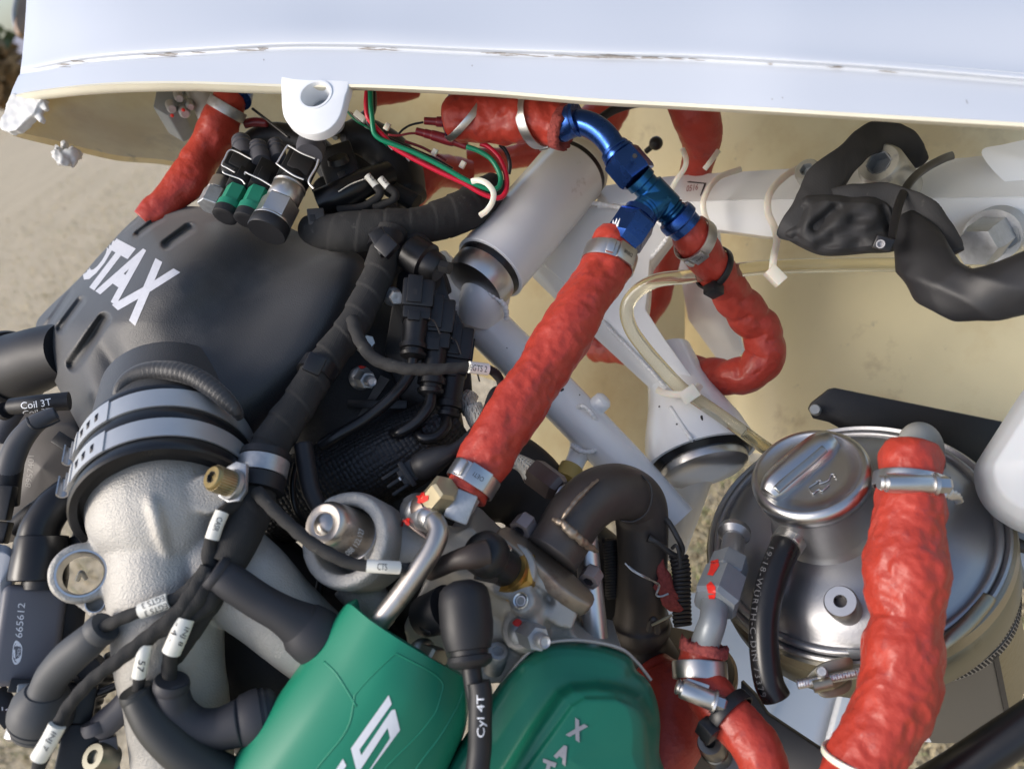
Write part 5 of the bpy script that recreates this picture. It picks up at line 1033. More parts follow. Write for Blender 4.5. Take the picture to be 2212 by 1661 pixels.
tag(mk('lock_wire', jn(g_tube([(1350, 1216, 37.2, 1.6), (1366, 1232, 37.1, 1.6), (1390, 1246, 37, 1.6), (1414, 1256, 37.4, 1.6), (1424, 1264, 37.8, 2.4), (1418, 1284, 37.8, 2.4), (1428, 1288, 37.8, 2.4), (1444, 1282, 37.8, 2.2)], 8, step=2), g_tube([(1358, 1222, 37.2, 1.4), (1376, 1236, 37, 1.4), (1400, 1248, 37.2, 1.4), (1420, 1262, 37.8, 1.4)], 8, step=2)), STEEL), 'thin shiny lock wire round the exhaust down pipe', 'wire')
mk('spring_anchor', g_tube([(1402, 1362, 38.4, 7), (1408, 1340, 38.2, 7), (1416, 1340, 38.2, 7), (1420, 1366, 38.4, 7)], 12), EXH, ex); mk('cotter', g_tube([(1408, 1350, 38, 3), (1440, 1334, 37.8, 3.5), (1452, 1328, 37.8, 3)], 8), TAN, ex)
# ---------------------------------------------------------------- cylinder head casting, thermostat housing, banjo pipe
hd = thing('cylinder_head', 'grey cast aluminium cylinder head between the two green covers and the exhaust flange', 'cylinder head', (1100, 1400, 35))
hb = blob([g_slab(zf((-240, 700), (-60, 380), (180, 260), (340, 420), (560, 620), (760, 660), (860, 740), (1020, 860), (1220, 1000), (1300, 1120), (1290, 1200), (1230, 1330), (1260, 1390), (1480, 1530), (1780, 1620), (1790, 1700), (600, 1900), (-400, 1900), (-520, 1300)), plane3((1100, 1240, 34.2), (1300, 1400, 34.2), (960, 1420, 34.4)), 5, 0),
    g_tube([(860, 1180, 35, 60), (980, 1200, 35, 60), (1080, 1260, 35, 66), (1180, 1330, 35.2, 60)], 24, step=8),
    g_slab(zf((800, 820), (960, 760), (1200, 980), (1300, 1110), (1290, 1200), (1230, 1330), (1080, 1300), (960, 1200), (1080, 1030)), plane3((1200, 1290, 33.5), (1250, 1320, 33.5), (1200, 1350, 33.3)), 2.5, 0),
    g_lathe((1160, 1318, 34.6), (1126, 1296, 32.9), [(0, 34), (.9, 29), (1, 27)], 32), g_tube([(1130, 1300, 33.6, 26), (1176, 1328, 34, 28)], 20),
    g_lathe((1150, 1372, 34.8), (1122, 1358, 33.2), [(0, 46), (1, 42)], 32), g_lathe((1110, 1240, 34.8), (1098, 1230, 33.5), [(0, 64), (1, 58)], 32)], 1.3, 4)
hcast = mk('casting', hb, CASTD, hd, smooth=True)
ths = (1160, 1318, 34.6), (1124, 1297, 32.75)
mk('threaded_hole', g_lathe(*ths, [(.7, .1), (.7, 10), (.9, 10), (1.0, 12), (1.02, 15), (1.0, 17), (.9, 17)], 28, cap=False), MACH, hd)
for k in range(4): mk('thread', g_ring(*ths, .80+.05*k, .825+.05*k, 8.4, 10.4, 24), MACH, hd)
bolt('grey flanged hex bolt with a red paint dot on the cylinder head', (1130, 1362, 33.6), (1164, 1380, 31.9), 29, ZINC, True, 15, (1118, 1345, 10))
tk = thing('screw_stub', 'dull zinc bolt end in the shade beside the plug lead', 'bolt', (1072, 1420, 34)); mk('shank', g_lathe((1066, 1440, 34.6), (1076, 1405, 33.6), [(0, 24), (.9, 23), (1, 20), (1, 12), (.9, 11), (.9, .1)], 24, cap=False), ZINC, tk)
# coolant sensor with brass hex and black plug
cs = thing('coolant_sensor', 'black plug on a brass hex sensor screwed into the cylinder head', 'sensor', (1090, 1225, 33.6))
BA, BB = (1112, 1242, 34.2), (1040, 1190, 32.4)
mk('brass_hex', g_lathe(BA, BB, [(0, 30), (0, 62), (.12, 64), (.2, 58), (.2, 30)], 6, ph=.1), BRASS, cs, smooth=20)
mk('brass_collar', g_lathe(BA, BB, [(.18, 30), (.18, 51), (.28, 50), (.3, 30)], 40), BRASS, cs)
mk('plug_body', g_lathe(BA, BB, [(.26, 40), (.7, 37), (.71, 45), (.78, 48), (.98, 47), (1.08, 38), (1.14, 14), (1.14, .1)], 40, cap=False), CONN, cs)
mk('latch', bx((1072, 1252, 32.8), (1026, 1242, 32.4), (-9, 9), (-6, 10), 2), CONN, cs)
mk('cable', g_tube([(1052, 1196, 32.2, 32), (1020, 1202, 32, 27), (985, 1210, 32.2, 22), (945, 1228, 32.8, 20), (930, 1236, 33.2, 18)], 24, step=4), M('brown_black_rubber', (.035, .026, .022), .5, var=.3, vs=40), cs, smooth=True)
mk('clip', g_tube([(1086, 1188, 33, 4), (1094, 1178, 33, 4), (1102, 1184, 33.2, 4), (1098, 1196, 33.2, 4)], 8), STEEL, cs)
th = thing('thermostat_housing', 'cast aluminium housing ring holding a round steel cap beside the cable', 'thermostat housing', (770, 1180, 34))
RA, RB = (792, 1178, 35.2), (742, 1164, 33.2)
mk('casting', blob([g_lathe(RA, RB, [(-.2, 66), (-.2, 98), (.75, 102), (1, 96), (1, 70)], 56, closed=True), g_tube([(800, 1185, 35.4, 80), (880, 1180, 35.4, 62), (960, 1195, 35.4, 56)], 32, step=8), g_tube([(760, 1250, 35.4, 50), (800, 1300, 35.4, 44), (830, 1340, 35.8, 40)], 24, step=8), g_lathe((790, 1180, 36), (780, 1176, 35.4), [(0, 80), (1, 80)], 40)], 1.2, 4), CAST, th, smooth=True)
CA, CB = (790, 1164, 35.2), (697, 1131, 32.4)
tc_ = mk('cap', g_lathe(CA, CB, [(.15, 56), (.25, 53), (.80, 50), (.90, 49), (.96, 46), (1, 40), (1.0, 26), (.99, 23), (1.01, 20), (1.04, 10), (1.05, .1)], 64, cap=False), TUBEM, th)
mk('cap_collar', g_lathe(CA, CB, [(.1, 40), (.1, 62), (.2, 62), (.24, 58), (.3, 56)], 56), MACH, th)
for q in ([(740, 1180), (752, 1168)], ): pass
text_path("088 122.127", [(748, 1196), (762, 1184), (774, 1166), (781, 1142)], 6, tc_, INKW, th, 1, 'stamping')
# banjo and silver pipe
bj = thing('banjo_pipe', 'heat tinted silver pipe curving down from a round banjo to the green cover', 'pipe', (930, 1120, 33))
mk('banjo', blob([g_ball((906, 1104, 33.8), 34), g_lathe((896, 1098, 34.6), (934, 1122, 32.8), [(0, 36), (.8, 33), (1, 28)], 32)], .8, 4), MACH, bj, smooth=True)
mk('ferrule', g_lathe((914, 1110, 33.4), (936, 1126, 32.5), [(.4, 18), (.4, 26), (.8, 27), (1, 22), (1, 14)], 32), STEEL, bj)
mk('pipe', g_tube([(924, 1114, 33, 18), (938, 1124, 32.6, 21), (947, 1150, 32.2, 23), (934, 1186, 31.9, 23.5), (904, 1232, 31.7, 23.5), (860, 1292, 31.6, 23.5), (812, 1352, 31.6, 23.5), (756, 1424, 31.8, 23.5)], 32, step=4), TUBEM, bj, smooth=True)
mk('banjo_ear', g_tube([(872, 1122, 33.6, 5), (895, 1142, 33.2, 5), (920, 1160, 33, 5), (932, 1172, 33, 5)], 10), NUTB, bj)
hx = thing('banjo_bolt', 'tan plated hex bolt beside the galvanised nut under the long red hose', 'bolt', (950, 1080, 33))
mk('hex_head', g_lathe((930, 1092, 33.4), (966, 1050, 32.6), [(0, 20), (0, 33), (.9, 33), (1, 27), (1, .1)], 6, ph=.15, cap=False), TAN, hx, smooth=20); mk('flange', g_lathe((920, 1104, 33.6), (935, 1086, 33.2), [(0, 12), (0, 38), (.5, 38), (1, 30)], 32), NUTB, hx)
for c in ((912, 1076), (876, 1130)):
    V, T = poly(blot(c[0], c[1], 13, 9, -25, 14, .35)); mk('torque_mark', lay(V, T, list(bj.children) + list(hx.children) + list(th.children), .3, 8), PAINTR, bj, smooth=False)
zn = thing('galvanised_nut', 'mottled galvanised block nut at the foot of the long red hose', 'nut', (990, 1095, 33)); mk('block', bx((984, 1126, 33.0), (1010, 1062, 33.2), (-30, 26), (-16, 16), 6), ZINC, zn); mk('hose_stub', g_lathe((994, 1096, 33.6), (1012, 1060, 33.7), [(0, 30), (1, 34)], 6, ph=.3), ZINC, zn, smooth=20)
V, T = poly([(908, 1074), (926, 1066), (930, 1080), (918, 1090), (904, 1084)]); 
# ---------------------------------------------------------------- green covers
g1 = thing('green_engine_cover', 'matt green plastic engine cover with a large white slanted letter, bottom centre left', 'engine cover', (720, 1661, 30))
GO = [(742, 1312), (756, 1302), (790, 1338), (840, 1372), (900, 1408), (960, 1440), (1000, 1462), (1012, 1492), (1008, 1540), (990, 1590), (960, 1650), (900, 1800), (420, 1800), (488, 1661), (560, 1548), (640, 1434), (700, 1356)]
def gbump(x, y, s):
    o = np.zeros_like(x)
    # flat facet on the right, rolled edge on the left
    d = (x-790)*.86 + (y-1480)*.5                       # across the cover, left to right
    o += -.9*(1/(1+np.exp(-(d-60)/38)))
    # recessed hexagonal panel
    hexo = np.array([(853, 1413), (945, 1455), (962, 1480), (940, 1545), (830, 1661), (760, 1760), (600, 1760), (700, 1640), (755, 1560), (765, 1500), (805, 1455)], float)
    ins = np.ones_like(x)*1e3; n = len(hexo)
    for i in range(n):
        a, b = hexo[i], hexo[(i+1) % n]; nx, ny = -(b[1]-a[1]), b[0]-a[0]; L = math.hypot(nx, ny)
        ins = np.minimum(ins, ((x-a[0])*nx + (y-a[1])*ny)/L)
    o += -.10*np.clip(ins/7, 0, 1)
    t = np.clip(((x-690)*90+(y-1420)*110)/(90**2+110**2), 0, 1); dd = np.hypot(x-690-90*t, y-1420-110*t); sgn = (x-690)*110-(y-1420)*90
    o += np.where((sgn > 0), .12*np.exp(-(dd/16)**2), 0)
    return o
GS = [[(738, 1318, 33.2), (744, 1308, 32.2), (758, 1306, 31.5), (800, 1340, 30.7), (860, 1380, 30.4), (920, 1416, 30.7), (970, 1444, 31.4), (1004, 1466, 32.2), (1014, 1484, 34)],
  [(672, 1405, 33), (678, 1396, 32), (694, 1396, 31.2), (744, 1432, 30.3), (812, 1474, 29.9), (884, 1510, 30.1), (950, 1538, 30.8), (1000, 1556, 31.8), (1006, 1572, 33.6)],
  [(585, 1526, 32.7), (592, 1515, 31.6), (610, 1518, 30.7), (664, 1552, 29.8), (740, 1592, 29.5), (820, 1624, 29.7), (900, 1646, 30.4), (958, 1658, 31.4), (966, 1674, 33.2)],
  [(400, 1790, 32.2), (408, 1772, 31), (430, 1772, 30), (490, 1796, 29.2), (580, 1830, 28.9), (680, 1860, 29.1), (780, 1880, 29.8), (850, 1890, 30.8), (862, 1910, 32.6)]]
gb = mk('shell', g_sheet(GS, .28, 10), GREEN, g1, smooth=60)
relief('panel_edge', [(600, 1760), (700, 1640), (740, 1590), (757, 1556), (766, 1508), (770, 1496), (806, 1456), (848, 1416), (856, 1412), (866, 1416), (920, 1444), (946, 1462), (957, 1478), (954, 1496), (944, 1530), (934, 1548), (900, 1590), (830, 1661), (770, 1740)], 2.2, g1, gb, GREEN)
relief('mould_line', [(700, 1428), (725, 1452), (750, 1490), (770, 1525)], 2.6, g1, gb, GREEN)
relief('side_step', [(1000, 1490), (985, 1530), (950, 1590), (905, 1650), (850, 1740)], 3, g1, gb, GREEN)
mk('rim', g_sheet([[(742, 1310, 32.4), (752, 1300, 33.4)], [(758, 1307, 31.6), (772, 1294, 32.8)], [(768, 1316, 31.4), (780, 1320, 32.6)], [(800, 1340, 30.8), (808, 1342, 32.2)], [(860, 1380, 30.5), (870, 1380, 31.9)], [(920, 1416, 30.8), (930, 1416, 32.2)], [(970, 1444, 31.5), (982, 1444, 32.8)], [(1004, 1466, 32.3), (1014, 1468, 33.4)]], .2, 4), GREEN, g1)
zg = ZZ(850, 2250, 950, 2212)
for pl, ho in (([(1415, 825), (1440, 905), (1160, 1300), (1175, 1350), (1440, 955), (1470, 950), (1512, 1130), (1255, 1480), (1220, 1560), (1190, 1560), (1425, 1200), (1405, 1110), (1165, 1480), (1130, 1470), (1085, 1290)], ()), ([(1015, 1380), (1045, 1440), (940, 1600), (900, 1560)], ())):
    V, T = poly(zg(*pl)); mk('letter', lay(V, T, gb, .25, 14), INKW, g1, smooth=False)
g2 = thing('rocker_cover', 'glossy dark green rocker cover with raised silver letters, bottom centre', 'engine cover', (1250, 1661, 30))
RO = [(1085, 1468), (1108, 1440), (1140, 1412), (1172, 1394), (1215, 1386), (1280, 1390), (1330, 1402), (1362, 1420), (1374, 1446), (1400, 1470), (1418, 1510), (1426, 1560), (1424, 1620), (1418, 1800), (900, 1800), (960, 1661), (1010, 1580), (1050, 1520)]
def rbump(x, y, s):
    po = np.array([(1200, 1488), (1232, 1470), (1290, 1466), (1352, 1474), (1392, 1496), (1418, 1550), (1424, 1661), (1424, 1900), (960, 1900), (1060, 1700), (1140, 1570)], float)
    def inside(po):
        ins = np.ones_like(x)*1e3; n = len(po)
        for i in range(n):
            a, b = po[i], po[(i+1) % n]; nx, ny = -(b[1]-a[1]), b[0]-a[0]; L = math.hypot(nx, ny); ins = np.minimum(ins, ((x-a[0])*nx+(y-a[1])*ny)/L)
        return ins
    u = inside(po); v = inside(np.array([(1232, 1520), (1262, 1502), (1330, 1502), (1400, 1530), (1424, 1580), (1424, 1900), (1000, 1900), (1130, 1661)], float))
    o = .85/(1+np.exp(-(u-14)/5)) + .20/(1+np.exp(-(v-5)/2.2))
    o += .14*np.exp(-(np.hypot((x-1040), (y-1615))/15)**2) + .10*np.exp(-(np.hypot((x-1130), (y-1432))/14)**2)
    return o
rb_ = mk('shell', g_pillow(RO, plane3((1090, 1470, 33.6), (1400, 1480, 33.8), (1200, 1661, 33)), [(0, 0), (.02, .45), (.05, .75), (.12, .95), (.3, 1.2), (1, 1.5)], 3, (1230, 1640), 260, 120, rbump), GREEND, g2, smooth=True)
mk('gasket', g_tube([(1086, 1474, 33.4, 4), (1130, 1420, 33.4, 4), (1172, 1391, 33.5, 4), (1250, 1382, 33.6, 4), (1335, 1398, 33.8, 4), (1374, 1428, 33.9, 4), (1406, 1468, 34, 4)], 10), CASTD, g2)
SILV = M('silver_letters', (.42, .38, .36), .4, .7, var=.1, vs=200)
zr = ZZ(1270, 1903, 1300, 2203)
for ch, q in (('X', [(1440, 1440), (1530, 1490), (1500, 1330), (1585, 1390)]), ('A', [(1365, 1575), (1440, 1640), (1385, 1490), (1500, 1530)]), ('T', [(1290, 1680), (1340, 1730), (1300, 1590), (1385, 1620)])):
    q = zr(*q); text_on(ch, q[0], q[1], q[2], rb_, SILV, g2, 'raised_letter', bold=.06, tr=q[3], off=.5)
bolt('green grey flanged bolt head at the edge of the matt green cover', (908, 1412, 32.6), (948, 1426, 31.6), 27, M('olive_zinc', (.32, .33, .27), .4, .9, var=.15), True)
# spark plug boot and lead
sp = thing('plug_lead', 'black spark plug cap with its printed cable passing between the green covers', 'plug lead', (1000, 1340, 31))
mk('cap_elbow', g_tube([(920, 1330, 33.4, 44), (945, 1322, 32.8, 48), (968, 1312, 32.4, 50)], 36, step=4), RUBBER, sp)
mk('cap', g_lathe((1000, 1260, 31.6), (1018, 1460, 30.4), [(-.04, .1), (-.03, 22), (.02, 42), (.08, 52), (.2, 56), (.45, 57), (.6, 54), (.72, 47), (.73, 40), (.78, 39), (.79, 46), (.84, 48), (.88, 44), (.92, 30), (.93, .1)], 48, cap=False), RUBBER, sp)
mk('seal_ring', g_tube([(912, 1300, 32.6, 7), (903, 1326, 32.6, 7), (912, 1354, 32.4, 7), (932, 1366, 32.2, 7)], 10), RUBBERG, sp)
mk('cable', g_tube([(1016, 1420, 30.8, 22), (1022, 1470, 30.5, 21), (1034, 1540, 30.2, 22), (1034, 1620, 30, 22), (1024, 1680, 29.8, 22), (1008, 1760, 29.6, 22)], 24, step=5), RUBBER, sp)
sl = mk('printed_sleeve', g_tube([(1034, 1472, 30.3, 25), (1038, 1500, 30.2, 26), (1037, 1560, 30, 26), (1036, 1620, 29.9, 26), (1028, 1680, 29.7, 26), (1012, 1760, 29.5, 26)], 32, step=4), RUBBER, sp)
text_path('Cyl 4T', [(1041, 1592), (1041, 1544), (1040, 1500)], 10.5, sl, INKW, sp, 1)
# ---------------------------------------------------------------- dark engine body behind everything
eb = thing('engine_block', 'dark shaded engine block and gearbox behind the hoses and plugs', 'engine block', (700, 1100, 44))
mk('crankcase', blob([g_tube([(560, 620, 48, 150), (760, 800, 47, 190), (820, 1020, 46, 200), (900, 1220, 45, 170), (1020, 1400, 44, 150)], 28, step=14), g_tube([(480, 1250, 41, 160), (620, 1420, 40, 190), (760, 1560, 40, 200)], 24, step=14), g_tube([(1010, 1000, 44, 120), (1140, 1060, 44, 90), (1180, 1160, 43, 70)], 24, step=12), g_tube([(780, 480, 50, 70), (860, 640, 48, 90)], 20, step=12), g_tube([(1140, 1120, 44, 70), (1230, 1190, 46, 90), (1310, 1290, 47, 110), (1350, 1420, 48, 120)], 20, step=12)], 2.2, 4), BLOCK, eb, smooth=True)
for pts, w in (([(822, 810), (842, 820), (800, 880), (770, 960), (740, 955), (790, 870)], 0), ): mk('web_plate', g_slab(pts, lambda x, y: 41.0, .3), GREYB, eb)
mk('cross_bar', bx((752, 872, 40.6), (880, 874, 40.4), (-9, 9), (-6, 6), 1), CONN, eb)
hs = tag(mk('braided_hose', g_tube([(600, 1090, 41, 88), (700, 1050, 40.4, 92), (800, 1010, 40, 90), (900, 960, 40, 80), (980, 900, 40.4, 60)], 48, step=5), BRAID, smooth=True), 'fat black braided heat sheath running behind the connectors', 'heat sheath')
bolt('silver flanged bolt with a red paint dot, right of the taped harness', (778, 816, 40.6), (796, 822, 39.0), 20, ZINC, True, 12, (782, 790, 9))
bolt('small silver flanged bolt half hidden by the thin twisted cable', (786, 744, 40.6), (796, 738, 39.6), 16, ZINC, True)
bolt('pale hex bolt head beside the top of the black connectors', (846, 640, 40.6), (858, 644, 39.4), 16, ZINC, True)
# black connector stack
for i, (A, B, lab) in enumerate((((905, 618, 39.6), (892, 770, 38.6), 'tallest black plug connector of the stack, top left with its latch window'), ((950, 660, 40), (930, 850, 38.8), 'middle black plug connector of the stack'), ((990, 720, 40.4), (965, 900, 39.2), 'lowest right black plug connector of the stack, against the white tube'))):
    t = thing('plug_connector', lab, 'connector', A, 'stacked black plug connectors'); f = frame(A, B); u = px(1, A[2]); L = f[4]/u
    mk('housing', g_box(f, (-10, L*.34), (-34, 34), (-24, 24), 6, u), CONN, t); mk('collar', g_box(f, (L*.34, L*.52), (-30, 30), (-26, 26), 5, u), CONN, t)
    mk('body', g_lathe(A, B, [(.5, 20), (.5, 27), (.82, 25), (.83, 30), (.9, 30), (.91, 24), (.95, 24), (.96, 29), (1.0, 27), (1.04, 14)], 28), CONN, t)
    la = mk('latch', g_box(f, (-14, L*.30), (-8, 24), (22, 29), 2, u), CONN, t); mk('latch_window', g_box(f, (L*.12, L*.2), (2, 12), (27.5, 29.6), 0, u), INKB, la)
    mk('side_rib', g_box(f, (L*.05, L*.42), (-38, -33), (-4, 8), 1, u), CONN, t); mk('tab', g_box(f, (L*.42, L*.56), (-8, 18), (22, 33), 2, u), CONN, t); mk('wire_clip', g_tube([(A[0]+22+i*3, A[1]+70, A[2]-1.2, 2), (A[0]+34+i*2, A[1]+78, A[2]-1, 2), (A[0]+46, A[1]+104, A[2]-.8, 2)], 6), GREYDK, t)
tag(mk('backing_bracket', g_slab([(860, 590), (900, 560), (950, 560), (968, 640), (1010, 720), (1020, 860), (960, 940), (880, 900), (830, 760), (846, 660)], lambda x, y: 41.5, .8, .1), CONN), 'black plastic bracket carrying the connector stack', 'bracket')
tag(mk('plug_connector', jn(g_lathe((880, 540, 41), (950, 585, 40.4), [(0, 28), (.1, 40), (.6, 42), (.65, 34), (.9, 32), (1, 26)], 28), g_lathe((952, 575, 40), (972, 580, 39.8), [(0, 14), (1, 15)], 6)), CONN), 'black round plug half hidden under the taped harness above the stack', 'connector', 'stacked black plug connectors')
def cable(lab, pts, mat=RUBBER, cat='cable', seg=18, step=4, fn=None, name='cable', group=None, key=None, flat=1): return tag(mk(name, g_tube(pts, seg, step=step, fn=fn, key=key, flat=flat), mat, smooth=True), lab, cat, group)
gl = 'black cables leaving the connector stack'
cable('long black cable curving left from the tallest connector to the braided sheath', [(893, 770, 38.6, 12), (884, 810, 38.4, 13), (850, 855, 38, 13), (790, 905, 37.8, 13), (730, 940, 37.6, 13), (690, 965, 37.6, 12)], RUBBERG, group=gl)
cable('short black cable curving left from the middle connector', [(932, 850, 38.6, 12), (926, 880, 38.2, 13), (900, 912, 38, 13), (862, 935, 38, 12), (848, 936, 38.4, 10)], RUBBERG, group=gl)
cable('short hooked black cable below the lowest connector', [(965, 900, 39, 14), (962, 925, 38.4, 13), (940, 945, 38, 13), (912, 946, 38, 12), (900, 930, 38.4, 11)], RUBBERG, group=gl)
cable('black cable from the engine sensor plug passing under the long red hose', [(1086, 842, 37.6, 9), (1068, 850, 37.4, 12), (1050, 900, 36.6, 14), (1020, 940, 36, 14), (985, 970, 35.6, 15), (955, 985, 35.6, 24), (925, 1000, 35.8, 32), (905, 1010, 36, 30)], RUBBER)
kp = thing('engine_sensor', 'black three pin engine sensor plug lying between the braided sheath and the banjo', 'connector', (870, 1030, 36)); f = frame((915, 1000, 36), (825, 1060, 35.6)); u = px(1, 36)
mk('body', g_box(f, (0, 60), (-24, 24), (-16, 16), 4, u), CONN, kp); mk('collar', g_box(f, (36, 48), (-30, 30), (-20, 22), 2, u), CONN, kp)
for k in (-20, 0, 20): mk('fin', g_box(f, (52, 92), (k-4, k+4), (-12, 18), 2, u), CONN, kp)
cable('smooth black lead running down beside the steel thermostat cap', [(655, 960, 35.6, 20), (662, 1010, 35.2, 21), (672, 1060, 34.8, 20), (690, 1100, 34.6, 18)], RUBBER)
mk('pin', g_box(f, (58, 62), (-4, 4), (18, 21), 1, u), STEEL, kp)
# white braid and brown nut
bw = thing('braided_line', 'cream braided glass sleeve ending in a brown hex nut beside the exhaust pipe', 'hose', (1150, 1010, 38))
mk('braid', g_tube([(1020, 880, 40, 24), (1040, 920, 39.6, 24), (1090, 980, 38.8, 18), (1130, 1004, 38.4, 20), (1152, 1022, 38.2, 30)], 28, step=4, fn=lumpy(.04, .03), hollow=.7), BRAIDW, bw, smooth=True)
mk('hex_nut', g_lathe((1150, 1016, 38.2), (1212, 1062, 37.4), [(0, 18), (0, 30), (.1, 33), (.8, 33), (.95, 26), (1, 18)], 6, ph=.2), NUTB, bw, smooth=20); mk('nipple', g_lathe((1200, 1054, 37.5), (1230, 1076, 37.2), [(0, 20), (1, 18)], 24), STEELD, bw)
cable('small tan valve and braid peeping out left of the white tube', [(1020, 850, 41, 16), (1010, 868, 40.8, 20), (1018, 890, 40.6, 20)], BRAIDW, 'hose', name='braided_stub')
# ---------------------------------------------------------------- taped harness and its branches
def tape(pitch=.012, amp=.07, n=.05):
    def f(s, th, p, r): return r*(amp*(((s/pitch + th/6.2832) % 1)-.5) + n*noise.noise(Vector(p)*70) + n*.4*noise.noise(Vector(p)*260))
    return f
hn = thing('wiring_harness', 'thick black cloth taped wiring harness running down the right side of the air box', 'wiring harness', (700, 760, 39))
mk('trunk', g_tube([(1072, 398, 45, 30), (1040, 428, 44.4, 40), (1003, 455, 43.6, 44), (950, 476, 43, 42), (900, 488, 42.4, 39), (840, 494, 42, 43), (780, 500, 41.8, 44), (730, 502, 41.8, 42), (690, 500, 42, 36), (664, 494, 42.4, 28)], 36, step=2.5, fn=tape(.013, .05)), TAPE, hn, smooth=True)
mk('branch', g_tube([(846, 498, 41.4, 34), (834, 535, 41, 35), (818, 590, 40.4, 34), (790, 650, 39.6, 34), (762, 704, 38.8, 35), (726, 752, 38.2, 36), (686, 806, 37.4, 37), (650, 866, 36.6, 38), (612, 920, 35.8, 40), (582, 968, 35, 42), (566, 1000, 34.4, 44), (556, 1040, 34, 42)], 36, step=2.2, fn=tape(.014, .09)), TAPE, hn, smooth=True)
mk('lower_wrap', g_tube([(560, 1020, 34, 40), (550, 1080, 33.4, 44), (530, 1130, 32.8, 46), (508, 1180, 32.2, 44), (490, 1220, 31.8, 38)], 32, step=4, fn=tape(.02, .03)), TAPE, hn, smooth=True)
cable('black conduit dropping from the harness behind the connector stack', [(880, 505, 42.4, 30), (905, 545, 42, 34), (930, 590, 42, 32), (950, 640, 42.4, 28)], TAPE, 'conduit', fn=tape())
def flat_tie(lab, A, B, hw, mat=TIEB, head=None, r=38, grp='broad black ties on the wiring harness'):
    t = thing('zip_tie', lab, 'zip tie', A, grp); mk('strap', g_lathe(A, B, [(0, r-4), (0, r+2), (1, r+2), (1, r-4)], 40, closed=True), mat, t)
    h = mk('head', bx(*head, (-20, 20), (-10, 12), 4), mat, t); mk('slot', bx(head[0], head[1], (-8, 8), (11, 13), 0, None), INKB, h) if False else None
    return t
flat_tie('broad black tie near the top of the harness branch, at the bend', (838, 512, 41.2), (832, 540, 40.9), 0, head=((822, 520, 38.8), (850, 546, 38.6)), r=37)
flat_tie('broad black tie half way down the harness beside the air box', (694, 788, 37.6), (678, 812, 37.2), 0, head=((688, 768, 35.2), (670, 806, 35)), r=39)
mk('tie_block', bx((812, 500, 39.4), (838, 548, 39), (-16, 18), (-10, 10), 4), CONN, hn)
# P clamp with its bolt
pc = thing('p_clamp', 'rubber lined steel P clamp holding the harness to the manifold', 'clamp', (570, 1020, 33.6))
KA, KB = (572, 992, 34.3), (558, 1052, 33.7)
mk('rubber_liner', g_lathe(KA, KB, [(-.25, 40), (-.25, 52), (.0, 54), (.05, 50), (.6, 50), (.66, 55), (1.15, 54), (1.2, 40)], 48), RUBBER, pc)
mk('steel_band', g_lathe(KA, KB, [(.05, 48), (.05, 54), (.6, 54), (.6, 48)], 48, closed=True), ZINC, pc)
mk('tongue', g_slab([(486, 1010), (510, 996), (532, 1002), (530, 1060), (516, 1082), (492, 1086), (470, 1072)], plane3((486, 1010, 32.4), (532, 1010, 32.2), (500, 1086, 32.0)), .25, .05), ZINC, pc)
pb = thing('socket_bolt', 'yellow plated knurled socket bolt fixing the P clamp to the manifold', 'bolt', (470, 1035, 31.6))
mk('head', g_lathe((500, 1046, 32.0), (456, 1030, 31.2), [(0, 26), (.1, 28), (.9, 27), (1, 23), (1, 13), (.85, 12), (.85, .1)], 40, cap=False), BRASS if False else M('brown_gold_plating', (.34, .26, .12), .4, .9, var=.25, vs=300), pb)
mk('hex_recess', g_lathe((464, 1033, 31.35), (456, 1030, 31.2), [(0, .1), (0, 12), (1.02, 13), (1.02, 14), (0, 14)], 6, cap=False), GREYDK, pb, smooth=False)
kn = []
for k in range(30):
    O, X, Y, Z, L = frame((500, 1046, 32.0), (456, 1030, 31.2)); a = k*6.2832/30; d = X*math.cos(a)+Y*math.sin(a); u = px(1, 32); kn.append(g_box((O + d*(27.5*u), d, Z.cross(d), Z, L), (L*.12, L*.85), (-1.4*u, 1.4*u), (-u, 1.2*u), 0, 1.0))
mk('knurling', jn(*kn), TAN, pb, smooth=False)
mk('washer', g_lathe((506, 1048, 32.1), (497, 1045, 31.95), [(0, 12), (0, 34), (1, 34), (1, 12)], 36), ZINC, pb)
# thin twisted cables with white tags
def twist(s, th, p, r): return r*(.05*math.sin(2*(th + s*420)) + .07*noise.noise(Vector(p)*140))
def tagged(lab, pts, tg, txt, r, fn=twist, tr=None, mirror=1, cat='cable', grp='thin cables with white printed tags', a=.1, b=.9, rows=1, hh=.42):
    t = thing('tagged_cable', lab, cat, pts[0], grp); mk('cable', g_tube(pts, 18, step=2.5, fn=fn), TAPE, t, smooth=True)
    if tg:
        k = mk('tag', g_tube([q + (tr or r*1.12,) for q in tg], 24, step=3), LABELW, t); p, q = tg[0], tg[-1]; f = lambda u: (p[0]*(1-u)+q[0]*u, p[1]*(1-u)+q[1]*u)
        d = math.hypot(q[0]-p[0], q[1]-p[1]); nx, ny = -(q[1]-p[1])/d, (q[0]-p[0])/d
        for i, tx in enumerate(txt):
            o = (i - (len(txt)-1)/2)*(tr or r)*1.0; c0, c1 = f(a), f(b); o0 = (c0[0]+nx*o, c0[1]+ny*o); o1 = (c1[0]+nx*o, c1[1]+ny*o)
            text_path(tx, [o0, ((o0[0]+o1[0])/2, (o0[1]+o1[1])/2), o1], (tr or r)*hh, k, INKB, k, 1)
    return t
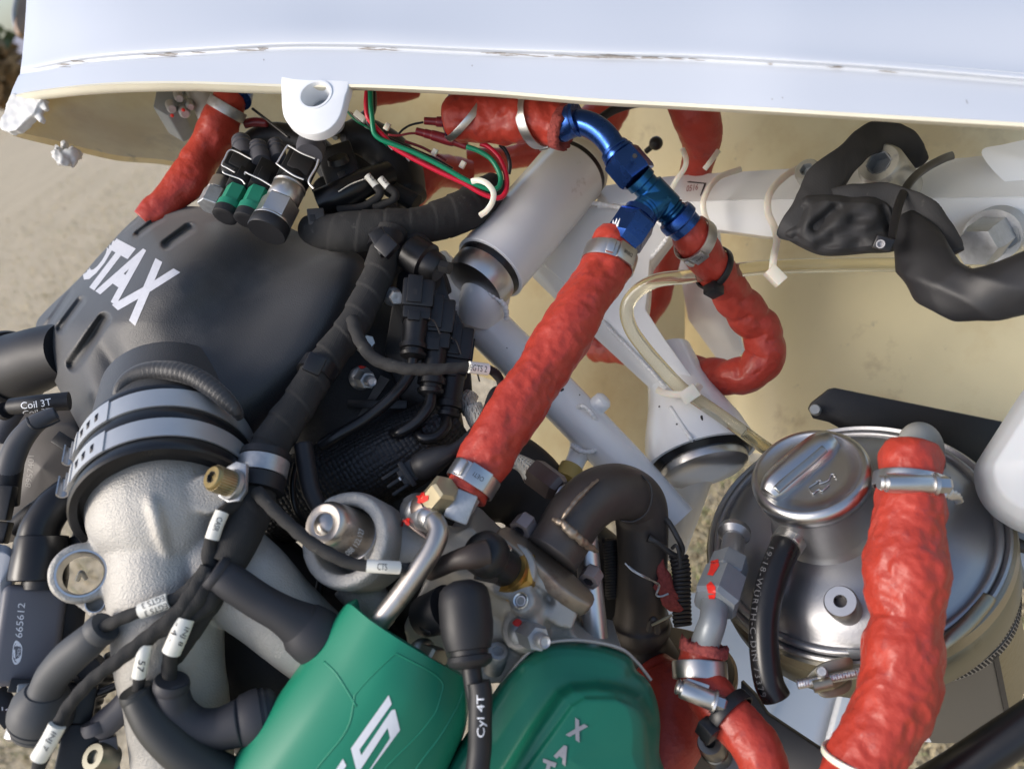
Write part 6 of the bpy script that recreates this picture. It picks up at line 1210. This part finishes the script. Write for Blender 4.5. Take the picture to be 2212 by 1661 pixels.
tagged('thin twisted cable with a white EGTS tag crossing below the connector stack', [(762, 690, 37.6, 15), (768, 712, 37.2, 14), (780, 740, 36.8, 14), (810, 776, 36.4, 14), (868, 795, 36, 13.5), (936, 798, 36, 12.5), (1012, 793, 36.4, 11), (1056, 798, 36.8, 10), (1078, 816, 37.2, 10), (1086, 842, 37.6, 9)], [(1013, 793, 36.2), (1054, 798, 36.6)], ['EGTS 2'], 12, tr=13, a=.05, b=.95, hh=.5)
tagged('grey taped cable with a white CTS tag passing under the steel thermostat cap', [(556, 1062, 32.6, 15), (580, 1090, 32, 14), (633, 1140, 31.6, 14), (672, 1172, 31.4, 14), (719, 1200, 31.2, 14), (757, 1216, 31.2, 13), (800, 1223, 31.2, 12), (862, 1226, 31.6, 11), (900, 1224, 32.2, 11)], [(792, 1222, 31.1), (828, 1224, 31.2), (862, 1226, 31.5)], ['CTS'], 13, tr=14, a=.33, b=.63, hh=.5)
TG = tagged('taped cable with a white tag beside the lower harness wrap', [(520, 1078, 32.6, 14), (498, 1096, 32.2, 14), (478, 1110, 31.8, 13), (466, 1140, 31.6, 13), (456, 1166, 31.5, 14), (452, 1200, 31.5, 16), (462, 1236, 31.6, 17)], [(480, 1106, 31.7), (468, 1134, 31.5), (458, 1164, 31.4)], ['CASR'], 14, tr=15, a=.2, b=.7, hh=.4)
tagged('cable with a white EGTS tag running left to the upper grey rubber boot', [(446, 1230, 31.4, 16), (420, 1262, 31, 16), (390, 1288, 30.8, 15), (362, 1298, 30.7, 14), (308, 1318, 30.6, 14), (262, 1336, 30.6, 14), (222, 1354, 30.8, 13), (200, 1362, 31, 13)], [(364, 1297, 30.6), (335, 1308, 30.5), (304, 1320, 30.5)], ['EGTS 3', 'EGTS 3'], 14, tr=17, a=.1, b=.9, hh=.34)
tagged('long cable with a white tag at its lower end, bottom left', [(450, 1226, 31.2, 18), (420, 1276, 30.8, 18), (380, 1326, 30.5, 17), (324, 1372, 30.3, 16), (262, 1420, 30.1, 16), (200, 1468, 30, 15), (152, 1520, 29.9, 14), (128, 1560, 29.8, 14), (110, 1600, 29.8, 14), (86, 1650, 29.8, 15), (76, 1700, 29.8, 15)], [(124, 1566, 29.6), (106, 1600, 29.5), (84, 1636, 29.5)], ['INJ 7'], 15, tr=18, a=.2, b=.75, hh=.4)
tagged('cable with a white folded tag entering the middle black boot', [(456, 1236, 31.2, 19), (430, 1290, 30.8, 19), (380, 1340, 30.6, 18), (330, 1372, 30.5, 16), (314, 1396, 30.4, 14), (306, 1440, 30.4, 13), (298, 1490, 30.6, 12)], [(314, 1392, 30.3), (308, 1420, 30.2), (300, 1460, 30.3)], ['57'], 14, tr=15, a=.5, b=.85, hh=.5)
tagged('cable with a white INJ tag entering the right black boot', [(470, 1240, 31.6, 24), (460, 1280, 31.2, 24), (430, 1320, 31, 20), (398, 1340, 30.8, 17), (384, 1380, 30.6, 16), (370, 1412, 30.6, 16), (366, 1450, 30.8, 16), (370, 1490, 31, 15)], [(400, 1336, 30.6), (386, 1372, 30.4), (370, 1408, 30.4)], ['INJ 8', '- 4 -'], 17, tr=20, a=.2, b=.75, hh=.32)
cable('thick black branch lying behind the tagged cables', [(478, 1236, 32.2, 28), (456, 1290, 31.8, 28), (420, 1350, 31.6, 24), (380, 1410, 31.6, 22), (330, 1480, 31.8, 20), (290, 1520, 32, 20)], TAPE, fn=tape())
# ---------------------------------------------------------------- rubber boots on the injectors and coils
def boot_thing(lab, pts, ring, bell=None, mat=RUBBER):
    t = thing('rubber_boot', lab, 'rubber boot', pts[0], 'rubber cable boots at the lower left'); mk('sleeve', g_tube(pts, 32, step=4), mat, t, smooth=True)
    A, B, r = ring; mk('collar_ring', g_lathe(A, B, [(0, r*.55), (0, r*.92), (.3, r), (.7, r), (1, r*.9), (1, r*.5)], 36), mat, t)
    if bell:
        A, B, r = bell; mk('bell', g_lathe(A, B, [(0, r*.6), (.25, r*.92), (.5, r), (.62, r), (.63, r*.93), (.68, r*.93), (.69, r*.97), (.76, r*.95), (.77, r*.88), (.82, r*.88), (.83, r*.9), (.92, r*.85), (1, r*.7), (1, r*.3)], 44), mat, t)
    return t
boot_thing('straight black rubber boot running right to the green cover', [(466, 1238, 31.2, 34), (500, 1258, 31.2, 38), (560, 1298, 31.4, 38), (610, 1326, 31.6, 40), (650, 1350, 31.9, 50)], ((458, 1232, 31.1), (476, 1244, 31.2), 40), ((630, 1338, 31.8), (724, 1404, 32.4), 62), M('dark_boot_rubber', (.030, .030, .034), .55, var=.2))
boot_thing('black elbow boot with a ribbed bell, right of its neighbour at the bottom', [(370, 1474, 30.8, 34), (372, 1500, 30.8, 36), (384, 1540, 30.9, 40), (420, 1570, 31, 42), (470, 1574, 31.2, 44), (520, 1560, 31.4, 50)], ((372, 1468, 30.7), (368, 1492, 30.8), 38), ((500, 1566, 31.3), (600, 1538, 32), 62), M('dark_boot_rubber2', (.036, .036, .042), .55, var=.2))
boot_thing('large black elbow boot curving to the bottom edge', [(296, 1498, 30.6, 34), (310, 1525, 30.5, 38), (340, 1570, 30.4, 42), (390, 1620, 30.4, 44), (450, 1662, 30.6, 46), (520, 1700, 31, 50)], ((292, 1490, 30.5), (302, 1514, 30.6), 36), None, M('dark_boot_rubber3', (.026, .028, .028), .5, var=.2))
boot_thing('grey rubber boot curving down left to a wide bell over the plug', [(216, 1362, 31, 32), (190, 1386, 31, 36), (150, 1420, 31.2, 38), (116, 1458, 31.4, 36), (100, 1492, 31.6, 36), (94, 1520, 31.8, 50)], ((228, 1352, 30.9), (206, 1370, 31), 36), ((98, 1490, 31.6), (84, 1580, 32.2), 66), M('grey_boot_rubber', (.055, .058, .062), .55, var=.15))
# ---------------------------------------------------------------- ignition coil and hoses at the left edge
zl = ZZ(0, 1903, 1300, 2203)
ic = thing('ignition_coil', 'grey plastic ignition coil with white printed number and oval logo at the left edge', 'ignition coil', (70, 1370, 34))
fr = frame((92, 1262, 34.4), (62, 1478, 33.4)); u = px(1, 34); L = fr[4]/u
cbody = mk('case', g_box(fr, (0, L), (-50, 72), (-60, 24), 16, u, 4), GREYP, ic)
mk('side_case', bx((150, 1290, 35), (128, 1480, 34.2), (-34, 34), (-30, 10), 5), CONN, ic)
mk('neck', g_lathe((100, 1240, 34.6), (94, 1275, 34.4), [(0, 44), (1, 44)], 32), CONN, ic)
mk('boot', g_lathe((92, 1156, 34.8), (82, 1254, 34.4), [(0, 40), (.02, 50), (.1, 52), (.9, 58), (.97, 57), (1, 50), (1, 20)], 44), RUBBERG, ic)
mk('foot', bx((70, 1466, 33.2), (62, 1496, 33), (-90, 40), (-30, 30), 4), CONN, ic)
text_path('665612', [(43, 1342), (48, 1304), (49, 1268)] if False else zl((118, 825), (128, 715), (138, 605)), 7.6, cbody, INKW, ic, 1, 'number')
ov = spline([p + (0,) for p in zl((105, 842), (138, 875), (140, 925), (128, 975), (98, 998), (78, 965), (80, 905), (88, 862))], n=36, closed=True)[:, :2]; oc = ov.mean(0)
V, T = poly([tuple(p) for p in ov], [[tuple(oc + (p-oc)*.80) for p in ov][::-1]]); mk('oval_logo', lay(V, T, cbody, .15, 8), INKW, ic, smooth=False)
for q in (((92, 880), (104, 858), (124, 866), (128, 884), (110, 878)), ((90, 965), (112, 984), (128, 958), (134, 930), (122, 950), (104, 960)), ((84, 900), (96, 900), (98, 960), (86, 950))):
    V, T = poly(zl(*q)); mk('logo_stroke', lay(V, T, cbody, .18, 8), INKW, ic, smooth=False)
text_path('2MΩI', [(38, 1425), (40, 1398)] if False else zl((112, 945), (118, 920), (122, 895)), 3.2, cbody, INKW, ic, 1, 'logo_text')
cable('thick black lead arching from the coil boot up behind the manifold', [(80, 1170, 34.8, 42), (92, 1130, 35, 40), (124, 1086, 35.4, 38), (170, 1056, 36, 36), (230, 1040, 37, 34)], RUBBERG, seg=32)
t = thing('coil_lead', 'second black lead with a collar, partly behind the round cast lug', 'cable', (190, 1160, 36)); mk('lead', g_tube([(188, 1200, 36, 32), (192, 1160, 36.2, 32), (204, 1120, 36.6, 30), (230, 1080, 37.4, 28)], 28), RUBBER, t); mk('collar', g_lathe((190, 1188, 35.8), (192, 1162, 36), [(0, 30), (0, 39), (1, 38), (1, 30)], 36), RUBBER, t); mk('pale_pin', g_tube([(168, 1252, 37, 5), (176, 1236, 36.8, 5), (186, 1250, 37, 5)], 8), LABELW, t)
cable('black lead running from the manifold down left behind the arching lead', [(200, 1020, 38, 20), (140, 1066, 37.6, 22), (80, 1104, 37.2, 23), (30, 1144, 37, 23)], RUBBER, seg=24)
cl3 = thing('coil_lead', 'black printed coil lead sleeve pointing left below the air box outlet', 'cable', (90, 870, 39)); sv = mk('sleeve', g_tube([(26, 878, 38.8, 18), (80, 872, 38.6, 19), (150, 866, 39, 20)], 32, step=4), RUBBER, cl3)
for q in (((133, 968), (235, 958), (325, 942)),): text_path('Coil 3T', za(*q), 7.2, sv, INKW, cl3, 1)
text_path('Coil 3T', za((145, 1013), (240, 1003), (325, 992)), 4.2, sv, INKW, cl3, 1)
mk('core', g_tube([(36, 876, 38.8, 12), (16, 884, 39, 12), (2, 892, 39.2, 12)], 18), RUBBER, cl3); mk('end_ring', g_lathe((14, 886, 38.9), (6, 890, 39), [(0, 10), (0, 19), (1, 19), (1, 10)], 24), RUBBER, cl3)
cable('grey hose end at the left edge under the printed coil lead', [(34, 884, 40, 20), (14, 912, 40, 22), (-4, 950, 40, 22)], BOOT, 'hose', name='rubber_hose')
gh = thing('rubber_hose', 'grey rubber hose bending down left with a wire clip near its top', 'hose', (60, 930, 37.6)); mk('hose', g_tube([(122, 893, 37.6, 15), (96, 904, 37.4, 18), (66, 925, 37.2, 22), (38, 962, 37, 25), (20, 1010, 36.8, 26), (10, 1056, 36.8, 26)], 28, step=4, hollow=.7), M('mid_grey_rubber', (.065, .065, .07), .5, var=.2), gh, smooth=True)
mk('wire_clip', g_tube([(58, 903, 36.6, 3), (64, 918, 36.2, 3), (78, 926, 36.3, 3), (104, 920, 36.8, 2.4), (130, 908, 37.2, 1.8)], 8), RUBBER, gh); mk('sleeve', g_tube([(22, 1000, 36.9, 27), (14, 1040, 36.8, 29), (8, 1090, 36.8, 30)], 24), RUBBER, gh)
cg = tag(mk('gearbox_cover', g_pillow([(36, 900), (180, 880), (220, 960), (210, 1080), (120, 1130), (30, 1170), (-40, 1150), (-40, 960)], plane3((36, 900, 43), (200, 960, 43), (100, 1100, 43)), [(0, 0), (.3, 1.2), (1, 1.8)], 3, (90, 1010)), GREYB), 'grey brown moulded cover with raised digits, behind the left hoses', 'cover'); text_path('8957401', [(60, 1052), (66, 1016), (68, 984)], 6.5, cg, M('raised_digits', (.22, .20, .175), .5), cg, 1, 'raised_digits')
mk('plug', bx((122, 944, 40.4), (156, 966, 40.2), (-14, 14), (-8, 8), 2), CONN, cg)
tag(mk('clip_housing', jn(bx((-10, 1050, 35.6), (34, 1054, 35.6), (-4, 70), (-12, 12), 4), bx((-10, 1130, 35.6), (24, 1134, 35.6), (-6, 40), (-12, 12), 3)), CONN), 'grey black plastic clip housing at the far left edge above the coil', 'housing')
tag(mk('pale_duct', g_pillow([(-30, 1186), (4, 1176), (26, 1186), (36, 1206), (34, 1250), (22, 1300), (8, 1340), (-30, 1352)], lambda x, y: 34.6, [(0, 0), (.2, .6), (1, 1)], 2, (0, 1260)), M('pale_grey_plastic', (.36, .37, .39), .4, var=.1)), 'pale grey glossy plastic duct at the left edge beside the coil boot', 'duct')
tag(mk('oval_port', g_lathe((196, 1450, 33.6), (188, 1440, 33), [(0, .1), (0, 34), (.6, 34), (.7, 24), (.5, 22), (.5, .1)], 32, cap=False), CONN), 'dark round port seen between the grey boot and the long tagged cable', 'port')
# lower left corner clutter
tag(mk('black_plug', jn(bx((150, 1560, 32.4), (120, 1700, 31.8), (-90, 10), (-20, 20), 6), bx((190, 1480, 33), (170, 1600, 32.6), (-20, 40), (-20, 20), 5)), CONN), 'black plug block behind the long tagged cable, bottom left corner', 'connector')
lm = thing('metal_connector', 'round metal connector with a red band at the left edge near the bottom', 'connector', (50, 1560, 32)); mk('shell', g_lathe((70, 1508, 32.6), (40, 1600, 32), [(0, .1), (0, 24), (.7, 30), (.95, 30), (1, 24), (1, .1)], 32, cap=False), STEEL, lm); mk('red_band', g_lathe((64, 1526, 32.4), (52, 1562, 32.1), [(0, 25), (0, 29), (1, 30), (1, 25)], 32), PAINTR, lm); mk('bracket', bx((64, 1476, 32), (56, 1540, 31.8), (-20, 22), (-8, 8), 3), GREYPIPE, lm)
tag(mk('label_plate', bx((-20, 1500, 33), (30, 1560, 33), (-30, 20), (-4, 4), 1), CONN), 'black plate with tiny white figures at the left edge near the bottom', 'plate')
text_on('140', (4, 1534), (32, 1540), (4, 1526), bpy.data.objects['label_plate'], INKW, bpy.data.objects['label_plate'])
gs = thing('socket_bolt', 'greenish plated socket bolt at the bottom edge left of the manifold foot', 'bolt', (212, 1636, 32)); mk('head', g_lathe((238, 1640, 32.6), (200, 1634, 31.8), [(0, 30), (.8, 30), (1, 26), (1, 14), (.8, 13), (.8, .1)], 36, cap=False), M('olive_bolt', (.27, .26, .21), .4, .9, var=.2), gs); mk('bracket', bx((236, 1590, 32.6), (250, 1720, 32.4), (-14, 20), (-14, 14), 3), GREYP, gs)
boot_thing('small dark boot end with a pale rim left of the large elbow boot', [(300, 1470, 32.4, 24), (286, 1500, 32.4, 26), (262, 1530, 32.4, 28), (230, 1560, 32.4, 30), (212, 1570, 32.4, 26)], ((212, 1580, 32.2), (204, 1556, 32.2), 30), None, BOOT)
# ---------------------------------------------------------------- loose wires under the lip
zw = ZZ(1350, 320, 650, 2159)
def wire(lab, pts, r, mat, z0, z1): 
    q = zw(*pts); n = len(q); return cable(lab, [p + (z0 + (z1-z0)*i/(n-1), r) for i, p in enumerate(q)], mat, 'wire', 12, 3, name='wire', group='loose wires under the cowling lip')
wire('bright red wire looping down to the taped harness and back', [(95, 20), (80, 150), (78, 260), (100, 400), (180, 510), (300, 640), (430, 780), (700, 935), (1000, 1085), (1300, 1225), (1500, 1340), (1660, 1400), (1770, 1390), (1825, 1280), (1815, 1100), (1730, 900), (1600, 770), (1500, 730)], 5.6, WIRER, 41.2, 42.4)
wire('green wire running beside the bright red wire', [(128, 20), (130, 150), (135, 280), (150, 400), (160, 520), (185, 610), (270, 680), (450, 750), (700, 850), (1000, 1000), (1300, 1170), (1480, 1250), (1640, 1300), (1735, 1260), (1745, 1120), (1650, 940), (1500, 830), (1330, 765)], 5.6, WIREG, 41.0, 42.2)
wire('black wire twisted under the red and green wires', [(175, 20), (170, 200), (160, 330), (110, 400), (100, 470), (160, 540), (300, 640), (500, 735), (760, 850), (960, 940), (1150, 1050)], 4.6, RUBBERG, 41.6, 42.6)
wire('second black wire curving down right of the red loop', [(1740, 740), (1800, 800), (1850, 900), (1866, 1010), (1850, 1110)], 4.6, RUBBERG, 42.6, 43)
wire('thin dark wire rising to the upper red crimp', [(480, 610), (540, 550), (640, 495), (790, 462)], 2.4, RUBBERG, 43, 43)
wire('thin orange wire running to the lower red crimp', [(350, 620), (480, 628), (600, 605), (700, 598)], 2.6, CRIMP, 43, 43)
wire('thin dark brown wire passing through the little nylon clip', [(560, 700), (760, 770), (900, 840), (1000, 890), (1080, 940)], 3, CRIMP, 42.6, 42.8)
for lab, q in (('dark red crimp sleeve, upper of the pair beside the short fat hose', [(800, 445, 8), (950, 455, 8.6), (960, 456, 11), (1180, 470, 11)]), ('dark red crimp sleeve, lower and longer of the pair', [(698, 572, 8), (800, 598, 8.5), (810, 600, 9.6), (890, 622, 9.8), (905, 625, 11), (1130, 690, 12), (1190, 706, 10), (1330, 765, 8)])):
    cable(lab, [zw(p[:2])[0] + (42.8, p[2]) for p in q], CRIMP, 'crimp', 16, 2, name='crimp_sleeve')
tie_path([zw((1390, 1200))[0] + (41.2,), zw((1470, 1185))[0] + (41,), zw((1580, 1225))[0] + (40.8,), zw((1660, 1330))[0] + (40.8,), zw((1650, 1450))[0] + (41,), zw((1580, 1560))[0] + (41.4,), zw((1500, 1620))[0] + (42.4,)], 6.5, 'pale nylon tie loop round the end of the taped harness', TIEW)
for lab, c in (('little pale nylon clip on the thin brown wire', (900, 820)), ('squarish pale nylon clip near the harness end', (1250, 975)), ('pale nylon clip behind the bend of the red wire', (310, 500))):
    p = zw(c)[0]; k = tag(mk('nylon_clip', bx(p + (42.2,), (p[0]+10, p[1]+6, 42.2), (-8, 8), (-6, 6), 2), TIEW), lab, 'clip')
cable('thin black rod running right under the lip behind the blue elbow', [(1290, 262, 46, 9), (1330, 236, 46, 10), (1380, 222, 46, 10), (1450, 210, 46, 10)], RUBBER, 'rod', name='rod')
kn_ = thing('round_knob', 'small black round knob on the cream wall right of the blue swivel nut', 'knob', (1415, 312, 52)); mk('ball', g_ball((1417, 310, 52), 15, 20), CONN, kn_); mk('stem', g_tube([(1395, 328, 53, 6), (1410, 316, 52.6, 6)], 12), CONN, kn_)
bk = thing('valve_block', 'small grey metal block with red marks under the left part of the cowling lip', 'valve block', (380, 220, 50)); mk('block', g_slab([(340, 180), (400, 180), (392, 236), (364, 252), (330, 232)], plane3((340, 180, 50), (400, 180, 50), (350, 250, 49)), 2.5, .1), GREYPIPE, bk)
for x, y, r in ((372, 236, 11), (400, 246, 12), (412, 232, 9), (388, 214, 10)): mk('stud', g_lathe((x-4, y-10, 49), (x, y, 48.2), [(0, r), (.8, r), (1, r*.7), (1, .1)], 14), ZINC, bk)
for x, y in ((372, 250), (396, 238)): mk('red_mark', g_ball((x, y, 48), 4, 10), PAINTR, bk)
tag(mk('pale_pipe', g_tube([(420, 175, 50, 27), (440, 215, 49.6, 27), (458, 258, 49.2, 27)], 28), M('pale_pipe_grey', (.42, .42, .40), .4, var=.08)), 'pale grey pipe stub beside the thin wavy red hose', 'pipe')
cable('small red crimp and wire behind the thin wavy red hose', [(528, 268, 49, 10), (552, 264, 49, 10), (578, 266, 49, 9)], CRIMP, 'crimp', name='crimp_sleeve'); cable('thin black wire slanting down to the white lug', [(545, 235, 48, 3), (580, 262, 48, 3), (625, 298, 47.6, 3)], RUBBERG, 'wire', name='wire', group='loose wires under the cowling lip')
# ---------------------------------------------------------------- black woven sleeve over the beam, its tie and the big bolts
bs = thing('woven_sleeve', 'black woven cable sleeve folded over the white beam and trailing off right', 'cable sleeve', (1850, 480, 40))
def fold(s, th, p, r): q = Vector(p); return r*(.10*noise.noise(q*40) + .20*(.6-abs(math.sin(1.5*th + 5*noise.noise(q*22)))) + .14*(.45-abs(noise.noise(q*75))) - .03)
mk('upper_loop', g_tube([(1985, 352, 43.6, 24), (1966, 326, 42.6, 29), (1940, 306, 41.8, 33), (1898, 298, 41, 34), (1858, 316, 40.4, 34), (1826, 346, 40, 35), (1789, 388, 39.6, 40), (1766, 428, 39.4, 44), (1748, 468, 39.2, 49), (1736, 500, 39.2, 54), (1732, 520, 39.4, 44)], 56, step=4, flat=.42, fn=fold), SLEEVE, bs, smooth=True)
z3 = ZZ(2540, 0, 1300, 2203)
CR = [((1000, 1325), (880, 1440), 11, .45), ((1310, 1330), (1350, 1450), 9, .35), ((800, 1330), (760, 1500), 10, .22), ((1000, 1500), (1340, 1470), 14, .2), ((900, 1560), (1150, 1545), 10, .16), ((1120, 1390), (1300, 1400), 12, .2)]
CR = [(*z3(a_, b_), w_, d_) for a_, b_, w_, d_ in CR]
def creases(x, y, s):
    o = np.zeros_like(x)
    for (ax, ay), (bx_, by), w, dep in CR:
        dx, dy = bx_-ax, by-ay; t = np.clip(((x-ax)*dx+(y-ay)*dy)/(dx*dx+dy*dy), 0, 1); o -= dep*np.exp(-(np.hypot(x-ax-t*dx, y-ay-t*dy)/w)**2)
    return o + .12*np.sin(x*.09 + y*.05) * np.sin(y*.06 + 1)
mk('lower_fold', g_pillow(z3((664, 1494), (700, 1430), (740, 1340), (800, 1250), (900, 1225), (985, 1235), (1100, 1240), (1290, 1250), (1370, 1310), (1400, 1450), (1390, 1590), (1200, 1612), (1000, 1628), (890, 1618), (770, 1565)), plane3((1690, 508, 39.6), (1935, 480, 38.6), (1800, 545, 39.2)), [(0, 0), (.08, .5), (.25, .9), (.6, 1.1), (1, 1.15)], .9, None, 160, 60, creases), SLEEVE, bs, smooth=True)
mk('strap', g_tube([(1788, 428, 39.2, 20), (1850, 426, 38.8, 30), (1932, 436, 38.4, 32), (1978, 460, 37.9, 36), (2016, 506, 37.3, 41), (2034, 556, 36.8, 41)], 56, step=4, flat=.38, fn=fold), SLEEVE, bs, smooth=True)
mk('tail', g_tube([(1950, 478, 38.2, 32), (1978, 520, 37.4, 46), (1998, 566, 36.6, 56), (2032, 612, 35.8, 57), (2090, 636, 35, 57), (2160, 626, 34.2, 62), (2260, 596, 33.4, 71)], 56, step=4, flat=.75, fn=lambda s, th, p, r: .5*fold(s, th, p, r)), RUBBER, bs, smooth=True)
tt = thing('zip_tie', 'wide black tie over the woven sleeve and the white beam', 'zip tie', (1950, 420, 38)); mk('strap', g_tube([(2058, 336, 43.6, 9), (2036, 344, 42, 9), (1996, 366, 40.2, 9), (1966, 394, 38.6, 9), (1946, 430, 37.6, 9), (1934, 472, 36.8, 9), (1926, 516, 36.2, 8)], 16, step=3, flat=.4), TIEB, tt); mk('head', bx((1888, 520, 36.2), (1928, 532, 36), (-15, 15), (-10, 10), 4), TIEB, tt); mk('slot', g_lathe((1902, 527, 35.7), (1902, 527.5, 35.5), [(0, .1), (0, 6), (1, 7), (1, 9), (0, 9)], 16, cap=False), INKG, tt)
ZB = M('cloudy_zinc', (.46, .46, .42), .42, .75, var=.2, vs=90, dirt=((.26, .27, .28), .6, 120))
for lab, A, B, r in (('large zinc socket head bolt on top of the white beam', (1944, 408, 43.2), (1898, 352, 40.8), 46), ('smaller zinc socket head bolt half hidden by the woven sleeve', (1764, 402, 44.4), (1742, 366, 43), 27)):
    t = thing('socket_bolt', lab, 'bolt', A); mk('head', g_lathe(A, B, [(0, r*.9), (.02, r), (.88, r), (.97, r*.93), (1, r*.84), (1, r*.52), (.8, r*.5), (.8, .1)], 48, cap=False), ZB, t); mk('hex_recess', g_lathe(A, B, [(.82, .1), (.82, r*.46), (1.0, r*.5), (1.005, r*.56), (.82, r*.56)], 6, cap=False), GREYPIPE, t, smooth=False)
t = thing('hex_bolt', 'weathered zinc hex bolt on the front face of the white beam, far right', 'bolt', (2115, 530, 39)); mk('hex_head', g_lathe((2146, 508, 41.6), (2108, 536, 38.8), [(0, 46), (.85, 45), (1, 38), (1, .1)], 6, ph=.3, cap=False), ZINC, t, smooth=20); mk('washer', g_lathe((2158, 500, 42.4), (2142, 511, 41.4), [(0, 48), (0, 56), (1, 56), (1, 40)], 36), ZINC, t)
t = thing('dark_nut', 'dark stained nut next to the weathered zinc bolt', 'nut', (2184, 514, 41.4)); mk('hex_body', g_lathe((2190, 516, 42), (2176, 512, 40.8), [(0, 16), (0, 26), (1, 24), (1, 12), (.6, 11), (.6, .1)], 6, cap=False), GREYPIPE, t, smooth=20)

# a few more leads low in the bay
for i, (lab, pts, r) in enumerate((('thin black cable looping beside the manifold runner and the braided sheath', [(640, 1000, 36.5), (632, 1050, 36), (640, 1100, 36), (664, 1130, 36.4)], 7), ('thin black lead crossing behind the tagged cables to the coil foot', [(330, 1440, 33), (260, 1476, 33), (200, 1500, 33), (150, 1510, 33)], 9), ('black corrugated tube low at the left behind the manifold leg', [(250, 1420, 35.5), (220, 1470, 35.5), (190, 1540, 35.5), (180, 1660, 35.5)], 22), ('thin black cable dropping past the thermostat housing', [(700, 1230, 36.4), (690, 1290, 36.2), (720, 1350, 36.4), (760, 1380, 36.6)], 10))):
    cable(lab, [p + (r,) for p in pts], RUBBERG if i != 2 else CONN, fn=(lambda s, th, p, q: q*.10*math.sin(s*1500)) if i == 2 else None)
